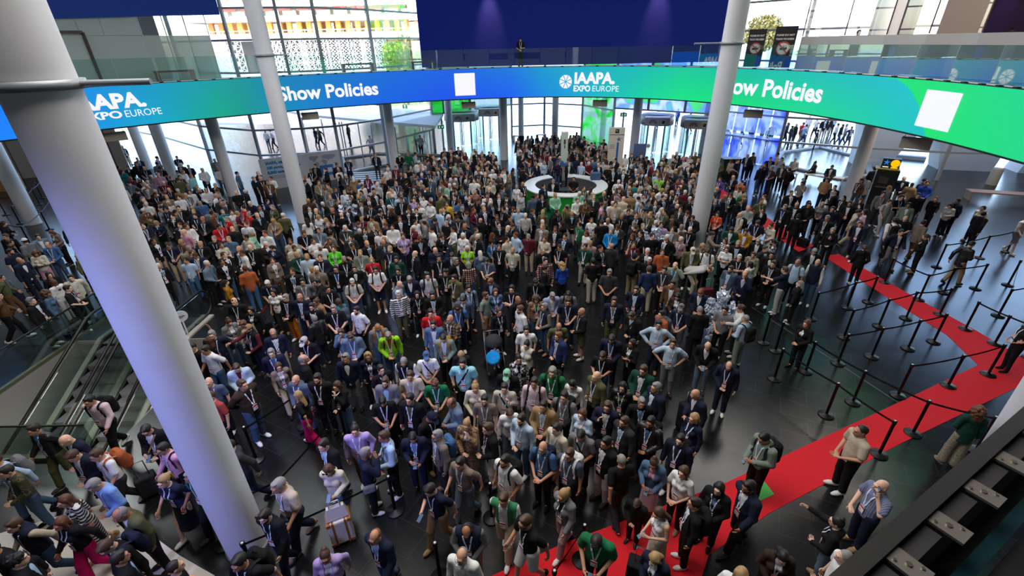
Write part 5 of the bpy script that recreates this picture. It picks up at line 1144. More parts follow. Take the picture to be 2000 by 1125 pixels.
14.89 18.96 0.992 m wk 62 tee:stone trousers:beige dark N,X:black|dark-haired man in stone coloured T-shirt, beige trousers, black shoulder strap, walking
15.38 19.06 0.963 f st -119 shirt:palepink trousers:black long:dark N|dark long-haired woman in pale pink shirt, black trousers
14.16 17.57 0.984 m wk -49 jkt:navy/white jeans:navy brown -|brown-haired man in navy jacket over white, navy jeans, walking
18.14 20.76 1.008 m cr -1 tee:black trousers:taupe dark -|dark-haired man in black T-shirt, taupe trousers, arms crossed
21.20 17.94 0.968 m wk 10 tee:white shorts:grey brown N,W|brown-haired man in white T-shirt, grey shorts, walking
12.13 19.58 1.032 m st -52 jkt:black/royal trousers:black grey -|grey-haired man in black jacket over royal blue, black trousers
12.86 19.94 1.016 m st -43 jkt:black/white trousers:black balding:grey -|balding man in black jacket over white, black trousers
13.37 19.87 1.024 m st -34 jkt:black/charcoal jeans:navy dark N|dark-haired man in black jacket over dark grey, navy jeans
12.20 18.61 0.963 f st -208 jkt:black/black trousers:black bun:black N|black bun-haired woman in black jacket over black, black trousers
13.23 18.22 1.008 m wk -66 jkt:black/grey trousers:black grey -|grey-haired man in black jacket over grey, black trousers, walking
12.70 17.03 0.955 f st -47 jkt:black/floral trousers:black bob:grey N|grey bob-haired woman in black jacket over flowered, black trousers
14.19 20.19 0.963 f hd -45 sweat:grey trousers:black long:blond N|blond long-haired woman in grey sweater, black trousers, hands held together
14.16 19.43 0.984 m st -36 jkt:navy/black trousers:black dark N|dark-haired man in navy jacket over black, black trousers, right of woman in grey sweater
10.65 14.87 1.032 m lk -26 jkt:black/white trousers:black grey -|grey-haired man in black jacket over white, looking down, behind man in navy gilet over white
10.23 13.93 1.008 m st -46 vest:navy/white jeans:blue bald K,N,W|bald man in navy gilet over white, blue jeans, beard
9.61 13.99 1.0 m st -54 polo:ltblue trousers:black bald K,N,B:olive|bald man in light blue polo shirt, black trousers, beard, olive backpack
8.93 13.42 0.992 m ex -144 polo:navy trousers:ltgrey brown W|brown-haired man in navy polo shirt, light grey trousers, arm stretched out
8.74 13.89 1.016 m hd -52 jkt:black/grey trousers:black brown S|brown-haired man in black jacket over grey, black trousers, sunglasses on head, hands held together
7.45 13.14 1.032 m fc -40 jkt:navy/ltblue trousers:navy balding:ginger N|balding man in navy jacket over light blue, navy trousers, hand at face
7.23 13.65 0.984 m st -58 jkt:slate/ltblue trousers:navy brown K|brown-haired man in slate blue jacket over light blue, navy trousers, beard
7.92 14.60 0.968 m cr -18 tee:black trousers:black white -|white-haired man in black T-shirt, black trousers, arms crossed
8.12 14.14 0.925 f st -150 sweat:white trousers:black bob:black N|black bob-haired woman in white sweater, black trousers
8.61 14.97 0.925 f st -40 jkt:patterned/white trousers:black short:auburn -|auburn short-haired woman in patterned jacket over white, black trousers
9.14 15.28 0.976 m st 19 jkt:charcoal/white trousers:black brown -|brown-haired man in dark grey jacket over white, black trousers
9.12 14.72 0.984 m st -42 jkt:black/white trousers:black black N|black-haired man in black jacket over white, black trousers, right of woman in patterned jacket
9.71 15.76 1.0 m st -112 shirt:zebra trousers:black dark K,N|dark-haired man in black and white patterned shirt, black trousers, beard
9.23 15.92 1.016 m lk -40 jkt:black/white trousers:black grey -|grey-haired man in black jacket over white, black trousers, looking down, behind woman in patterned jacket
9.22 16.95 0.984 m hd -34 jkt:mustard/white trousers:black curlyshort:dark -|curly-haired man in mustard jacket over white, black trousers, hands held together
8.32 15.64 1.024 m st -28 jkt:black/ltblue trousers:black greyshort -|short-grey-haired man in black jacket over light blue, black trousers
7.85 15.42 0.94 f cr -37 tee:white trousers:black short:auburn G|auburn short-haired woman in white T-shirt, black trousers, glasses, arms crossed
8.14 16.23 0.94 f st -67 top:stripebw trousers:black long:brown S|brown long-haired woman in black and white striped top, black trousers, sunglasses on head
7.01 15.14 1.0 m lk -25 tee:white jeans:navy dark B:black|dark-haired man in white T-shirt, navy jeans, black backpack, looking down
6.52 15.28 1.008 m lk -13 jkt:olive/stone trousers:black dark C:cream|dark-haired man in olive jacket over stone coloured, black trousers, cream cap, looking down
7.06 15.79 0.963 f ph -4 sweat:taupe trousers:black bob:blond -|blond bob-haired woman in taupe sweater, black trousers, looking at a phone
7.76 16.77 0.976 m ex 65 jkt:taupe/taupe trousers:black curlyshort:dark N|curly-haired man in taupe jacket over taupe, black trousers, arm stretched out
8.78 17.21 1.0 m ph -37 jkt:dkgreen/white trousers:black black -|black-haired man in dark green jacket over white, black trousers, looking at a phone
9.87 18.81 1.0 m wk -88 polo:cream trousers:beige bald B:black|bald man in cream polo shirt, beige trousers, black backpack, walking
10.09 17.79 1.032 m lk -40 tee:navy trousers:navy dark K|dark-haired man in navy T-shirt, navy trousers, beard, looking down
10.63 17.70 0.948 f fc -71 sweat:cream trousers:white bun:brown -|brown bun-haired woman in cream sweater, white trousers, hand at face
6.60 14.78 1.016 m bd 56 sweat:ltgrey trousers:stone balding:brown N|balding man in light grey sweater, stone coloured trousers, bending over
9.03 19.22 0.948 f st -35 tee:orangered trousers:black bun:dark -|dark bun-haired woman in bright orange T-shirt, black trousers
4.51 13.61 1.016 m st -188 shirt:royalnavy trousers:beige brown N|brown-haired man in royal blue shirt, beige trousers
4.29 14.72 1.0 m up 144 polo:black trousers:khaki dark C:navy,N,B:black|dark-haired man in black polo shirt, khaki trousers, navy cap, black backpack, arm raised
2.80 14.37 1.0 m st -176 tee:black trousers:stone black N|black-haired man in black T-shirt, stone coloured trousers
3.17 13.42 1.032 m hd -18 polo:charcoal trousers:charcoal grey N|grey-haired man in dark grey polo shirt, dark grey trousers, hands held together
1.75 14.35 0.925 f ph -167 sweat:royal trousers:black curly:blond N|curly-haired woman in royal blue sweater, black trousers, looking at a phone
1.10 13.98 0.976 m st 86 sweat:black trousers:black black N|black-haired man in black sweater, black trousers
1.17 14.47 1.016 m st 15 jkt:plaidred/black trousers:black dark N|dark-haired man in red checked jacket over black, black trousers
1.12 15.38 1.008 m st 26 jkt:black/white trousers:black greyshort N|short-grey-haired man in black jacket over white, black trousers
4.77 14.51 0.968 m st -18 jkt:black/ltblue trousers:black white N|white-haired man in black jacket over light blue, black trousers
5.02 13.61 1.016 m hd -30 polo:charcoal trousers:black dark S|dark-haired man in dark grey polo shirt, black trousers, sunglasses on head, hands held together
5.49 13.98 0.992 m er -31 jkt:sage/blue jeans:paleblue balding:ginger -|balding man in sage green jacket over blue, pale jeans, phone at ear
4.95 12.56 1.032 m st -32 jkt:brown/white jeans:blue dark -|dark-haired man in brown jacket over white, blue jeans
0.76 13.05 1.016 m lk -8 jkt:black/black trousers:black curlyshort:black G|curly-haired man in black jacket over black, black trousers, glasses, looking down
-4.56 14.01 1.024 m hd 13 tee:white shorts:navy dark B:black,W|dark-haired man in white T-shirt, navy shorts, black backpack, hands held together
-3.63 12.98 1.016 m ph 66 jkt:steel/white trousers:navy bald -|bald man in steel blue jacket over white, navy trousers, looking at a phone
-3.30 13.35 1.032 m lk 9 jkt:navy/white trousers:black grey N,B:black|grey-haired man in navy jacket over white, black trousers, black backpack, looking down
-2.74 13.48 1.024 m st 11 tee:ltgrey trousers:black dark B:black|dark-haired man in light grey T-shirt, black trousers, black backpack
-3.80 14.01 0.992 m st -5 polo:black trousers:navy dark -|dark-haired man in black polo shirt, navy trousers, right of man in white T-shirt, navy shorts
-4.05 14.86 1.008 m st 5 jkt:dkgreen/grey trousers:black dark K,N|dark-haired man in dark green jacket over grey, black trousers, beard
-2.21 13.83 0.984 m st -1 jkt:black/black trousers:charcoal curlyshort:black -|curly-haired man in black jacket over black, dark grey trousers
-1.84 13.32 1.008 m sp -32 jkt:olive/black trousers:ltgrey dark G|dark-haired man in olive jacket over black, light grey trousers, glasses, hand at strap
-2.57 14.98 1.0 m st 10 tee:black trousers:black dark S|dark-haired man in black T-shirt, black trousers, sunglasses on head
-1.96 14.60 1.024 m st 58 jkt:black/white trousers:black grey -|grey-haired man in black jacket over white, black trousers, left of woman in red checked shirt
-2.11 15.19 1.024 m lk -2 jkt:navy/ltblue trousers:black dark -|dark-haired man in navy jacket over light blue, black trousers, looking down
-1.48 14.43 0.963 f st -164 shirt:plaidred jeans:blue bob:grey N,X:black|grey bob-haired woman in red checked shirt, blue jeans, black shoulder strap
-0.84 14.80 0.984 m ph -12 tee:slate trousers:brown dark -|dark-haired man in slate blue T-shirt, brown trousers, looking at a phone
-0.60 13.08 1.024 m lk -37 jkt:navy/ltblue trousers:brown ginger N|ginger man in navy jacket over light blue, brown trousers, looking down
-5.97 14.20 1.008 m st 13 jkt:black/royal jeans:paleblue dark G|dark-haired man in black jacket over royal blue, pale jeans, glasses
-5.38 14.35 0.968 m hd 11 jkt:black/white trousers:black brown N|brown-haired man in black jacket over white, black trousers, hands held together
-5.15 13.31 0.976 m hd 11 polo:stone jeans:blue white B:black|white-haired man in stone coloured polo shirt, blue jeans, black backpack, hands held together
-6.19 13.28 1.0 m ex -55 jkt:black/black trousers:black dark G,N|dark-haired man in black jacket over black, black trousers, glasses, arm stretched out
-6.73 13.28 1.008 m st 17 shirt:grey trousers:black dark G|dark-haired man in grey shirt, black trousers, glasses
-7.82 13.27 1.024 m lk 11 polo:navy trousers:black white G|white-haired man in navy polo shirt, black trousers, glasses, looking down
18.78 30.53 1.0 m si -52 shirt:ltgrey trousers:black grey N|grey-haired man in light grey shirt, black trousers, seated
19.81 29.97 0.917 f si -93 jkt:charcoal/grey trousers:black bun:dark N|dark bun-haired woman in dark grey jacket over grey, black trousers, seated
19.82 28.35 1.032 m si -45 jkt:charcoal/white trousers:black black -|black-haired man in dark grey jacket over white, black trousers, seated
20.72 26.06 0.992 m ex -188 sweat:black shorts:stone dark N,C:black|dark-haired man in black sweater, stone coloured shorts, black cap, arm stretched out
22.75 27.66 1.024 m si -19 shirt:ltgrey trousers:navy dark N|dark-haired man in light grey shirt, navy trousers, seated
20.72 23.94 1.0 m st -31 jkt:navy/white trousers:taupe balding:dark N|balding man in navy jacket over white, taupe trousers
15.97 26.30 0.992 m pk -181 jkt:dkbrown/black trousers:black black N,B:black|black-haired man in dark brown jacket over black, black trousers, black backpack, hands behind
15.22 23.62 0.976 m fc -53 polo:grey trousers:black brown N|brown-haired man in grey polo shirt, black trousers, hand at face
16.65 23.89 1.016 m st -45 sweat:tan trousers:navy dark N|dark-haired man in tan sweater, navy trousers""".split("\n")
CORES = """man in black jacket over white, sunglasses on head
curly-haired woman in denim shirt
dark-haired man in black T-shirt, hands held together
woman in white sweater, white trousers
man in cream jacket
black long-haired woman in black sweater
man in navy polo shirt, beard

man in grey sweater, black trousers
man in blue shirt
curly-haired woman in cream sweater
dark-haired man in steel blue jacket over white
woman in taupe jacket and black trousers
man in navy jacket over black, black cap
man in brown jacket over black, glasses
woman in olive sweater
dark-haired man in navy jacket over white, beige trousers
man in black jacket over yellow

brown long-haired woman in black sweater, black trousers
dark-haired man in brown jacket over black
man in olive jacket and brown trousers
black-haired man in pale pink shirt
man in black leather jacket over cyan
bald man in navy jacket over light blue, looking down
brown-haired man in navy jacket over white, looking down
man in white T-shirt, rust orange backpack
dark-haired man in black jacket over white, glasses
man in pink shirt
man in light blue shirt, grey backpack
man in camouflage jacket
man in sky blue shirt
woman in navy dress
man in teal polo shirt
man in light blue shirt, glasses
auburn long-haired woman in black and white striped top
auburn long-haired woman in black sweater
man in navy gilet over beige
man in olive jacket over white
brown-haired man in black jacket over white, glasses


curly-haired man in black jacket over light blue
black-haired man in black jacket over white, walking
grey-haired man in beige T-shirt
dark-haired man in black jacket over black, walking
woman in cream sweater, blue jeans
woman in lilac jacket
man in black T-shirt, black backpack
man in navy jacket over light blue, glasses
bald man in slate blue T-shirt
man in brick red T-shirt
man in dark brown jacket and blue jeans
man in slate blue sweater
man in black sweater, beard
woman in black sweater, wide denim trousers
woman in black T-shirt
dark-haired man in black jacket over light blue, walking
man in lilac shirt
man in navy sweater, black trousers
man in light blue shirt, black trousers
black-haired man in black T-shirt, sunglasses on head
man in grey jacket and black trousers
man in black polo shirt, black trousers
man in dark grey sweater
man in navy polo shirt, tan trousers
man in taupe polo shirt, pale jeans
black-haired man in white polo shirt
man in white and green T-shirt
man in black T-shirt, glasses
woman in grey jacket over black
man in navy gilet over grey
man in white shirt, glasses
brown-haired man in beige T-shirt
curly-haired man in green polo shirt
man in black jacket over olive
man in black sweater, navy cap
man in navy jacket over sky blue
man in taupe jacket over white
man in steel blue jacket over grey
woman in cream shirt
man in taupe polo shirt, beard
man in aqua blue polo shirt
man in black jacket over white, mint green cap
man in stone coloured shirt
woman in white sweater, pale jeans
man in pale blue shirt, beard
dark-haired man in pale pink shirt
man in tan jacket
grey-haired man in green polo shirt
woman in white shirt
dark-haired man in grey T-shirt
woman in pale blue shirt
man in cream shirt
man in grey polo shirt, black shoulder strap
man in blue polo shirt
man in slate blue polo shirt
woman in leopard print jacket over white
man in black jacket over maroon
black-haired man in green polo shirt
boy in black sweater
short-grey-haired man in black T-shirt
woman in denim jacket over pink
brown long-haired woman in white T-shirt
woman in white tank top
man in black jacket over white, black backpack
woman in black jacket over denim
black-haired man in navy jacket over white
woman in navy jacket and navy trousers
bald man in olive jacket over black
woman in black leather jacket
man in dark green jacket and brown trousers
grey-haired man in navy jacket over white, navy trousers
man in black jacket over sky blue
brown-haired man in navy jacket over white, glasses
man in dark grey jacket over light blue
man in black leather jacket over blue
man in black jacket and light grey trousers
bald man in navy jacket over white, looking down
woman in navy shirt
man in navy sweater, beard
man in sage green sweater
man in blue striped polo shirt
woman in black sweater, glasses
black long-haired woman in dark brown jacket over white
short-grey-haired man in white T-shirt
blond long-haired woman in white T-shirt
man in beige polo shirt
woman in dark green jacket
man in navy sweater, glasses
man in white T-shirt, blue jeans
crop-haired man in black T-shirt, walking
man in pale blue jacket
woman in grey jacket over white
bald man in black jacket over black
black bob-haired woman in black jacket over white
auburn short-haired woman in taupe sweater
man in black gilet over maroon
balding man in navy jacket over white, glasses
black long-haired woman in white T-shirt
man in black jacket over blue checked

man in black polo shirt, beard
woman in tan jacket
grey-haired man in black leather jacket over black
man in black T-shirt, beard
woman in teal jacket
man in black polo shirt, black backpack
man in white T-shirt, beard
man in black T-shirt, light grey cap
grey-haired man in navy jacket over blue
woman in taupe jacket and beige trousers
balding man in black jacket over black
grey-haired man in navy jacket over white, grey trousers
woman in navy jacket and black trousers
man in steel blue jacket over denim
woman in denim jacket over white
man in grey jacket and blue jeans
man in lime green jacket
man in black and white striped sweater
woman in black jacket over slate blue
man in black jacket and brown trousers
man in red T-shirt
man in denim jacket
man in brown checked shirt
man in sage green jacket over white, mustard backpack
man in white T-shirt, blue cap
man in black gilet over white
blond long-haired woman in black jacket over white
man in blue T-shirt
man in slate blue jacket over white
man in steel blue sweater
man in sage green T-shirt
woman in denim shirt, blue jeans
brown bun-haired woman in black jacket over black
man in black polo shirt, dark grey trousers
bald man in black jacket over white, black trousers
curly-haired man in white polo shirt
woman in leopard print jacket over green
man in navy gilet over taupe
man in grey blue striped jacket
dark-haired man in white polo shirt
woman in cream gilet
woman in black and white patterned jacket
man in grey T-shirt, beard

bald man in black sweater
man in olive T-shirt
man in royal blue jacket
man in navy jacket over taupe
man in navy jacket over pale blue
man in black jacket over pale blue
man in navy jacket over blue, beard
man in black T-shirt, blue jeans
dark long-haired woman in black jacket over white
black-haired man in pale blue shirt
man in rust orange jacket
man in pale blue T-shirt
man in navy T-shirt, grey shorts
black-haired woman in dark brown jacket over white
ginger man in navy jacket over white
short-grey-haired man in black jacket over black
man in black jacket over white, pale jeans

curly-haired man in white shirt
short-grey-haired man in pale blue shirt
balding man in navy jacket over navy
brown bob-haired woman in black jacket over white
brown-haired man in light grey T-shirt
man in grey sweater, dark grey trousers
man in white sweater
dark-haired man in navy jacket over white, grey trousers
bald man in black T-shirt
man in sage green jacket over white, sunglasses on head
man in taupe jacket over brown
brown ponytailed woman in black jacket over white
auburn bun-haired woman in black jacket over black
woman in light grey sweater
black-haired man in navy jacket over navy

dark-haired woman in cream sweater
black-haired man in black jacket over black
man in black leather jacket and tan trousers
brown ponytailed woman in black jacket over black

brown long-haired woman in dark brown jacket over white
man in stone coloured T-shirt
woman in pale pink shirt
man in navy jacket over white, navy jeans
man in black T-shirt, taupe trousers
man in white T-shirt, grey shorts
grey-haired man in black jacket over royal blue
balding man in black jacket over white
man in black jacket over dark grey
black bun-haired woman in black jacket over black
grey-haired man in black jacket over grey
woman in black jacket over flowered
woman in grey sweater


man in navy gilet over white
man in light blue polo shirt
brown-haired man in navy polo shirt
man in black jacket over grey, sunglasses on head
balding man in navy jacket over light blue, navy trousers
man in slate blue jacket over light blue
white-haired man in black T-shirt
woman in white sweater, black trousers
woman in patterned jacket
brown-haired man in dark grey jacket over white

man in black and white patterned shirt

man in mustard jacket
short-grey-haired man in black jacket over light blue
woman in white T-shirt, glasses
woman in black and white striped top, black trousers
man in white T-shirt, navy jeans
man in olive jacket over stone coloured
blond bob-haired woman in taupe sweater
man in taupe jacket over taupe
black-haired man in dark green jacket over white
man in cream polo shirt
dark-haired man in navy T-shirt, looking down
woman in cream sweater, white trousers
man in light grey sweater
woman in bright orange T-shirt
man in royal blue shirt
man in black polo shirt, khaki trousers
man in black T-shirt, stone coloured trousers
grey-haired man in dark grey polo shirt
woman in royal blue sweater
black-haired man in black sweater
man in red checked jacket
short-grey-haired man in black jacket over white
white-haired man in black jacket over light blue
dark-haired man in dark grey polo shirt
man in sage green jacket over blue
man in brown jacket over white
curly-haired man in black jacket over black, glasses
man in white T-shirt, navy shorts
bald man in steel blue jacket over white
man in navy jacket over white, black backpack
dark-haired man in light grey T-shirt

man in dark green jacket over grey
curly-haired man in black jacket over black, dark grey trousers
man in olive jacket over black, glasses
dark-haired man in black T-shirt, sunglasses on head

dark-haired man in navy jacket over light blue
woman in red checked shirt
dark-haired man in slate blue T-shirt
man in navy jacket and brown trousers
man in black jacket over royal blue, glasses
brown-haired man in black jacket over white, hands held together
man in stone coloured polo shirt
dark-haired man in black jacket over black, glasses
man in grey shirt
man in navy polo shirt, glasses
grey-haired man in light grey shirt
woman in dark grey jacket
black-haired man in dark grey jacket over white
man in black sweater, black cap
dark-haired man in light grey shirt
man in navy jacket and taupe trousers
man in dark brown jacket and black trousers
brown-haired man in grey polo shirt
man in tan sweater""".split("\n")
CROWD_TOPS = 'aqua beige black blue brightblue brightgreen brown camo charcoal cream denim dkbrown dkgreen dkteal dustypink green grey khaki lilac lime ltblue ltgrey maroon mint mustard navy olive paleblue pink plaid purple red royal rust sage slate steel stone tan taupe teal white yellow'.split()
CROWD_BOTS = 'beige black blue brown charcoal floral jeans navy olive paleblue stone'.split()
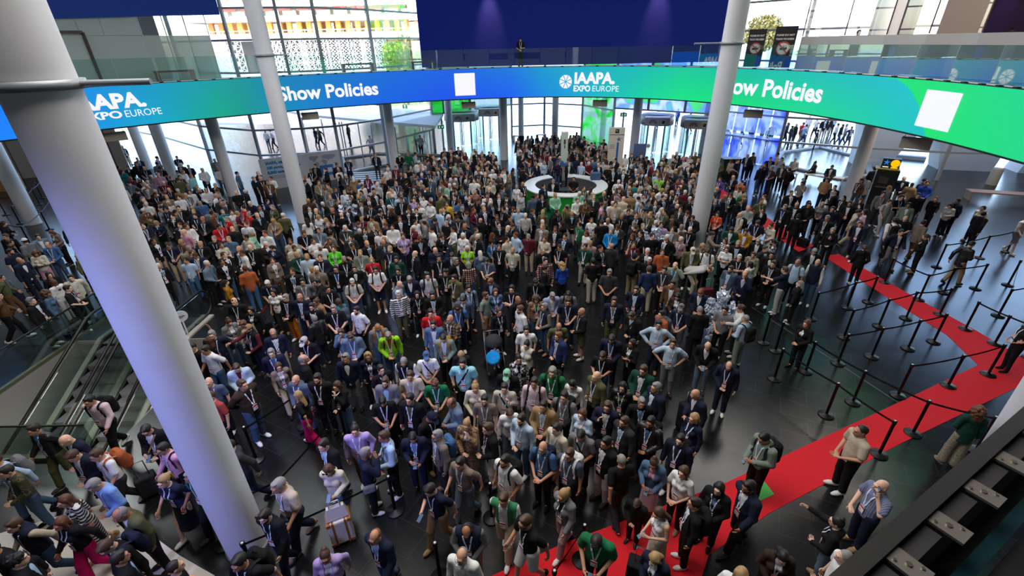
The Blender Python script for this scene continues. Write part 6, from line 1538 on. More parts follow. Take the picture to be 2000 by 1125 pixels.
# x and y in twentieths of a metre, heading, sex, colours
CROWD = """-131 281 5 m 39 4
180 254 -135 f 2 1
1 313 -10 m 37 1
-23 312 -166 f 10 5
-69 306 -67 m 2 7
-146 278 8 m 2 1
-99 299 13 m 31 3
107 300 -15 m 33 1
65 312 38 f 2 1
37 317 -37 m 2 1
-9 319 -3 m 2 1
-56 315 5 m 25 1
98 305 -18 f 2 1
55 316 -30 m 12 10
-33 320 6 f 19 1
-138 291 -5 f 41 9
74 314 -183 m 8 7
-120 303 22 f 2 1
-89 314 -14 m 25 2
60 323 -11 m 14 10
-110 310 10 m 34 2
91 317 -16 f 22 1
-189 272 125 f 24 1
-137 304 14 m 25 1
14 337 -12 m 22 0
42 334 -27 m 25 4
-181 285 -143 m 33 2
271 202 -113 f 2 1
-147 305 16 m 27 2
118 325 -50 m 2 1
-172 304 40 f 39 3
-158 312 47 m 12 1
-134 323 13 f 5 1
130 328 -52 f 14 1
102 338 -67 f 2 1
80 346 -23 m 4 1
-86 345 14 f 18 7
-145 325 24 m 41 4
-214 296 86 m 36 1
-166 326 47 m 9 1
-209 309 74 m 2 7
-198 327 11 m 2 1
-234 305 8 m 20 2
-249 297 60 m 2 1
-232 314 17 m 25 1
-225 334 54 f 9 1
-246 325 77 m 39 1
-264 332 29 m 25 0
-285 345 70 f 2 0
-214 620 16 m 25 1
-183 645 2 m 25 4
-246 575 14 f 2 7
-245 589 -5 m 2 6
-223 564 -55 m 2 7
-217 587 35 m 2 6
-209 567 60 m 41 1
-190 535 22 m 7 6
-180 530 194 f 38 1
-200 542 -55 f 2 1
-239 539 23 m 41 4
-227 514 -50 m 2 1
-212 509 32 m 17 4
-165 533 6 f 22 1
-193 478 -21 m 16 4
-196 494 -39 m 38 1
-174 495 -5 m 26 6
-157 479 -25 f 16 7
-143 493 -30 m 21 6
-145 527 55 m 1 6
-137 529 202 m 2 6
-149 562 58 m 41 7
-154 589 -13 m 16 1
-141 575 1 m 22 6
-128 545 6 m 25 1
-120 529 43 m 2 0
-152 651 12 m 2 6
-140 653 -4 m 15 6
-130 649 103 m 21 4
-104 572 52 m 3 1
-112 647 -12 m 2 6
-100 621 7 m 2 1
-86 603 19 m 3 1
-75 580 115 m 2 7
-69 597 16 f 23 6
-62 591 180 m 8 1
-103 539 9 f 32 8
-88 540 -3 m 36 7
-79 526 14 f 2 6
-66 534 -7 f 41 1
-56 539 -26 m 2 0
-102 491 -16 m 8 1
-115 482 4 f 2 1
-127 484 18 m 41 7
-86 473 171 m 25 7
-86 447 7 f 41 0
-78 443 39 f 2 4
-111 461 190 m 35 1
-121 455 43 m 13 8
-64 483 12 m 23 8
-60 494 -59 m 2 7
-58 476 -20 m 2 6
-50 480 1 m 40 6
-51 508 116 m 25 1
-170 467 1 m 41 10
-184 480 41 m 25 4
-182 456 32 m 16 6
-197 450 93 f 9 0
-196 437 211 m 11 6
-179 433 -36 m 2 7
-170 440 66 m 2 6
-160 450 29 m 2 1
-162 461 80 f 38 1
-154 458 30 f 26 1
-140 447 8 m 2 1
-139 463 49 m 2 7
-143 430 12 m 8 1
-153 415 44 m 25 4
-125 436 44 m 2 4
-96 425 225 f 41 1
-86 420 -1 m 41 0
-76 427 -31 f 41 6
-93 435 4 m 18 1
-60 424 -5 m 42 6
-61 411 -12 m 2 1
-93 407 0 m 2 7
-85 402 7 m 2 1
-76 397 -21 f 3 7
-164 391 -27 f 8 6
-151 396 187 m 2 6
-151 368 -69 f 2 1
-121 386 -15 m 38 4
-111 386 -11 f 25 8
-97 386 16 m 2 4
-55 390 56 f 25 1
-46 383 8 m 8 7
-105 370 -2 m 25 7
-82 376 55 m 41 6
-47 358 -61 f 41 8
-179 387 218 f 41 10
-158 359 12 m 36 1
-157 342 49 f 41 1
-168 353 29 m 2 1
-136 359 8 m 8 6
-143 340 36 f 6 8
-126 362 32 f 2 6
-116 367 62 f 2 6
-105 350 2 m 41 6
-64 353 -58 m 41 1
-56 346 36 f 2 6
-38 362 -18 m 25 1
-73 340 32 m 2 7
-122 329 34 m 2 10
-110 328 47 m 2 10
-98 328 29 m 8 8
-173 338 27 f 1 6
-37 552 -32 m 41 7
-27 551 3 m 16 1
-39 499 -3 m 41 1
-36 518 -7 f 6 6
-36 468 -10 f 29 7
-24 513 67 f 15 1
-18 507 -20 f 16 1
-21 490 12 m 37 0
-7 550 16 m 25 6
-7 482 208 m 8 1
7 486 -5 f 41 7
14 495 32 f 2 1
11 452 36 f 21 6
-23 448 6 m 41 1
-11 443 -1 m 2 1
-3 451 -21 f 2 7
-38 425 80 m 2 6
-25 415 -70 m 25 1
-24 401 21 m 25 1
-4 420 12 m 25 6
-12 390 -2 f 2 6
-26 378 217 m 2 6
7 398 5 m 20 6
13 386 0 m 21 1
19 396 68 m 25 7
22 437 191 m 35 4
26 446 43 f 10 1
31 437 7 m 2 6
35 477 42 m 25 6
48 502 -16 m 2 0
35 421 194 f 15 7
29 395 161 f 26 6
44 442 19 m 23 6
52 414 27 f 38 1
51 404 -57 m 26 6
41 390 40 m 2 1
54 389 -2 m 2 10
64 430 14 m 41 6
69 454 11 m 23 6
71 425 -3 m 6 4
68 403 -41 m 2 6
76 470 26 f 26 1
84 470 132 f 1 7
71 508 -13 m 2 1
81 436 -10 m 8 1
93 454 29 m 8 1
90 431 50 m 13 6
84 410 74 m 28 1
84 396 -49 f 25 1
96 407 -11 m 1 7
95 415 -3 m 41 4
106 447 -37 m 22 4
105 435 -79 f 16 1
116 477 -35 m 6 6
106 423 149 m 1 6
-10 365 14 m 2 6
-2 351 -59 m 2 7
3 362 -58 m 2 4
-15 346 127 f 2 1
-28 349 41 m 39 6
-3 333 41 m 9 6
4 340 -51 m 20 7
27 372 18 m 8 6
26 358 -33 m 39 7
26 334 -18 f 9 8
36 351 -18 m 2 1
43 364 228 f 2 4
57 372 61 f 2 1
57 362 -54 m 15 4
69 374 -15 f 41 6
60 344 -58 f 41 6
75 360 191 m 2 7
82 366 -41 m 41 6
124 603 -70 m 25 1
116 576 -14 m 21 6
133 595 -12 m 2 6
152 615 -17 m 41 6
139 570 -4 m 41 1
131 555 10 f 40 6
130 527 -14 m 2 1
146 556 -64 m 2 7
155 579 49 m 3 1
164 600 16 f 8 1
156 552 -77 m 16 6
178 584 27 m 20 6
190 579 -23 m 26 0
191 559 -57 m 23 1
179 532 -22 m 6 1
167 521 -13 m 20 6
163 500 -17 m 19 7
147 485 -35 f 21 4
152 509 -42 m 2 1
129 489 -73 m 2 6
131 479 168 m 40 10
119 447 -4 m 2 1
142 512 -7 f 2 7
143 459 -72 f 8 1
150 452 30 m 41 10
158 463 65 m 26 1
160 442 -56 m 2 8
176 468 152 m 2 6
187 493 -45 m 8 1
190 463 -77 m 26 0
172 429 2 f 2 4
155 416 -6 m 25 1
152 405 147 m 2 0
137 404 11 f 41 10
121 398 -39 m 38 6
122 413 -47 f 16 0
122 426 65 m 20 1
108 406 -4 f 9 4
122 353 -19 m 18 4
130 349 -24 m 39 7
133 360 160 f 2 1
141 358 -36 f 21 7
95 335 -72 m 2 1
211 567 -55 m 41 1
235 608 -16 f 9 4
244 615 2 m 26 7
238 586 -7 m 38 6
224 587 3 m 41 7
220 617 15 m 2 1
262 576 -59 m 26 4
280 585 -62 f 1 1
278 568 40 m 25 4
228 495 -49 f 30 6
246 501 -66 m 2 6
243 478 -61 m 33 1
230 451 -59 m 9 4
216 439 -42 f 2 4
227 438 13 m 15 6
215 418 37 m 2 7
224 426 225 m 8 4
202 423 40 m 8 6
190 414 -20 m 25 1
193 428 12 f 6 1
210 392 -12 m 21 1
231 411 -3 m 26 6
240 422 -98 m 9 6
292 535 192 m 25 6
305 553 -41 m 25 4
307 601 -46 m 25 7
317 608 11 m 6 7
324 578 -24 m 2 4
304 534 -78 m 11 7
321 558 -37 m 20 7
344 599 -90 m 41 1
340 581 -56 f 9 6
323 546 -39 m 8 1
272 435 -11 m 2 8
223 392 -21 f 2 7
328 456 -61 m 2 0
314 432 209 m 2 1
318 426 -71 f 2 1
273 407 -7 f 2 4
408 459 126 m 38 7
423 463 11 m 25 0
418 454 -31 m 32 1
383 436 29 f 2 1
378 450 -106 f 16 8
370 479 -72 f 6 6
-634 744 -1 m 2 7
-605 746 80 m 25 0
-519 658 56 m 2 1
-502 616 21 f 2 1
-493 594 55 f 40 6
-512 613 81 f 22 0
-489 578 138 m 16 7
-494 622 34 m 2 6
-468 599 29 m 25 1
-437 564 22 f 16 6
-415 528 220 m 16 0
-429 521 0 m 36 1
-443 525 -11 f 16 6
-428 503 22 m 41 1
-422 557 33 m 28 4
-401 547 60 m 2 1
-394 552 50 m 6 6
-382 531 241 m 26 4
-379 551 87 m 0 6
-403 574 80 m 41 10
-420 588 -6 f 41 1
-427 609 1 m 8 1
-418 609 34 m 2 1
-380 576 63 m 41 7
-469 666 20 m 25 1
-466 620 198 m 36 0
-440 590 2 m 2 4
-490 656 149 m 20 6
-401 640 48 m 16 6
-365 584 46 m 41 6
-327 556 102 m 10 6
-341 485 36 m 41 6
-324 486 39 m 41 7
-312 483 92 m 37 7
-284 472 27 m 2 6
-323 503 -2 m 2 1
-279 480 125 m 2 6
-255 444 -19 m 25 6
-286 529 50 m 2 1
-298 536 92 m 25 1
-301 554 83 m 25 7
-270 512 28 m 6 7
-276 534 -16 m 41 8
-379 467 107 f 2 8
-334 457 23 m 41 1
-337 445 81 m 9 6
-326 425 -5 m 25 1
-308 435 21 f 25 4
-348 424 76 m 6 7
-330 407 -4 f 26 0
-317 396 14 f 25 1
-302 398 6 m 2 7
-291 410 21 f 25 4
-284 378 8 m 8 8
-273 370 64 m 41 6
-272 392 5 m 2 1
-282 420 35 m 16 4
-271 405 91 m 6 1
-267 414 40 m 40 1
-252 394 -27 f 31 4
-252 378 50 m 31 6
-249 418 -30 m 31 1
-237 403 -32 m 31 1
-243 451 76 f 25 4
-236 421 40 m 2 10
-227 428 -18 f 26 6
-226 396 49 m 2 7
-225 374 5 m 41 6
-208 388 6 f 38 6
-331 395 -20 f 41 1
-318 380 58 m 25 1
-268 359 -19 m 28 6
-261 342 -12 m 6 8
-239 319 73 m 8 7
-241 335 3 m 2 7
-234 342 8 m 2 1
-222 341 12 m 10 1
-231 363 208 m 2 0
-207 326 -9 m 2 6
-198 315 -41 m 41 6
-206 301 45 f 2 6
-259 414 44 f 41 10
-214 358 90 f 23 6
-199 353 -9 m 41 7
-181 327 -1 f 25 7
-192 337 49 f 11 1
-210 345 -22 m 9 0
-204 398 178 m 26 1
-82 656 36 m 2 6
-76 548 -20 m 2 6
-104 635 53 f 2 1
-87 572 5 f 21 1
-123 578 19 m 16 6
-62 649 161 m 22 0
-88 560 44 m 8 1
-40 627 -31 m 22 0
-28 653 39 m 25 7
-37 598 34 m 2 4
-86 583 71 m 8 6
-96 551 5 m 25 1
-109 528 55 m 8 6
-73 678 20 m 2 1
-36 539 9 m 8 1
-46 652 8 m 2 7
-74 645 -95 m 25 1
-19 571 1 m 2 8
-41 581 -33 f 25 0
-106 604 94 m 3 6
-66 667 11 m 25 6
-9 539 22 m 41 8
15 557 -114 m 2 4
-1 529 -54 f 39 6
-113 546 1 m 16 6
-32 617 -66 f 22 4
-122 564 -28 m 2 1
-57 601 -21 m 26 1
-116 596 27 m 41 1
-38 659 20 m 2 6
-58 556 -56 f 22 6
-77 628 -31 m 25 7
-78 565 -27 f 2 6
-28 529 -17 m 2 6
-91 628 21 m 2 7
-52 584 -61 m 26 6
-96 609 26 m 2 6
-64 580 29 f 21 1
-76 611 148 m 2 1
-97 589 82 m 2 7
-34 570 9 m 2 6
-49 662 27 m 41 4
-92 672 17 m 2 1
-12 524 47 m 8 1
4 546 64 f 8 6
-51 628 6 f 25 1
-26 598 -30 f 2 1
-18 561 -39 m 2 1
-31 589 68 m 25 0
-83 681 10 m 2 8
-110 624 173 m 2 6
-53 613 210 f 25 4
-16 581 49 m 2 6
-97 529 137 m 2 6
-69 620 65 m 8 6
-51 570 -35 m 8 6
-22 624 16 m 2 6
-20 540 29 m 41 10
-38 638 29 m 2 7
-21 610 -63 f 2 1
-65 633 46 f 2 1
4 557 101 m 22 7
-45 525 -62 f 2 6
-90 644 -39 m 21 6
-64 566 47 m 16 4
-107 560 21 m 25 6
-22 640 35 m 2 1
-111 581 -6 m 41 6
-82 667 30 m 25 4
-109 614 -17 m 39 6
55 676 -10 f 25 1
41 625 -3 f 35 6
64 741 41 m 21 6
16 743 -29 m 25 0
102 674 -76 f 38 10
100 777 37 f 8 7
41 725 5 m 2 7
24 572 17 m 8 6
128 712 -35 f 16 1
136 657 121 m 2 6
30 760 35 m 38 1
60 584 18 f 25 6
33 585 29 m 25 6
75 582 -14 m 2 7
126 642 -9 m 39 6
105 590 -8 m 3 1
92 763 -41 m 38 0
90 681 -33 m 2 6
97 654 -60 m 8 1
60 625 154 m 25 7
126 661 -4 m 2 1
49 703 46 m 2 6
49 658 10 f 22 1
14 755 -33 f 2 6
117 739 -24 m 8 1
27 600 187 f 2 1
104 617 2 m 39 8
15 641 8 m 8 6
100 601 -26 m 22 6
103 746 -23 m 2 1
137 672 11 m 16 1
124 565 -41 f 2 7
97 737 -48 m 26 1
29 749 -4 m 26 6
27 718 -20 m 25 6
155 689 2 f 2 6
19 657 3 f 2 6
20 685 46 m 22 6
75 597 195 m 3 1
79 735 -5 f 41 1
118 630 2 m 8 10
81 656 1 f 38 1
89 576 -38 m 20 6
111 668 -27 m 16 1
90 785 -3 m 21 1
68 690 0 m 2 1
22 590 -71 m 8 4
21 697 179 m 8 1
81 720 -29 m 2 1
136 702 24 m 25 4
28 634 -63 f 2 6
57 694 -58 m 25 6
88 602 201 m 25 6
98 712 91 m 2 6
117 703 -50 m 25 1
34 615 -19 m 2 1
95 665 -45 m 8 8
142 632 12 m 39 6
53 728 -12 m 8 1
75 782 49 m 25 7
119 688 -46 m 41 1
37 781 -30 f 25 1
77 748 -4 f 2 1
143 717 -45 m 25 4
65 603 -33 m 3 4
78 707 16 m 8 7
110 778 11 m 2 1
44 591 30 f 20 1
39 699 48 m 2 6
18 619 -22 m 25 1
62 704 61 m 21 4
114 768 -100 f 25 1
99 581 22 m 22 1
32 645 39 m 25 10
118 554 -16 m 2 6
110 683 27 m 2 1
46 688 -2 m 2 4
53 607 -62 m 16 6
77 761 -61 m 2 6
14 708 -19 m 25 10
57 753 -26 m 25 0
60 641 -3 m 26 7
57 765 1 f 2 6
110 651 -35 m 2 1
16 599 65 f 2 1
69 769 -31 m 25 7
20 786 29 m 2 7
134 683 -27 m 8 1
101 757 27 m 2 8
117 757 58 m 16 4
29 680 -63 f 20 6
45 772 63 m 2 7
113 598 15 m 16 6
59 781 -31 m 8 1
121 542 2 m 2 1
48 737 -39 f 41 10
109 713 219 m 2 8
77 669 -6 m 26 1
118 675 -49 m 2 10
24 666 68 m 2 1
108 566 12 m 25 1
15 673 -57 m 41 6
88 646 48 m 2 6
97 723 -30 m 2 6
40 605 -44 f 41 6
154 667 -43 m 8 6
65 723 -55 m 3 1
52 633 52 m 22 1
132 582 -41 m 2 1
121 591 219 f 41 6
189 524 -87 m 8 8
201 508 16 m 25 7
166 532 -5 m 2 6
208 583 -29 f 2 8
210 522 95 m 16 7
189 543 -52 m 21 1
208 487 -24 m 25 10
198 532 157 f 16 1
166 479 -29 m 2 1
208 541 30 m 2 6
211 506 5 m 16 1
147 525 -42 f 25 7
179 485 -32 m 22 6
175 544 -67 m 26 1
215 552 -55 m 2 1
233 575 -46 m 2 6
199 566 -99 m 2 6
146 535 8 m 25 4
181 512 209 m 2 7
171 556 -108 m 22 1
211 604 142 m 21 4
185 570 23 m 2 7
156 538 -44 f 2 1
184 600 -57 f 2 1
217 531 25 f 2 10
160 566 13 m 2 6
174 597 18 m 2 7
193 590 16 m 38 1
172 611 -8 m 2 0
203 611 -33 m 2 7
211 475 61 m 26 1
204 553 33 m 26 6
162 620 -11 f 8 6
230 539 -5 m 25 8
223 600 9 m 25 7
142 495 -7 f 2 6
173 495 208 m 25 7
189 480 3 m 8 6
152 498 222 f 2 4
231 554 16 m 2 1
199 494 -33 m 16 10
166 583 -110 m 2 6
224 566 -34 m 2 1
223 517 -65 m 8 10
223 506 164 m 25 7
-99 475 6 f 2 1
-150 510 202 m 20 1
-26 337 -61 m 2 6
-118 353 1 m 2 7
-40 439 13 m 2 6
-45 411 26 f 2 6
-8 468 84 m 35 1
-160 492 37 m 41 7
-128 344 10 m 8 6
-54 370 -27 m 2 6
-6 401 -52 m 2 1
-64 397 137 m 20 10
-87 510 -28 m 35 6
-80 361 -49 f 22 8
-92 461 18 f 2 4
-140 507 -37 m 2 1
-92 483 64 f 25 7
-168 423 -12 f 25 8
-121 414 -22 f 38 6
-157 377 13 f 2 6
-38 342 -21 f 41 1
-124 499 20 m 35 1
-22 437 -20 m 8 7
-14 333 -6 f 3 4
-99 502 -14 m 8 6
-99 338 -31 m 8 1
-98 362 8 m 41 1
-111 450 213 m 20 1
-54 441 -30 m 2 0
-131 390 0 m 22 10
-109 409 138 f 2 8
-10 494 166 m 2 1
-45 461 4 f 25 8
-119 403 44 m 2 6
-64 514 29 m 16 7
-123 473 55 m 41 6
-55 457 36 m 25 1
-179 411 -11 m 8 7
-113 421 -24 f 2 1
-128 375 -45 m 8 7
-169 515 150 m 3 1
-100 514 36 f 2 7
-34 406 57 f 22 6
-128 514 6 m 2 8
-1 378 47 m 2 1
-40 451 35 f 22 1
-117 509 96 f 2 6
-19 425 55 f 25 1
-76 386 149 m 16 1
-41 395 86 m 16 7
-68 440 40 m 26 1
-169 482 36 f 2 7
-35 487 62 m 25 6
-72 367 -77 m 16 7
-70 504 -28 m 22 6
-70 459 -46 m 26 7
-146 352 146 m 16 8
-73 491 -44 m 39 6
-49 425 36 m 3 8
4 409 -32 m 2 7
-132 424 -13 m 25 1
-67 381 66 m 25 0
-139 370 -22 m 20 0
-162 406 1 m 2 1
-96 451 -10 f 2 7
-172 398 -7 f 41 1
-105 435 -5 m 2 1
-144 477 36 m 21 1
-188 418 18 m 2 1
-21 466 -42 m 2 6
-374 479 39 m 2 1
-352 465 29 m 39 6
-293 456 44 m 8 6
-450 548 59 f 22 4
-283 445 60 m 2 6
-335 493 39 f 2 1
-361 477 22 m 2 1
-372 500 14 m 2 1
-306 445 26 m 3 8
-436 543 70 f 2 6
-361 447 8 m 41 1
-356 489 169 m 38 1
-383 493 48 m 2 4
-312 415 126 m 26 1
-388 516 9 m 22 1
-276 432 -50 m 8 6
-336 431 -15 f 16 10
-372 489 -39 f 2 6
-337 472 64 m 16 6
-400 506 13 m 39 1
-406 496 75 m 2 1
-395 485 -62 m 25 1
-344 503 29 m 25 6
-347 450 -34 m 2 6
-409 514 89 m 41 1
-304 468 93 m 41 7
-316 427 29 m 2 6
-368 455 24 m 2 10
-250 407 102 m 22 1
-298 420 18 f 25 1
155 371 -47 m 2 6
99 350 35 m 2 1
135 415 -21 m 8 8
141 443 -76 m 2 4
117 437 183 m 38 8
110 462 11 f 2 4
96 379 -35 m 2 0
169 414 6 m 2 1
195 451 -19 f 2 1
120 379 -51 m 26 6
104 366 -43 f 8 10
104 391 -6 m 25 6
120 364 2 m 2 7
152 475 -64 f 2 6
170 457 -18 m 25 7
138 375 -14 f 2 7
136 389 -69 m 26 1
150 435 98 m 2 6
173 446 -5 m 22 7
154 383 -45 m 2 8
132 427 33 f 35 1
117 491 -19 m 41 7
129 453 -34 m 41 6
181 439 -43 f 2 1
88 356 -36 f 8 6
152 395 -47 m 8 0
180 422 -105 m 2 6
135 338 -123 f 2 6
143 346 -34 m 2 1
184 450 -3 f 2 4
206 455 80 m 8 1
159 429 -38 m 2 1
125 388 -78 m 25 6
108 379 -11 m 2 4
130 439 -7 f 21 4
144 424 21 m 2 6
141 474 10 f 8 4
108 329 6 m 2 6
122 463 -20 m 8 1
108 356 7 m 2 8
486 840 49 m 25 7 0
480 813 79 m 2 7 0
501 838 93 m 2 1 0
511 837 105 m 31 10 0
510 826 88 m 20 6 0
501 775 56 m 2 1 0
569 890 -70 m 41 1 0
574 876 -15 m 2 10 0
590 887 -47 m 2 10 0
567 830 29 m 41 1 0
568 819 36 m 2 6 0
576 817 -107 m 41 6 0
573 802 -6 m 25 7 0
569 916 -64 m 41 10 0
612 910 -70 m 20 1 0
376 826 -75 m 20 10 0
401 851 -78 m 41 6 0
399 818 -110 m 3 1 0
409 806 -57 m 3 6 0
442 834 -68 m 12 6 0
437 803 -36 m 40 7 0
464 843 -60 m 3 6 0
365 1052 -64 m 32 6 0
316 1034 -12 m 41 7 0
365 973 -105 m 15 7 0
-447 887 -4 m 41 6 0
-435 885 -73 m 41 7 0
-361 899 -94 m 25 7 0
-353 898 -33 m 26 1 0
-236 811 42 m 21 7 0
-171 803 -94 m 20 7 0
-165 853 -20 m 20 7 0
-149 801 13 m 21 7 0
-154 874 -63 m 14 10 0
-271 1295 10 m 2 6 0
-309 929 -96 m 25 7 0""".split("\n")

# ================================================================ figures
CLOTH = dict(black=(19, 19, 22), navy=(24, 30, 52), charcoal=(48, 49, 53), grey=(112, 112, 116), ltgrey=(176, 176, 178), white=(222, 221, 222), cream=(200, 192, 176), beige=(182, 168, 148), tan=(150, 120, 88), brown=(92, 64, 44), dkbrown=(52, 38, 32), taupe=(122, 110, 98), khaki=(128, 116, 88), stone=(178, 172, 160), olive=(84, 84, 56), sage=(118, 132, 120), green=(22, 104, 66), dkgreen=(20, 62, 52), dkteal=(22, 74, 84), teal=(18, 112, 116), mint=(140, 196, 168), aqua=(140, 198, 204), cyan=(60, 160, 210), skyblue=(124, 160, 216), ltblue=(164, 190, 220), paleblue=(176, 196, 218), blue=(62, 98, 144), brightblue=(12, 128, 196), royal=(30, 66, 160), royalnavy=(34, 50, 92), denim=(76, 102, 132), jeans=(58, 82, 112), slate=(74, 86, 106), steel=(98, 116, 136), lavblue=(140, 152, 190), pink=(206, 150, 176), palepink=(216, 190, 202), dustypink=(168, 134, 138), lilac=(170, 146, 196), purple=(90, 60, 130), magenta=(196, 10, 96), red=(190, 26, 36), brick=(160, 66, 58), maroon=(92, 28, 44), orange=(176, 98, 20), rust=(170, 88, 48), orangered=(226, 78, 30), mustard=(160, 110, 26), yellow=(224, 176, 46), lime=(140, 206, 40), brightgreen=(92, 210, 44), leather=(30, 29, 30), plaid=(150, 104, 96))
def pat(name, kind, c1, c2, c3=None, scale=1.0):
    m = bpy.data.materials.new('cloth_' + name); m.use_nodes = True; n = m.node_tree.nodes; l = m.node_tree.links; b = n['Principled BSDF']; b.inputs['Roughness'].default_value = .85
    tc = n.new('ShaderNodeTexCoord'); rp = n.new('ShaderNodeValToRGB'); e = rp.color_ramp.elements
    e[0].color = (*lin(c1), 1); e[1].color = (*lin(c2), 1); rp.color_ramp.interpolation = 'CONSTANT'
    if kind == 'stripe':
        t = n.new('ShaderNodeTexWave'); t.bands_direction = 'Z'; t.inputs['Scale'].default_value = scale; e[1].position = .5; out = t.outputs['Fac']; l.new(tc.outputs['Object'], t.inputs['Vector'])
    elif kind == 'vstripe':
        t = n.new('ShaderNodeTexWave'); t.bands_direction = 'X'; t.inputs['Scale'].default_value = scale; e[1].position = .5; out = t.outputs['Fac']; l.new(tc.outputs['Object'], t.inputs['Vector'])
    elif kind == 'check':
        t = n.new('ShaderNodeTexWave'); t.bands_direction = 'Z'; t.inputs['Scale'].default_value = scale; t2 = n.new('ShaderNodeTexWave'); t2.bands_direction = 'X'; t2.inputs['Scale'].default_value = scale
        l.new(tc.outputs['Object'], t.inputs['Vector']); l.new(tc.outputs['Object'], t2.inputs['Vector']); a = n.new('ShaderNodeMath'); a.operation = 'ADD'; a.inputs[1].default_value = 0; l.new(t.outputs['Fac'], a.inputs[0]); l.new(t2.outputs['Fac'], a.inputs[1])
        h = n.new('ShaderNodeMath'); h.operation = 'MULTIPLY'; h.inputs[1].default_value = .5; l.new(a.outputs[0], h.inputs[0]); out = h.outputs[0]; e[1].position = .4; q = e.new(.68); q.color = (*lin(c3 or c2), 1)
    else:
        t = n.new('ShaderNodeTexNoise'); t.inputs['Scale'].default_value = scale; t.inputs['Detail'].default_value = 1; l.new(tc.outputs['Object'], t.inputs['Vector']); out = t.outputs['Fac']; e[1].position = .52
        if c3: q = e.new(.6); q.color = (*lin(c3), 1)
    l.new(out, rp.inputs[0]); l.new(rp.outputs[0], b.inputs['Base Color']); MATS['cloth_' + name] = m
pat('stripebw', 'stripe', (24, 24, 26), (214, 212, 210), scale=4.6); pat('stripeblue', 'vstripe', (130, 136, 168), (92, 98, 134), scale=11)
pat('plaidblue', 'check', (52, 62, 84), (128, 136, 156), (186, 190, 204), 5); pat('plaidbrown', 'check', (30, 26, 24), (96, 74, 50), (138, 110, 76), 3.4); pat('plaidred', 'check', (30, 26, 28), (134, 60, 58), (190, 180, 178), 4); pat('plaid', 'check', (60, 66, 90), (170, 110, 96), (214, 200, 196), 4)
pat('leopard', 'noise', (150, 116, 84), (30, 24, 20), (120, 88, 60), 26); pat('camo', 'noise', (52, 54, 36), (88, 78, 50), (30, 30, 26), 9); pat('zebra', 'noise', (30, 30, 32), (206, 204, 204), None, 16); pat('floral', 'noise', (150, 50, 70), (60, 60, 110), (206, 190, 170), 14); pat('patterned', 'noise', (120, 116, 100), (170, 160, 140), (96, 90, 76), 30)
pat('whitegreen', 'vstripe', (214, 214, 216), (40, 116, 76), scale=1.05)
def cloth(c):
    if 'cloth_' + c in MATS: return MATS['cloth_' + c]
    if c == 'leather': return mat('cloth_leather', CLOTH[c], .38)
    return mat('cloth_' + c, CLOTH[c], .85, noise=.12, nscale=5, spec=.25)
HAIRC = dict(black=(26, 23, 22), dark=(40, 31, 27), brown=(74, 52, 38), auburn=(92, 54, 34), ginger=(124, 76, 44), blond=(164, 132, 90), grey=(134, 130, 128), white=(200, 198, 196), red=(104, 24, 30))
SKINS = [(216, 168, 142), (204, 152, 124), (190, 138, 110), (224, 180, 156), (166, 114, 86), (120, 80, 58)]
def skin_m(i): return mat('skin_tone_%d' % i, SKINS[i], .55)
eyem = mat('eye_dark', (26, 20, 18), .3); lipm = mat('lip_tone', (150, 84, 78), .5); soleM = mat('sole_white', (214, 212, 208), .6)

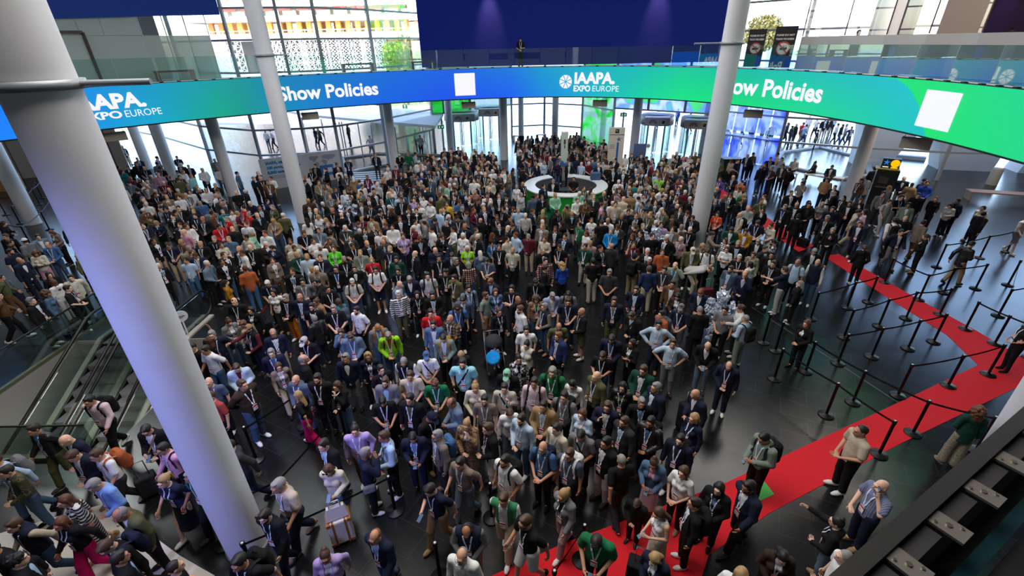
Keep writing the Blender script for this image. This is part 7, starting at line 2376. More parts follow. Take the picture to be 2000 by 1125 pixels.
# ---------------------------------------------------------------- distance fields
class Field:
    def __init__(s, lo, hi, h):
        s.lo = np.array(lo, float); s.h = h; s.n = np.ceil((np.array(hi) - s.lo) / h).astype(int) + 1
        s.ax = [s.lo[i] + h * np.arange(s.n[i]) for i in range(3)]; s.F = np.full(s.n, .5, np.float32)
    def sub(s, lo, hi):
        a = np.clip(np.floor((lo - s.lo) / s.h).astype(int), 0, s.n); b = np.clip(np.ceil((hi - s.lo) / s.h).astype(int) + 1, 0, s.n)
        return tuple(slice(i, j) for i, j in zip(a, b))
    def pts(s, sl):
        return np.stack(np.meshgrid(s.ax[0][sl[0]], s.ax[1][sl[1]], s.ax[2][sl[2]], indexing='ij'), -1)
    def put(s, lo, hi, fn, k=.02, mode='u'):
        sl = s.sub(np.array(lo) - .06, np.array(hi) + .06)
        if any(q.stop <= q.start for q in sl): return
        d = fn(s.pts(sl)).astype(np.float32); f = s.F[sl]
        if mode == 'u':
            if k > 0:
                h = np.clip(.5 + .5 * (f - d) / k, 0, 1); s.F[sl] = f * (1 - h) + d * h - k * h * (1 - h)
            else: s.F[sl] = np.minimum(f, d)
        elif mode == 's': s.F[sl] = np.maximum(f, -d)
    def cap(s, a, b, ra, rb=None, k=.02, mode='u'):
        rb = ra if rb is None else rb; a = np.array(a, float); b = np.array(b, float); ba = b - a; L = max(1e-9, ba @ ba); R = max(ra, rb)
        def fn(P):
            pa = P - a; t = np.clip(pa @ ba / L, 0, 1); return np.linalg.norm(pa - t[..., None] * ba, axis=-1) - (ra + (rb - ra) * t)
        s.put(np.minimum(a, b) - R, np.maximum(a, b) + R, fn, k, mode)
    def ell(s, c, r, M=None, k=.02, mode='u'):
        c = np.array(c, float); r = np.array(r, float); M = np.eye(3) if M is None else M; R = r.max()
        def fn(P):
            q = (P - c) @ M; k0 = np.linalg.norm(q / r, axis=-1); k1 = np.linalg.norm(q / (r * r), axis=-1) + 1e-9; return k0 * (k0 - 1) / k1
        s.put(c - R, c + R, fn, k, mode)
    def ecap(s, a, b, ra, rb, M, q, k=.03, mode='u'):
        """capsule squashed by q along M's y axis"""
        a = np.array(a, float); b = np.array(b, float); R = max(ra, rb); la = np.zeros(3); lb = (b - a) @ M; sc = np.array([1, q, 1]); lb = lb / sc; L = max(1e-9, lb @ lb)
        def fn(P):
            p = ((P - a) @ M) / sc; t = np.clip(p @ lb / L, 0, 1); return (np.linalg.norm(p - t[..., None] * lb, axis=-1) - (ra + (rb - ra) * t)) * (.5 + .5 * q)
        s.put(np.minimum(a, b) - R, np.maximum(a, b) + R, fn, k, mode)
    def cut(s, p, nrm):
        """remove everything on the side the normal points to"""
        p = np.array(p, float); nrm = np.array(nrm, float)
        d = (s.ax[0][:, None, None] - p[0]) * nrm[0] + (s.ax[1][None, :, None] - p[1]) * nrm[1] + (s.ax[2][None, None, :] - p[2]) * nrm[2]
        s.F = np.maximum(s.F, d.astype(np.float32))
def nets(fl):
    F = fl.F; S = F < 0
    c = [(i, j, k) for i in (0, 1) for j in (0, 1) for k in (0, 1)]; n = F.shape
    cnt = np.zeros((n[0] - 1, n[1] - 1, n[2] - 1), np.int8)
    for i, j, k in c: cnt += S[i:n[0] - 1 + i, j:n[1] - 1 + j, k:n[2] - 1 + k]
    act = (cnt > 0) & (cnt < 8); idx = np.argwhere(act)
    if not len(idx): return np.zeros((0, 3)), np.zeros((0, 4), int)
    V = np.stack([F[idx[:, 0] + i, idx[:, 1] + j, idx[:, 2] + k] for i, j, k in c], 1)
    C = np.array(c, float); acc = np.zeros((len(idx), 3)); num = np.zeros(len(idx))
    for a in range(8):
        for b in range(a + 1, 8):
            if abs(C[a] - C[b]).sum() != 1: continue
            m = (V[:, a] < 0) != (V[:, b] < 0); t = np.where(m, V[:, a] / (V[:, a] - V[:, b] + 1e-12), 0)[:, None]
            acc += np.where(m[:, None], C[a] + (C[b] - C[a]) * t, 0); num += m
    vid = np.full(act.shape, -1, np.int64); vid[act] = np.arange(len(idx))
    P = fl.lo + (idx + acc / num[:, None]) * fl.h
    faces = []
    for ax in range(3):
        u, v = (ax + 1) % 3, (ax + 2) % 3
        s0 = [slice(None)] * 3; s1 = [slice(None)] * 3; s0[ax] = slice(0, n[ax] - 1); s1[ax] = slice(1, n[ax])
        A, B = S[tuple(s0)], S[tuple(s1)]; ed = np.argwhere(A != B)
        ed = ed[(ed[:, u] > 0) & (ed[:, v] > 0) & (ed[:, u] < n[u] - 1) & (ed[:, v] < n[v] - 1)]
        inside = A[ed[:, 0], ed[:, 1], ed[:, 2]]
        q = []
        for du, dv in ((1, 1), (0, 1), (0, 0), (1, 0)):
            e = ed.copy(); e[:, u] -= du; e[:, v] -= dv; q.append(vid[e[:, 0], e[:, 1], e[:, 2]])
        q = np.stack(q, 1); q[~inside] = q[~inside][:, ::-1]; faces.append(q)
    Fc = np.concatenate(faces); return P, Fc[(Fc >= 0).all(1)]
def mesh_from(name, P, Fc, nm=1, extra=None):
    me = bpy.data.meshes.new(name)
    V = [tuple(p) for p in P.tolist()]; Fl = Fc.tolist(); mi = [0] * len(Fl)
    if extra:
        for vs, fs, k in extra:
            o = len(V); V += [tuple(v) for v in vs]; Fl += [tuple(i + o for i in f) for f in fs]; mi += [k] * len(fs)
    me.from_pydata(V, [], Fl); me.polygons.foreach_set('use_smooth', [True] * len(Fl)); me.polygons.foreach_set('material_index', mi)
    for _ in range(nm): me.materials.append(None)
    me.update(); return me
def smooth(P, Fc, it=1):
    if not len(P): return P
    e = np.concatenate([Fc[:, [0, 1]], Fc[:, [1, 2]], Fc[:, [2, 3]], Fc[:, [3, 0]]]); e = np.concatenate([e, e[:, ::-1]])
    for _ in range(it):
        a = np.zeros_like(P); c = np.zeros(len(P)); np.add.at(a, e[:, 0], P[e[:, 1]]); np.add.at(c, e[:, 0], 1); P = .5 * P + .5 * a / np.maximum(c, 1)[:, None]
    return P

# ---------------------------------------------------------------- poses
ARMS = dict(hang=((.245, .03, 1.16), (.262, -.035, .91), (0, -.15, -1)), fwd=((.24, -.05, 1.16), (.235, -.24, .99), (0, -.6, -.8)), bck=((.255, .15, 1.18), (.27, .17, .92), (0, -.1, -1)),
    clasp=((.255, .0, 1.14), (.075, -.215, .99), (-.9, -.25, -.25)), phone=((.24, .0, 1.15), (.10, -.27, 1.15), (-.5, -.75, .3)), low=((.245, .0, 1.15), (.10, -.27, 1.04), (-.5, -.8, .1)),
    ear=((.30, -.11, 1.29), (.135, -.11, 1.50), (-.3, .05, .95)), cross=((.25, -.05, 1.15), (-.03, -.20, 1.17), (-1, .1, .1)), hip=((.41, .10, 1.19), (.21, -.02, 1.00), (-.7, -.5, -.4)),
    back=((.27, .15, 1.18), (.10, .20, 1.0), (-.9, .1, -.3)), face=((.22, -.17, 1.23), (.055, -.22, 1.44), (-.2, .3, .93)), strap=((.25, -.02, 1.18), (.13, -.19, 1.31), (-.3, .2, .9)),
    ext=((.32, -.20, 1.30), (.34, -.44, 1.33), (.1, -1, .05)), up=((.30, -.05, 1.64), (.26, -.10, 1.88), (-.1, 0, 1)), pock=((.27, .09, 1.16), (.21, -.05, .96), (-.2, -.3, -.9)), lap=((.25, -.05, 1.15), (.12, -.30, 1.05), (-.6, -.7, -.2)), down=((.20, -.02, 1.12), (.16, -.06, .86), (0, -.05, -1)))
STAND = (((.10, -.01, .5), (.105, .02, .09), 10, 0), ((-.10, -.01, .5), (-.105, .02, .09), -10, 0))
RELAX = (((.11, -.05, .5), (.13, -.03, .09), 18, 0), ((-.09, .0, .5), (-.085, .03, .09), -6, 0))
WALK = (((.09, -.15, .51), (.09, -.20, .09), 4, -4), ((-.09, .01, .49), (-.09, .24, .135), -4, 26))
SIT = (((.12, -.42, .49), (.12, -.40, .09), 10, 0), ((-.12, -.42, .49), (-.12, -.44, .09), -10, 0))
POSES = dict(st=(0, 5, 'hang', 'hang', STAND), sb=(1, 4, 'pock', 'hang', RELAX), sc=(1, 8, 'clasp', 'hang', RELAX), wk=(5, 6, 'fwd', 'bck', WALK), lk=(5, 30, 'clasp', 'hang', STAND), hd=(1, 8, 'clasp', 'clasp', STAND), ph=(4, 28, 'phone', 'low', STAND), phl=(6, 40, 'low', 'low', STAND),
    wp=(4, 26, 'phone', 'bck', WALK), er=(0, 6, 'ear', 'clasp', STAND), pk=(0, 2, 'back', 'back', RELAX), cr=(0, 6, 'cross', 'cross', STAND), hp=(0, 2, 'hip', 'hip', RELAX), fc=(2, 14, 'face', 'clasp', STAND), sp=(0, 8, 'strap', 'hang', STAND), hl=(6, 36, 'clasp', 'clasp', STAND), lp=(9, 32, 'clasp', 'low', WALK),
    ex=(4, 6, 'ext', 'clasp', STAND), up=(0, 0, 'up', 'hang', STAND), si=(4, 8, 'lap', 'lap', SIT), bd=(72, 6, 'down', 'down', RELAX))
def rotx(a): c, s = math.cos(a), math.sin(a); return np.array([[1, 0, 0], [0, c, -s], [0, s, c]])
def rotz(a): c, s = math.cos(a), math.sin(a); return np.array([[c, -s, 0], [s, c, 0], [0, 0, 1]])
class Rig: pass
_rigs = {}
def rig(pose, sex):
    if (pose, sex) in _rigs: return _rigs[pose, sex]
    lean, hp, al, ar, legs = POSES[pose]; r = Rig(); r.pose, r.sex, r.f = pose, sex, sex == 'f'
    r.sw = .168 if r.f else .190; r.hw = .092; r.T = rotx(R_(lean)); r.off = np.array([0, .22 if pose == 'bd' else 0, -.43 if pose == 'si' else 0.])
    piv = np.array([0, 0, .95]); r.p = lambda v: (np.array(v, float) - piv) @ r.T.T + piv + r.off
    r.hips = [r.p((s * r.hw, 0, .92)) for s in (1, -1)]
    r.legs = [tuple(np.array(v, float) for v in lg[:2]) + tuple(lg[2:]) for lg in legs]
    r.arms = []
    for s, nm in ((1, al), (-1, ar)):
        e, w_, d = ARMS[nm]; k = .92 if r.f else 1.0; fx = lambda v: (v[0] * s * (k if abs(v[0]) > .15 else 1), v[1] - (.035 if s < 0 and nm in ('cross', 'clasp') else 0), v[2])
        d = np.array([d[0] * s, d[1], d[2]]) @ r.T.T; r.arms.append((r.p((s * r.sw, .01, 1.415)), r.p(fx(e)), r.p(fx(w_)), d / np.linalg.norm(d)))
    r.hc = r.p((0, -.012, 1.625)); hp_ = hp if pose != 'bd' else -10; r.HM = r.T @ rotx(R_(hp_)); r.hc = r.hc + r.HM @ np.array([0, 0, .0]) + r.T @ np.array([0, -.0016 * hp, -.0006 * hp])
    lo = np.array([-.62, -.72, -.06]); hi = np.array([.62, .66, 2.12 if pose == 'up' else 1.84])
    if pose == 'bd': lo[1] = -1.15; hi[1] = .5
    if pose in ('st', 'sb', 'sc', 'lk', 'hd', 'ph', 'phl', 'er', 'pk', 'cr', 'fc', 'sp', 'hl'): lo = np.array([-.40, -.52, -.02]); hi = np.array([.40, .36, 1.82])
    r.lo, r.hi = lo, hi; r.fields = {}; _rigs[pose, sex] = r; return r
def torso(F, r, e, k=.03):
    f = r.f; q = .66
    if f:
        F.ecap(r.p((0, 0, .95)), r.p((0, 0, 1.02)), .150 + e, .140 + e, r.T, .68); F.ecap(r.p((0, 0, 1.08)), r.p((0, 0, 1.16)), .120 + e, .122 + e, r.T, .68); F.ecap(r.p((0, .0, 1.22)), r.p((0, .005, 1.34)), .132 + e, .125 + e, r.T, .68)
        for s in (1, -1): F.ell(r.p((s * .068, -.075, 1.27)), (.068 + e, .062 + e, .066 + e), r.T, .03)
    else:
        F.ecap(r.p((0, 0, .95)), r.p((0, -.005, 1.10)), .146 + e, .150 + e, r.T, .70); F.ecap(r.p((0, -.004, 1.14)), r.p((0, .005, 1.33)), .156 + e, .160 + e, r.T, .66)
    F.cap(r.p((r.sw - .035, .012, 1.41)), r.p((-r.sw + .035, .012, 1.41)), .058 + e, None, .04)
    F.cap(r.p((0, .015, 1.40)), r.p((0, .012, 1.47)), .085 + e, .06 + e, .05)
def arm(F, r, i, e, t0=0.0, t1=2.0, flare=0):
    s_, el, wr, d = r.arms[i]; g = .86 if r.f else 1.0
    up = el if t1 >= 1 else s_ + (el - s_) * t1
    ru, re, rw = .056 * g + e, .043 * g + e, .029 * g + e
    F.cap(s_, up, ru, (ru + (re - ru) * min(1, t1)) + flare, .035)
    if t1 > 1:
        k = t1 - 1; F.cap(el, el + (wr - el) * k, re, re + (rw - re) * k, .02)
def leg(F, r, i, e, t1=2.0, wide=0.0):
    h = r.hips[i]; kn, an, _, _ = r.legs[i]; g = .98 if r.f else 1.0
    F.cap(h, kn, .088 * g + e, .058 * g + e + wide * .5, .03)
    if t1 > 1: k = t1 - 1; b = kn + (an - kn) * k; F.cap(kn, b, .056 * g + e + wide * .5, (.056 + (.042 - .056) * k) * g + e + wide, .02)
def head_field(F, r):
    M = r.HM; w = lambda v: r.hc + M @ np.array(v, float)
    F.ell(w((0, .014, .022)), (.073, .092, .098), M, .0); F.ell(w((0, -.03, -.045)), (.057, .066, .076), M, .03); F.ell(w((0, -.072, -.092)), (.026, .022, .022), M, .025)
    F.cap(w((0, -.088, .012)), w((0, -.108, -.022)), .009, .0145, .012); F.ell(w((0, -.082, .03)), (.05, .018, .014), M, .02)
    for s in (1, -1):
        F.ell(w((s * .076, .012, -.01)), (.010, .020, .032), M, .008); F.ell(w((s * .031, -.099, .008)), (.016, .0125, .0105), M, 0, 's')
    F.ell(w((0, -.098, -.056)), (.026, .012, .012), M, .012)
    F.cap(r.p((0, .018, 1.44)), r.hc + M @ np.array([0, .022, -.055]), .056 if not r.f else .048, None, .03)
def sphere_pts(c, r, M, nu=8, nv=5):
    vs = []; fs = []
    for j in range(nv + 1):
        ph = math.pi * j / nv
        for i in range(nu): th = 2 * math.pi * i / nu; vs.append(tuple(c + M @ np.array([r[0] * math.sin(ph) * math.cos(th), r[1] * math.sin(ph) * math.sin(th), r[2] * math.cos(ph)])))
    for j in range(nv):
        for i in range(nu): fs.append((j * nu + i, j * nu + (i + 1) % nu, (j + 1) * nu + (i + 1) % nu, (j + 1) * nu + i))
    return vs, fs
def chain(pts, rad, n=6):
    m = MB(); vs = []; N = len(pts)
    for i in range(N):
        d = Vector(pts[min(i + 1, N - 1)] - pts[max(i - 1, 0)]).normalized(); u = d.orthogonal().normalized(); v = d.cross(u)
        for k in range(n): t = 2 * math.pi * k / n; q = u * math.cos(t) + v * math.sin(t); vs.append(tuple(Vector(pts[i]) + q * rad[i]))
    vs.append(tuple(Vector(pts[-1]) + Vector(pts[-1] - pts[-2]).normalized() * rad[-1] * .8)); e = len(vs) - 1
    return vs, [(i * n + k, i * n + (k + 1) % n, (i + 1) * n + (k + 1) % n, (i + 1) * n + k) for i in range(N - 1) for k in range(n)] + [((N - 1) * n + k, (N - 1) * n + (k + 1) % n, e) for k in range(n)]
HB = .0125
def body_mesh(pose, sex):
    r = rig(pose, sex)
    if hasattr(r, 'body'): return r.body
    F = Field(r.lo, r.hi, HB); torso(F, r, -.006)
    for i in (0, 1):
        arm(F, r, i, -.004); leg(F, r, i, -.006)
        kn, an, fy, fp = r.legs[i]; F.cap(an, an + np.array([0, -.05, -.03]), .034, .03, .02)
    extra = []
    for i in (0, 1):
        _, el, wr, d = r.arms[i]; s = 1 if i == 0 else -1
        inn = np.array([-s, -.35, .0]); inn = inn - (inn @ d) * d
        if np.linalg.norm(inn) < .2: inn = np.array([0, -.2, -1.]) - (np.array([0, -.2, -1.]) @ d) * d
        inn /= np.linalg.norm(inn); sd = np.cross(d, inn); M = np.stack([sd, inn, d], 1)
        F.cap(wr, wr + d * .03, .026, .028, .015); F.ell(wr + d * .058, (.041, .017, .052), M, .015)
        g = .9 if r.f else 1.0; thumb = 1 if i == 0 else -1
        if sd[1] * 0 + (sd @ np.array([0, -1, .3])) < 0: ts = -1
        else: ts = 1
        for q, (off, ln) in enumerate(((.030, .068), (.011, .077), (-.010, .072), (-.029, .056))):
            b = wr + d * .092 + sd * ts * off; c1 = b + (d * .92 + inn * .28) * ln * .42; c2 = c1 + (d * .70 + inn * .70) * ln * .33; c3 = c2 + (d * .40 + inn * .9) * ln * .28
            extra.append(chain([b - d * .012, b + d * .004, c1, c2, c3], [.0088 * g, .0088 * g, .008 * g, .0074 * g, .0062 * g], 6) + (0,))
        tb = wr + d * .028 + sd * ts * .030; t1 = tb + (d * .55 + sd * ts * .62 + inn * .45) * .036; t2 = t1 + (d * .85 + sd * ts * .1 + inn * .5) * .030
        extra.append(chain([tb - sd * ts * .01, tb, t1, t2], [.011 * g, .0115 * g, .0098 * g, .0078 * g], 6) + (0,))
    head_field(F, r); r.fields['body'] = F.F
    P, Fc = nets(F); P = smooth(P, Fc, 1); M = r.HM; w = lambda v: r.hc + M @ np.array(v, float)
    for s in (1, -1):
        extra.append(sphere_pts(w((s * .030, -.083, .009)), (.0085, .0055, .0046), M) + (1,)); extra.append(sphere_pts(w((s * .031, -.089, .030)), (.017, .006, .003), M) + (3,))
    extra.append(sphere_pts(w((0, -.1075, -.056)), (.0225, .006, .0066), M) + (2,))
    r.body = mesh_from('body_%s_%s' % (pose, sex), P, Fc, 4, extra); r.body.materials[1] = eyem; r.body.materials[2] = lipm; return r.body
def garment(kind, pose, sex):
    r = rig(pose, sex); key = 'g_' + kind
    if hasattr(r, key): return getattr(r, key)
    F = Field(r.lo, r.hi, .014); up = r.T @ np.array([0, 0, 1.])
    def hem(z): p = r.p((0, 0, z)); F.cut(p, -up)
    def neck(rad, y=-.01): F.ell(r.p((0, y, 1.515)), (rad, rad * 1.05, .062), r.T, 0, 's')
    legsplit = pose == 'si'
    if kind in ('tee', 'polo'):
        torso(F, r, .010); F.ecap(r.p((0, -.005, .90)), r.p((0, 0, 1.05)), .158 if not r.f else .155, .158 if not r.f else .148, r.T, .74)
        for i in (0, 1): arm(F, r, i, .012, 0, .72, .012)
        hem(.86); neck(.078 if kind == 'tee' else .07)
    elif kind in ('shirt', 'sweat', 'inner', 'tank', 'long'):
        e = dict(shirt=.012, sweat=.020, inner=.004, tank=.008, long=.006)[kind]; torso(F, r, e); F.ecap(r.p((0, -.005, .90)), r.p((0, 0, 1.05)), .150 + e, .150 + e, r.T, .74)
        if kind in ('shirt', 'sweat', 'long'):
            for i in (0, 1): arm(F, r, i, e + .003, 0, 1.93)
        if kind == 'tank':
            for s in (1, -1): F.ell(r.p((s * .20, 0, 1.44)), (.07, .12, .10), r.T, 0, 's')
        hem(.85 if kind != 'sweat' else .87); neck(.076 if kind != 'tank' else .11, -.02 if kind != 'tank' else -.05)
        if kind == 'sweat': F.ell(r.p((0, .10, 1.45)), (.085, .045, .055), r.T, .02)
    elif kind == 'jkt':
        e = .026; torso(F, r, e); F.ecap(r.p((0, .0, .80)), r.p((0, 0, 1.08)), .172, .166, r.T, .76)
        for i in (0, 1): arm(F, r, i, .022, 0, 1.90)
        F.ecap(r.p((0, .02, 1.44)), r.p((0, .022, 1.50)), .092, .078, r.T, 1.0, .02); hem(.78); F.cut(r.p((0, 0, 1.525)), up)
        neck(.070, -.012)
        # open front: wide at the collar, narrow at the button, open again at the hem
        c = r.T
        def wedge(a, b, ra, rb): F.ecap(r.p(a), r.p(b), ra, rb, c, 3.0, 0, 's')
        wedge((0, -.26, 1.53), (0, -.27, 1.04), .105, .034); wedge((0, -.27, 1.04), (0, -.27, .74), .034, .085)
    elif kind == 'vest':
        torso(F, r, .034); F.ecap(r.p((0, .0, .88)), r.p((0, 0, 1.08)), .176, .176, r.T, .78); hem(.86)
        for s in (1, -1): F.ell(r.p((s * (r.sw + .055), 0, 1.36)), (.062, .12, .14), r.T, 0, 's')
        F.ecap(r.p((0, .02, 1.45)), r.p((0, .02, 1.515)), .095, .085, r.T, 1.0, .02); neck(.072, -.012); F.ecap(r.p((0, -.27, 1.52)), r.p((0, -.27, .80)), .058, .022, r.T, 3.0, 0, 's')
    elif kind in ('trousers', 'shorts', 'wide', 'jeans'):
        e = .014; F.ecap(r.p((0, 0, .90)), r.p((0, 0, .99)), .150, .142, r.T, .74)
        for i in (0, 1): leg(F, r, i, e if kind != 'shorts' else .024, 1.93 if kind != 'shorts' else 1.0, .045 if kind == 'wide' else .008)
        F.cut(r.p((0, 0, 1.02)), up)
        if kind == 'shorts':
            for i in (0, 1):
                h, kn = r.hips[i], r.legs[i][0]; q = h + (kn - h) * .9; d = (kn - h) / np.linalg.norm(kn - h); F.ell(q + d * .14, (.13, .13, .13), None, 0, 's')
    elif kind in ('skirt', 'dress'):
        if kind == 'dress':
            torso(F, r, .010)
            for i in (0, 1): arm(F, r, i, .012, 0, .7, .01)
            neck(.09, -.02)
        kn = (r.legs[0][0] + r.legs[1][0]) / 2; an = (r.legs[0][1] + r.legs[1][1]) / 2; b = kn + (an - kn) * .45
        F.ecap(r.p((0, 0, .99)), r.p((0, 0, .92)), .132, .150, r.T, .76, .03); F.ecap(r.p((0, 0, .90)), b, .150, .185, np.eye(3), .95, .04); F.cut(b, np.array([0, 0, -1.]))
        if kind == 'skirt': F.cut(r.p((0, 0, 1.03)), up)
    r.fields[kind] = F.F; r.grid = (F.lo, F.h)
    P, Fc = nets(F); P = smooth(P, Fc, 1)
    me = mesh_from('%s_%s_%s' % (kind, pose, sex), P, Fc, 1)
    if kind in ('shirt', 'polo'):
        vs = []; fs = []                                   # turned-down collar
        for k in range(17):
            a = R_(-62) + R_(304) * k / 16 + math.pi / 2 + R_(0); a = R_(-90 + 28) + R_(304) * k / 16
            x, y = math.cos(a), math.sin(a)
            for (rad, z) in ((.060, 1.505), (.082, 1.462 - .012 * (y < -.5))): vs.append(tuple(r.p((x * rad, y * rad * 1.02 + .004, z))))
        fs = [(2 * k, 2 * k + 1, 2 * k + 3, 2 * k + 2) for k in range(16)]
        me2 = mesh_from('c', P, Fc, 1, [(vs, fs, 0)]); me2.name = me.name; bpy.data.meshes.remove(me); me = me2
    setattr(r, key, me); return me
def front(r, kinds, x, z):
    """front surface y at figure coordinates x, z"""
    lo, h = r.grid; i = int(round((x - lo[0]) / h)); k = int(round((z - lo[2]) / h)); best = 9.
    for q in kinds:
        col = r.fields[q][i, :, k]; ins = np.nonzero(col < 0)[0]
        if len(ins): best = min(best, lo[1] + h * (ins[0] - .5))
    return best if best < 5 else -.10
def ribbon(r, kinds, pts, wd, lift=.007):
    vs = []; N = len(pts)
    for i, (x, z, y) in enumerate(pts):
        yy = y if y is not None else front(r, kinds, x, z) - lift
        for s in (-1, 1): vs.append((x + s * wd / 2, yy, z))
    vs += [(v[0], v[1] + .002, v[2]) for v in vs]
    n2 = 2 * N; return vs, [(2 * i, 2 * i + 1, 2 * i + 3, 2 * i + 2) for i in range(N - 1)] + [(n2 + 2 * i, n2 + 2 * i + 2, n2 + 2 * i + 3, n2 + 2 * i + 1) for i in range(N - 1)]
badgew = mat('badge_white', (226, 226, 230), .5); badger = mat('badge_red', (184, 40, 60), .5); lanm = mat('lanyard_white', (206, 212, 232), .6)
def lanyard(pose, sex, kinds):
    r = rig(pose, sex); key = 'lan_' + '_'.join(kinds)
    if hasattr(r, key): return getattr(r, key)
    zt = r.p((0, 0, 1.44)); ex = []
    off = r.p((0, 0, 1.3)) - np.array([0, 0, 1.3]); zo = off[2]; zb = 1.10 + zo
    for s in (1, -1):
        pts = [(s * .062, 1.475 + zo, r.p((0, .02, 1.475))[1] - .02), (s * .068, 1.445 + zo, None)] + [(s * (.068 - .056 * f), 1.445 + zo + (zb - 1.445 - zo) * f, None) for f in (.15, .3, .45, .6, .75, .9, 1.0)]
        ex.append(ribbon(r, kinds, pts, .024) + (0,))
    m = mesh_from('lanyard', np.zeros((0, 3)), np.zeros((0, 4), int), 1, ex); m.polygons.foreach_set('use_smooth', [False] * len(m.polygons))
    y = min(front(r, kinds, 0, zb - .06), front(r, kinds, .03, zb - .02)) - .014
    b = MB(); b.box((0, y, zb - .075), (.098, .006, .135)); b.box((0, y - .0035, zb - .028), (.098, .003, .036), 1); b.box((-.02, y - .0035, zb - .10), (.04, .003, .014), 1)
    bme = bpy.data.meshes.new('badge'); bme.from_pydata(b.v, [], b.f); bme.materials.append(badgew); bme.materials.append(badger); bme.polygons.foreach_set('material_index', b.mi); bme.update()
    setattr(r, key, (m, bme)); return m, bme
def strap_mesh(pose, sex, kinds):
    r = rig(pose, sex); key = 'str_' + '_'.join(kinds)
    if hasattr(r, key): return getattr(r, key)
    zo = (r.p((0, 0, 1.3)) - np.array([0, 0, 1.3]))[2]; ex = []; x = .125 if not r.f else .11
    for s in (1, -1):
        pts = [(s * x, 1.44 + zo, r.p((0, .15, 1.40))[1]), (s * x, 1.495 + zo, r.p((0, .07, 1.49))[1]), (s * x, 1.50 + zo, r.p((0, 0, 1.5))[1])] + [(s * (x + .02 * f), 1.46 + zo - .32 * f, None) for f in (0.0, .15, .35, .55, .8, 1.0)]
        ex.append(ribbon(r, kinds, pts, .05, .012) + (0,))
    m = mesh_from('strap', np.zeros((0, 3)), np.zeros((0, 4), int), 1, ex); setattr(r, key, m); return m
def cross_mesh(pose, sex, kinds):
    r = rig(pose, sex); key = 'crs_' + '_'.join(kinds)
    if hasattr(r, key): return getattr(r, key)
    zo = (r.p((0, 0, 1.3)) - np.array([0, 0, 1.3]))[2]
    pts = [(-.10, 1.49 + zo, r.p((0, .04, 1.48))[1])] + [(-.10 + .24 * f, 1.46 + zo - .46 * f, None) for f in (0, .15, .3, .45, .6, .75, .9, 1.0)]
    m = mesh_from('strap', np.zeros((0, 3)), np.zeros((0, 4), int), 1, [ribbon(r, kinds, pts, .04, .012) + (0,)]); setattr(r, key, m); return m
# ---------------------------------------------------------------- hair, hats, glasses, shoes, bags (local meshes)
_loc = {}
def hair_mesh(style):
    if style in _loc: return _loc[style]
    F = Field((-.17, -.19, -.42), (.17, .24, .24), .0095); rnd = np.random.RandomState(3)
    base = dict(buzz=.0045, balding=.006).get(style, .010)
    F.ell((0, .024, .026), (.073 + base, .090 + base, .098 + base), None, 0)
    if style in ('short', 'curlyshort', 'fshort'): F.ell((0, -.035, .108), (.05, .045, .022), None, .02)
    if style in ('curlyshort',):
        for k in range(34):
            u = rnd.normal(size=3); u /= np.linalg.norm(u); u[2] = abs(u[2]); F.ell(np.array([0, .02, .03]) + u * np.array([.082, .1, .108]), (.022,) * 3, None, .006)
    F.ell((0, -.135, -.02), (.076, .105, .105), None, 0, 's')
    if style in ('buzz', 'short', 'curlyshort', 'balding', 'pony', 'bun'):
        F.cut((0, .0, -.085), (0, 0, -1.)); F.ell((0, -.03, -.12), (.12, .075, .075), None, 0, 's')
    if style == 'balding': F.ell((0, -.03, .115), (.086, .118, .098), None, 0, 's')
    if style in ('long', 'curly', 'bob', 'fshort'):
        zb = dict(long=-.33, curly=-.22, bob=-.13, fshort=-.075)[style]; wd = dict(long=.075, curly=.10, bob=.088, fshort=.075)[style]
        F.ecap((0, .05, .02), (0, .085, zb + .05), wd, wd * .85, np.eye(3), .62, .03)
        for s in (1, -1): F.cap((s * .07, .0, .05), (s * .085, -.005, zb + .06), .026, .022, .03)
        F.ell((0, -.14, -.04), (.064, .10, .125), None, 0, 's')
        if style == 'curly':
            for k in range(60):
                u = rnd.normal(size=3); u /= np.linalg.norm(u)
                if u[1] < -.45 and u[2] < .35: continue
                F.ell(np.array([0, .03, -.03]) + u * np.array([.115, .115, .15]), (.034,) * 3, None, .012)
    if style == 'pony': F.cap((0, .10, .05), (0, .135, .02), .03, .034, .02); F.cap((0, .135, .02), (0, .15, -.20), .036, .016, .02)
    if style == 'bun': F.ell((0, .075, .115), (.048, .048, .045), None, .01)
    P, Fc = nets(F); P = smooth(P, Fc, 2); _loc[style] = mesh_from('hair_' + style, P, Fc, 1); return _loc[style]
def beard_mesh():
    if 'beard' in _loc: return _loc['beard']
    F = Field((-.1, -.14, -.15), (.1, .06, .03), .008); F.ell((0, -.03, -.05), (.062, .071, .077), None, 0); F.ell((0, -.072, -.092), (.034, .030, .030), None, .02); F.cut((0, 0, -.036), (0, 0, 1.)); F.ell((0, -.112, -.054), (.024, .02, .011), None, 0, 's'); F.cut((0, .012, 0), (0, 1., 0))
    P, Fc = nets(F); P = smooth(P, Fc, 1); _loc['beard'] = mesh_from('beard', P, Fc, 1); return _loc['beard']
def cap_mesh():
    if 'cap' in _loc: return _loc['cap']
    F = Field((-.14, -.24, -.04), (.14, .16, .18), .0095); F.ell((0, .016, .034), (.092, .110, .108), None, 0); F.cut((0, 0, .035), (0, 0, -1.)); F.ell((0, -.12, .042), (.074, .085, .013), None, .01); F.ell((0, .015, .142), (.01, .01, .008), None, .003)
    P, Fc = nets(F); P = smooth(P, Fc, 1); _loc['cap'] = mesh_from('cap', P, Fc, 1); return _loc['cap']
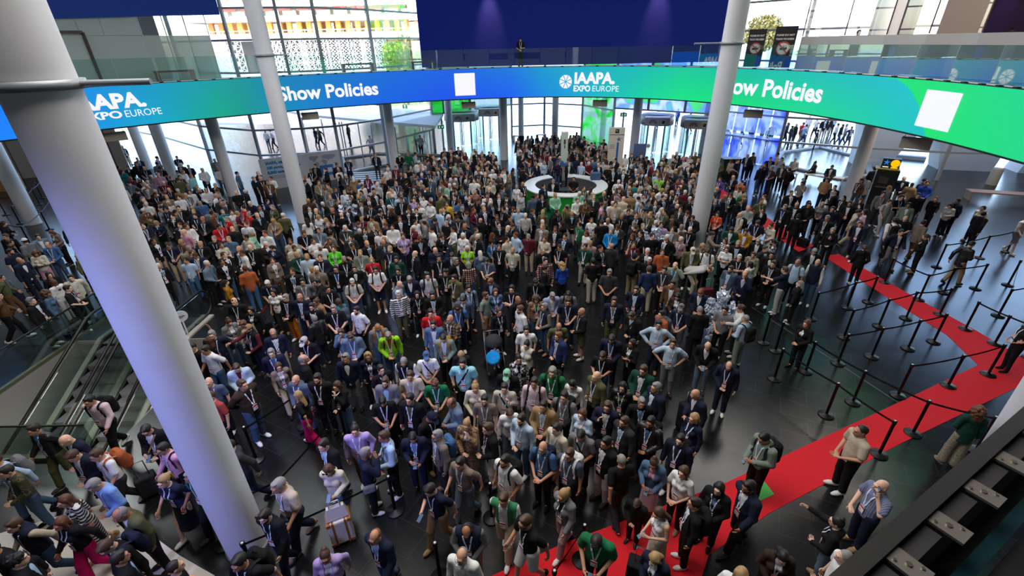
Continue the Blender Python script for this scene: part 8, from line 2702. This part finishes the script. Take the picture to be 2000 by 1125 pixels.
def glasses_mesh(z, dark_):
    key = 'gl%.2f%d' % (z, dark_)
    if key in _loc: return _loc[key]
    m = MB()
    for s in (1, -1):
        pts = [(s * .032 + .024 * math.cos(a), -.112 + .004 * abs(math.cos(a)), .009 + .018 * math.sin(a)) for a in [i * math.pi / 6 for i in range(12)]]; m.path(pts, .0028, 5, close=True)
        m.path([(s * .056, -.106, .012), (s * .078, -.06, .012), (s * .081, .02, .008)], .0028, 5)
        if dark_: m.add(pts, [tuple(range(12))], 1)
    m.path([(-.010, -.112, .014), (.010, -.112, .014)], .0028, 5)
    if z:
        Mx = rotx(R_(-38)); m.v = [tuple(Mx @ np.array(v) + np.array([0, -.018, .055])) for v in m.v]
    me = bpy.data.meshes.new('glasses'); me.from_pydata(m.v, [], m.f); me.materials.append(dark); me.materials.append(eyem); me.polygons.foreach_set('material_index', m.mi); me.update(); _loc[key] = me; return me
def shoe_mesh():
    if 'shoe' in _loc: return _loc['shoe']
    F = Field((-.07, -.24, -.10), (.07, .10, .06), .0095); F.cap((0, .03, -.035), (0, -.10, -.052), .045, .038, .03); F.cap((0, -.10, -.055), (0, -.155, -.06), .042, .033, .03); F.cap((0, .03, -.02), (0, .02, .02), .040, .044, .02); F.cut((0, 0, -.075), (0, 0, -1.))
    P, Fc = nets(F); P = smooth(P, Fc, 1); sole = []
    m = MB(); pr = [(.036 * math.cos(a) * (1.12 if math.sin(a) < 0 else .95), -.055 + .125 * math.sin(a)) for a in [i * math.pi / 9 for i in range(18)]]; m.prism(pr, -.089, -.066)
    _loc['shoe'] = mesh_from('shoe', P, Fc, 2, [(m.v, m.f, 1)]); return _loc['shoe']
def pack_mesh():
    if 'pack' in _loc: return _loc['pack']
    F = Field((-.2, -.05, -.32), (.2, .30, .30), .0125); F.cap((.08, .09, .14), (.08, .09, -.16), .085, .085, 0); F.cap((-.08, .09, .14), (-.08, .09, -.16), .085, .085, .06); F.ell((0, .09, 0), (.15, .09, .23), None, .05); F.ell((0, .175, -.09), (.11, .05, .10), None, .02); F.cap((-.03, .07, .235), (.03, .07, .235), .012, None, .01)
    P, Fc = nets(F); _loc['pack'] = mesh_from('backpack', P, Fc, 1); return _loc['pack']
def sbag_mesh():
    if 'sbag' in _loc: return _loc['sbag']
    F = Field((-.09, -.2, -.18), (.09, .2, .14), .0125); F.cap((0, -.07, -.06), (0, .07, -.06), .06, None, 0); F.cap((0, -.08, .02), (0, .08, .02), .045, None, .05)
    P, Fc = nets(F); _loc['sbag'] = mesh_from('shoulder_bag', P, Fc, 1); return _loc['sbag']

def part(name, me, parent, *mats, M=None):
    o = bpy.data.objects.new(name, me); COL.objects.link(o); o.parent = parent
    for i, m in enumerate(mats):
        if m is None: continue
        if i < len(o.material_slots): o.material_slots[i].link = 'OBJECT'; o.material_slots[i].material = m
    if M is not None: o.matrix_local = M
    return o
def m4(R3, t): M = Matrix([[*R3[0], t[0]], [*R3[1], t[1]], [*R3[2], t[2]], [0, 0, 0, 1]]); return M
def hair_style(h, sex):
    if ':' in h: a, c = h.split(':')
    else: a, c = ('buzz' if h in ('buzz', 'greyshort') else 'short'), {'greyshort': 'grey', 'buzz': 'dark', 'blondshort': 'blond'}.get(h, h)
    if h == 'bald': return None, 'grey'
    if a == 'short' and sex == 'f': a = 'fshort'
    return a, c
PEOPLE_LIST = []
STV = ['st', 'sb', 'sc']
def make_person(idx, row):
    d, label = row.split('|'); X, Y, sc, sex, pose, yaw, top, bot, hair, ex = d.split(' '); X, Y, sc, yaw = float(X), float(Y), float(sc), float(yaw); ex = [] if ex == '-' else ex.split(',')
    rnd = random.Random(idx * 7 + 3)
    if pose == 'st': pose = STV[idx % 3]
    o = empty('person', (X, Y, .009), R_(yaw), label, 'person', 'people in the hall')
    mir = -1 if (rnd.random() < .5 and pose not in ('st',)) else 1
    fat = 1.12 if 'F' in ex else rnd.uniform(.97, 1.05)
    o.scale = (sc * fat * mir, sc * (fat * 1.04 if 'F' in ex else fat), sc)
    r = rig(pose, sex); sk = skin_m(rnd.choice([0, 0, 1, 1, 2, 3, 3, 0, 2, 4]) if not hair.startswith('black') else rnd.choice([1, 2, 4, 2, 0]))
    hs, hcol = hair_style(hair, sex); hm = mat('hair_' + hcol, HAIRC[hcol], .55, noise=.2, nscale=30); part('body', body_mesh(pose, sex), o, sk, eyem, lipm, hm)
    tk, tc = top.split(':'); cs = tc.split('/'); kinds = []
    NM = dict(tee='T_shirt', polo='polo_shirt', shirt='shirt', sweat='sweater', jkt='jacket', vest='gilet', top='top', tank='tank_top', dress='dress')
    if tk in ('jkt', 'vest'):
        inner = 'inner' if tk == 'jkt' else 'long'; part('shirt', garment(inner, pose, sex), o, cloth(cs[1] if len(cs) > 1 else 'white')); kinds.append(inner)
        part(NM[tk], garment(tk, pose, sex), o, cloth(cs[0])); kinds.append(tk)
    else:
        g = dict(tee='tee', polo='polo', shirt='shirt', sweat='sweat', top='long', tank='tank', dress='dress')[tk]; part(NM[tk], garment(g, pose, sex), o, cloth(cs[0])); kinds.append(g)
    if bot != 'none':
        bk, bc = bot.split(':'); g = {'jeans': 'trousers', 'dress': 'skirt'}.get(bk, bk); c = {'pale': 'paleblue'}.get(bc, bc)
        if bk == 'jeans' and bc == 'blue': c = 'jeans'
        if bk == 'jeans' and bc == 'paleblue': c = 'steel'
        part({'jeans': 'jeans', 'wide': 'wide_trousers', 'dress': 'skirt'}.get(bk, bk), garment(g, pose, sex), o, cloth(c))
    sm = cloth('white') if 'W' in ex else cloth(rnd.choice(['black', 'black', 'dkbrown', 'charcoal', 'white', 'tan'])) if 'R' not in ex else cloth('tan')
    for i in (0, 1):
        kn, an, fy, fp = r.legs[i]; M3 = rotz(R_(fy)) @ rotx(R_(fp)); part('shoe', shoe_mesh(), o, sm, soleM if rnd.random() < .5 or 'W' in ex else black, M=m4(M3, an))
    HMx = m4(r.HM, r.hc)
    if hs: part('hair', hair_mesh(hs), o, hm, M=HMx)
    if 'K' in ex: part('beard', beard_mesh(), o, mat('hair_' + ('dark' if hcol in ('dark', 'black') else hcol), HAIRC[hcol], .55, noise=.2, nscale=30), M=HMx)
    for e in ex:
        if e == 'G': part('glasses', glasses_mesh(0, 0), o, M=HMx)
        if e == 'S': part('sunglasses', glasses_mesh(1, 1), o, M=HMx)
        if e.startswith('C:'): part('cap', cap_mesh(), o, cloth(e[2:]), M=HMx)
        if e.startswith('B:'):
            bp_ = part('backpack', pack_mesh(), o, cloth(e[2:]), M=m4(r.T, r.p((0, .13 if not r.f else .12, 1.23)))); st = part('strap', strap_mesh(pose, sex, kinds), o, cloth(e[2:]))
        if e.startswith('X:'):
            part('strap', cross_mesh(pose, sex, kinds), o, cloth(e[2:])); part('shoulder_bag', sbag_mesh(), o, cloth(e[2:]), M=m4(r.T, r.p((.215, .02, .93))))
    if 'N' not in ex and pose not in ('bd',):
        lm, bm_ = lanyard(pose, sex, kinds); lo_ = part('lanyard', lm, o, lanm); bo_ = part('badge', bm_, lo_)
    PEOPLE_LIST.append((o, r, pose, label, X, Y, sc))
    return o
for _i, _row in enumerate(PEOPLE): make_person(_i, _row)

# phones in people's hands
phm = mat('phone_dark', (24, 24, 28), .25); phs = mat('phone_glow', (96, 120, 150), .2)
for (o, r, pose, label, X, Y, sc), core in zip(PEOPLE_LIST, CORES):
    if pose not in ('ph', 'phl', 'wp', 'er') or not core or math.hypot(X, Y) > 14: continue
    if pose == 'er': w_ = r.arms[0][2] + r.arms[0][3] * .10 + np.array([-.03, 0, 0]); Rm = rotx(R_(80))
    elif pose == 'wp': w_ = r.arms[0][2] + r.arms[0][3] * .12 + np.array([-.02, -.0, .02]); Rm = rotx(R_(35))
    else: w_ = (r.arms[0][2] + r.arms[1][2]) / 2 + np.array([0, -.09, .03]); Rm = rotx(R_(35))
    sx, sy, sz = o.scale; q = Vector((w_[0] * sx, w_[1] * sy, w_[2] * sz)); q.rotate(o.rotation_euler)
    m = MB(); m.box((0, 0, 0), (.075, .155, .009)); m.box((0, 0, .005), (.068, .145, .002), 1)
    p = m.build('phone', [phm, phs]); p.matrix_world = Matrix.Translation(o.location + q) @ Matrix.Rotation(o.rotation_euler.z, 4, 'Z') @ Matrix([[*Rm[0], 0], [*Rm[1], 0], [*Rm[2], 0], [0, 0, 0, 1]])
    tag(p, ('phone held by the ' + core), 'phone')

# ---------------------------------------------------------------- the rest of the crowd: one uncountable mass
def crowd_variant(pose, sex, tk, hs):
    r = rig(pose, sex); h = .05; lo, hi = r.lo, r.hi; fl = []
    for g in range(6): fl.append(Field(lo, hi, h))
    sk, ha, tp, bt, sh, inn = fl
    head_field(sk, r)
    for i in (0, 1):
        if tk == 'tee': arm(sk, r, i, 0)
        _, el, wr, d = r.arms[i]; sk.cap(wr, wr + d * .11, .032, .03)
    def hf(v): return r.hc + r.HM @ np.array(v, float)
    ha.ell(hf((0, .034, .040)), (.088, .098, .100), r.HM, 0)
    if hs == 'long': ha.cap(hf((0, .07, 0)), hf((0, .10, -.24)), .085, .07, .03)
    e = .026 if tk == 'jkt' else .012; torso(tp, r, e); tp.ecap(r.p((0, 0, .84 if tk == 'jkt' else .90)), r.p((0, 0, 1.06)), .165, .16, r.T, .76)
    for i in (0, 1): arm(tp, r, i, e, 0, 1.9 if tk != 'tee' else .7); leg(bt, r, i, .014, 1.93)
    bt.ecap(r.p((0, 0, .90)), r.p((0, 0, .97)), .150, .145, r.T, .74)
    for i in (0, 1):
        kn, an, fy, fp = r.legs[i]; sh.cap(an + np.array([0, .02, -.03]), an + np.array([0, -.14, -.045]), .045, .04)
    if tk == 'jkt': inn.ecap(r.p((0, -.075, 1.44)), r.p((0, -.105, 1.06)), .062, .022, r.T, .9)
    G = np.stack([f.F for f in fl]); F = Field(lo, hi, h); F.F = G.min(0); P, Fc = nets(F); lab = G.argmin(0)
    P = smooth(P, Fc, 1) if False else P
    cen = P[Fc].mean(1); ii = np.clip(np.round((cen - F.lo) / h).astype(int), 0, F.n - 1); L = lab[ii[:, 0], ii[:, 1], ii[:, 2]]
    # lanyard ribbons and badge
    r.fields['cv'] = F.F; keep = getattr(r, 'grid', None); r.grid = (F.lo, h); zo = (r.p((0, 0, 1.3)) - np.array([0, 0, 1.3]))[2]; ev = []; ef = []; el_ = []
    def yf(x, z): return front(r, ['cv'], x, z) - .022
    for s in (1, -1):
        pts = [(s * (.068 - .056 * f), 1.45 + zo - .35 * f) for f in (0, .33, .66, 1)]; b = len(ev)
        for x, z in pts: y = yf(x, z); ev += [(x - .014, y, z), (x + .014, y, z)]
        ef += [(b + 2 * i, b + 2 * i + 1, b + 2 * i + 3, b + 2 * i + 2) for i in range(3)]; el_ += [6] * 3
    y = min(yf(0, 1.04 + zo), yf(0, 1.1 + zo)) - .01
    for z0, z1, k in ((.97, 1.075, 6), (1.075, 1.105, 7)):
        b = len(ev); ev += [(-.05, y, z0 + zo), (.05, y, z0 + zo), (.05, y, z1 + zo), (-.05, y, z1 + zo)]; ef.append((b, b + 1, b + 2, b + 3)); el_.append(k)
    if keep: r.grid = keep
    nP = len(P); P = np.concatenate([P, np.array(ev)]); Fc = np.concatenate([Fc, np.array(ef) + nP]); L = np.concatenate([L, np.array(el_)])
    return P, Fc, L
_cv = {}
def build_crowd():
    rnd = random.Random(11); VP = []; VF = []; VC = []; VS = []; n0 = 0
    hc = [HAIRC[k] for k in ('black', 'dark', 'dark', 'brown', 'brown', 'auburn', 'grey', 'blond', 'white')]
    for ln in CROWD:
        X, Y, yaw, sex, top, bot = ln.split(' ')[:6]; z = -.05 if len(ln.split(' ')) > 6 else .009
        X, Y, yaw = int(X) / 20, int(Y) / 20, float(yaw); top = CROWD_TOPS[int(top)]; bot = CROWD_BOTS[int(bot)]; pose = rnd.choice(['st', 'sb', 'hd', 'ph', 'sc', 'lk', 'hd', 'st']) if z > 0 else rnd.choice(['wk', 'wk', 'st'])
        dk = top in ('black', 'navy', 'charcoal', 'slate', 'royalnavy', 'dkbrown', 'taupe', 'tan')
        tk = ('jkt' if rnd.random() < .7 else 'tee') if dk else rnd.choice(['tee', 'shirt', 'shirt'])
        hs = 'long' if sex == 'f' else 'short'; key = (pose, sex, tk, hs)
        if key not in _cv: _cv[key] = crowd_variant(*key)
        P, Fc, L = _cv[key]; sc = rnd.uniform(.95, 1.05) * (1 if sex == 'm' else .95); M = rotz(R_(yaw)); fx = rnd.uniform(.98, 1.12)
        Q = (P * np.array([sc * fx * rnd.choice([-1, 1]), sc * fx, sc])) @ M.T + np.array([X, Y, z])
        c1 = lambda n: lin(CLOTH.get(n, (60, 60, 64)))
        hcol = lin(rnd.choice(hc)); skc = lin(rnd.choice(SKINS[:5]))
        if sex == 'm' and rnd.random() < .15: hcol = skc
        tab = np.array([skc, hcol, c1(top), c1(bot), lin(rnd.choice([(20, 20, 22), (40, 32, 28), (200, 200, 198)])), c1(rnd.choice(['white', 'white', 'ltblue', 'grey', 'black'])), lin((206, 212, 232)) if rnd.random() < .75 else c1(top), lin((184, 40, 60)) if rnd.random() < .75 else c1(top)])
        VP.append(Q); VF.append(Fc + n0); VC.append(tab[L]); VS.append(L < 6); n0 += len(Q)
    P = np.concatenate(VP); Fc = np.concatenate(VF); C = np.concatenate(VC); S = np.concatenate(VS)
    me = bpy.data.meshes.new('crowd'); nf = len(Fc)
    me.vertices.add(len(P)); me.vertices.foreach_set('co', P.astype(np.float32).ravel()); me.loops.add(nf * 4); me.loops.foreach_set('vertex_index', Fc.astype(np.int32).ravel())
    me.polygons.add(nf); me.polygons.foreach_set('loop_start', np.arange(0, nf * 4, 4, dtype=np.int32)); me.polygons.foreach_set('loop_total', np.full(nf, 4, np.int32)); me.polygons.foreach_set('use_smooth', S); me.update(calc_edges=True)
    ca = me.color_attributes.new('garment', 'FLOAT_COLOR', 'CORNER'); cc = np.ones((nf, 4, 4), np.float32); cc[:, :, :3] = C[:, None, :]; ca.data.foreach_set('color', cc.ravel())
    m = bpy.data.materials.new('crowd_clothing'); m.use_nodes = True; n = m.node_tree.nodes; a = n.new('ShaderNodeVertexColor'); a.layer_name = 'garment'; m.node_tree.links.new(a.outputs[0], n['Principled BSDF'].inputs['Base Color']); n['Principled BSDF'].inputs['Roughness'].default_value = .8; n['Principled BSDF'].inputs['Specular IOR Level'].default_value = .25
    me.materials.append(m); o = bpy.data.objects.new('crowd', me); COL.objects.link(o)
    tag(o, 'dense crowd of visitors filling the far half of the hall and the plaza', 'crowd', kind='stuff'); return len(P)
build_crowd()

# ---------------------------------------------------------------- luggage, pushchair, wheelchair, paddles, costumes
def suitcase(x, y, rz, col, label, w_=.42, d_=.24, h=.62, strap=None, handle=True):
    o = empty('suitcase', (x, y, .009), rz, label, 'suitcase')
    m = MB(); m.box((0, 0, h / 2 + .05), (w_, d_, h)); m.build('shell', cloth(col) if col in CLOTH else col, o, .035)
    m = MB()
    for sx in (-1, 1):
        for sy in (-1, 1): m.tube((sx * (w_ / 2 - .05) - .012, sy * (d_ / 2 - .04), .028), (sx * (w_ / 2 - .05) + .012, sy * (d_ / 2 - .04), .028), .028, n=10)
    m.build('wheel', black, o)
    if handle: m = MB(); m.path([(-.10, 0, h + .05), (-.10, 0, h + .42), (.10, 0, h + .42), (.10, 0, h + .05)], .011, 6); m.build('handle', alum, o)
    if strap:
        m = MB()
        for sx in (-.11, .11): m.box((sx, 0, h / 2 + .05), (.035, d_ + .012, h + .012))
        for sx in (-1, 1):
            for z in (.08, h + .02): m.box((sx * (w_ / 2 - .03), 0, z), (.07, d_ + .014, .07))
        m.build('leather_trim', mat('trim_leather', (150, 88, 34), .5), o)
    return o
x, y = at(672, 1052); suitcase(x, y, R_(25), mat('case_cream', (206, 196, 186), .4), 'cream suitcase with brown leather straps in the foreground', .42, .28, .60, True)
m = MB(); m.add([(-.2, -.09, 0), (.2, -.09, 0), (.2, .09, 0), (-.2, .09, 0), (-.15, -.04, .26), (.15, -.04, .26), (.15, .04, .26), (-.15, .04, .26)], [(0, 3, 2, 1), (4, 5, 6, 7), (0, 1, 5, 4), (1, 2, 6, 5), (2, 3, 7, 6), (3, 0, 4, 7)]); m.path([(-.1, -.03, .25), (-.08, -.03, .42), (.08, -.03, .42), (.1, -.03, .25)], .012, 6)
b = m.build('handbag', mat('handbag_pale', (206, 198, 194), .5), None, .015, (x, y, .68)); b.rotation_euler.z = R_(25); tag(b, 'pale handbag resting on the cream suitcase', 'handbag')
x, y = at(48, 598); suitcase(x, y, R_(-30), 'navy', 'navy suitcase beside the man in navy polo shirt and shorts at left')
x, y = at(1376, 592); suitcase(x, y, R_(10), 'maroon', 'dark red suitcase by the bending man right of centre', .40, .24, .55)
x, y = at(1336, 838); suitcase(x, y, R_(20), 'black', 'black trolley case pulled by the bald man in the navy jacket', .36, .3, .75)
x, y = at(1243, 1150); suitcase(x, y, R_(-25), 'black', 'black suitcase pulled by the blond woman at the bottom edge', .42, .26, .68)
x, y = at(1566, 482); suitcase(x, y, R_(-60), 'black', 'small black trolley case on the pink carpet at right', .46, .26, .34)
x, y = at(520, 652); suitcase(x, y, R_(30), 'black', 'large black bag by the woman with long black hair near the escalators', .5, .3, .4)
x, y = at(300, 965); suitcase(x, y, R_(40), 'charcoal', 'dark trolley case pulled by the man with the orange backpack', .36, .24, .5)
x, y = at(1241, 442); suitcase(x, y, R_(5), 'charcoal', 'dark grey suitcase left of the big right column')
# pushchair with a small child
x, y = at(968, 722); pc = empty('pushchair', (x, y, .009), R_(12), 'black pushchair with a round hood in the middle of the crowd', 'pushchair')
m = MB(); 
for sx in (-1, 1):
    m.path([(sx * .22, .52, 1.0), (sx * .24, .30, .62), (sx * .25, -.02, .36), (sx * .25, -.34, .12)], .015, 6); m.path([(sx * .25, .10, .46), (sx * .27, .32, .13)], .015, 6)
m.path([(-.22, .52, 1.0), (.22, .52, 1.0)], .018, 6); m.build('frame', alum, pc)
for sx in (-1, 1):
    for yy, rr in ((-.34, .10), (.32, .12)): m = MB(); m.tube((sx * .25 - .02, yy, rr), (sx * .25 + .02, yy, rr), rr, n=20); m.build('wheel', black, pc)
m = MB(); m.box((0, .02, .42), (.36, .36, .05)); m.box((0, .22, .66), (.36, .06, .52)); m.build('seat', cloth('black'), pc, .02)
m = MB(); vs = []
for j in range(7):
    a = R_(-5 + 100 * j / 6)
    for i in range(13):
        t = math.pi * i / 12; rx = .26; vs.append((rx * math.cos(t), .16 - .30 * math.sin(t) * math.cos(a) * 1.0 + .04, .84 + .24 * math.sin(t) * math.sin(a)))
m.add(vs, [(j * 13 + i, j * 13 + i + 1, (j + 1) * 13 + i + 1, (j + 1) * 13 + i) for j in range(6) for i in range(12)], 0, True); m.build('hood', cloth('charcoal'), pc)
ch = make_person(901, '%.2f %.2f 0.46 m si 12 tee:ltblue trousers:stone brown N,W|small child with a blue tray sitting in the black pushchair' % (x, y - .02)); ch.location.z = .25
m = MB(); m.lathe([(0, 0), (.19, 0), (.2, .02), (.16, .03), (0, .012)], n=24); b = m.build('tray', cloth('brightblue'), None, 0, (x - .04, y - .32, .66)); b.rotation_euler = (R_(35), 0, 0); tag(b, 'round bright blue tray toy on the lap of the pushchair child', 'toy')
# wheelchair under the seated man in dark green
for (o, r, pose, label, X, Y, sc) in PEOPLE_LIST:
    if pose == 'si' and 'dark green jacket' in label:
        wc = empty('wheelchair', (X, Y, .009), o.rotation_euler.z, 'wheelchair of the seated man in the dark green jacket', 'wheelchair')
        m = MB(); m.box((0, 0, .36), (.44, .44, .04)); m.box((0, .22, .62), (.42, .03, .45)); m.build('seat', cloth('black'), wc)
        for sx in (-1, 1):
            m = MB(); m.path([(sx * .27, .08 + .30 * math.cos(a), .31 + .30 * math.sin(a)) for a in [i * math.pi / 14 for i in range(28)]], .014, 6, close=True)
            for k in range(6): a = k * math.pi / 6; m.tube((sx * .27, .08 - .29 * math.cos(a), .31 - .29 * math.sin(a)), (sx * .27, .08 + .29 * math.cos(a), .31 + .29 * math.sin(a)), .003, n=4)
            m.build('wheel', dark, wc); m = MB(); m.tube((sx * .2 - .015, -.42, .07), (sx * .2 + .015, -.42, .07), .07, n=16); m.build('caster', black, wc)
        m = MB()
        for sx in (-1, 1): m.path([(sx * .22, .24, .95), (sx * .22, .22, .36), (sx * .22, -.22, .36), (sx * .2, -.42, .14)], .013, 6)
        m.build('frame', alum, wc)
        break
# round white paddles held up over heads
def paddle(px, py, dist, label, stick=.34):
    p = onr(px, py, dist); o = empty('paddle', p, math.atan2(-p[0], p[1]), label, 'paddle')
    m = MB(); m.tube((0, -.006, 0), (0, .006, 0), .15, n=28); m.build('disc', mat('paddle_white', (220, 222, 226), .5), o); m = MB(); m.box((0, 0, -.15 - stick / 2), (.035, .012, stick)); m.build('handle', mat('paddle_white', (220, 222, 226), .5), o)
    m = MB(); m.box((0, -.008, .0), (.16, .003, .022)); m.box((-.02, -.008, -.035), (.09, .003, .014)); m.build('print', mat('paddle_print', (70, 74, 84), .6), o)
x, y = at(405, 625, 1.62); h_ = make_person(905, '%.2f %.2f 0.93 f up -100 tee:black trousers:black long:auburn -|auburn long-haired woman in black T-shirt holding up a white paddle by the escalators' % at(407, 660, 1.6)); paddle(353, 618, math.hypot(*at(407, 660, 1.6)) - .1, 'round white paddle raised beside the foreground column', .4)
paddle(1251, 369, 25.2, 'round white paddle raised right of the reception desk'); paddle(1306, 361, 26.4, 'round white paddle raised among the crowd, further right', .3); paddle(1266, 285, 36.5, 'round white paddle in front of the right revolving doors', .3)
# silver crumpled-paper costumes
def costume(px, py, hgt, label, seed):
    x, y = at(px, py); rnd = random.Random(seed); o = empty('costume', (x, y, .009), math.atan2(-x, y), label, 'costume'); sm_ = mat('silver_paper', (196, 204, 222), .35, metal=.35, noise=.15, nscale=14)
    def lump(c, r, n):
        m = MB()
        for k in range(n):
            e = Euler((rnd.uniform(0, 6), rnd.uniform(0, 6), rnd.uniform(0, 6))).to_matrix(); u = Vector((rnd.gauss(0, 1), rnd.gauss(0, 1), rnd.gauss(0, 1))).normalized(); q = rnd.uniform(.05, .12)
            m.box((c[0] + u.x * r[0], c[1] + u.y * r[1], c[2] + u.z * r[2]), (q * rnd.uniform(.8, 2), q, q * rnd.uniform(.3, .8)), 0, 0, e)
        return m
    lump((0, 0, hgt * .62), (.22, .16, .34), 130).build('body', sm_, o, .008); lump((0, -.02, hgt * .93), (.14, .13, .15), 50).build('head', sm_, o, .008)
    for s in (-1, 1): lump((s * .11, 0, hgt * .22), (.09, .09, .36), 50).build('leg', sm_, o, .008); lump((s * .30, -.05, hgt * .70), (.10, .1, .26), 45).build('arm', sm_, o, .008)
    m = MB(); 
    for s in (-1, 1): m.add([(s * .05, .0, hgt), (s * .14, 0, hgt), (s * .16, .0, hgt + .2), (s * .10, .05, hgt)], [(0, 1, 2), (1, 3, 2), (3, 0, 2), (0, 3, 1)])
    m.build('horn', sm_, o)
costume(690, 462, 1.9, 'silver crumpled-paper costume figure in the crowd left of centre', 5); costume(1270, 525, 1.75, 'silver crumpled-paper costume figure by the navy cap cameraman', 6); costume(1392, 672, 1.8, 'silver crumpled-paper costume figure in front of the man in the white shirt', 7)
# paper roll held by the man in the white shirt at right
p = onr(1421, 668, 14.6); m = MB(); m.tube((-.22, 0, -.18), (.22, 0, .16), .02, n=10); tag(m.build('paper_roll', white, None, 0, p), 'thin white paper roll held by the men at the right edge of the crowd', 'paper roll')
# man on the balcony
x, y = E(t_of(1017, 7, .9), .9); bo = make_person(903, '%.2f %.2f 1.03 m ph 0 tee:black trousers:charcoal dark K,B:black|dark bearded man in black T-shirt standing on the balcony before the blue screen' % (x, y)); bo.location.z = 6.81
x, y = offpt(1671, 8, 3.0); bo = make_person(904, '%.2f %.2f 1.0 m st 0 tee:black trousers:black black N|person whose black-haired head shows over the low balcony wall at right' % (x, y)); bo.location.z = 6.81

# free the working grids before rendering
import gc
_rigs.clear(); _cv.clear(); _loc.clear(); PEOPLE_LIST.clear(); gc.collect()
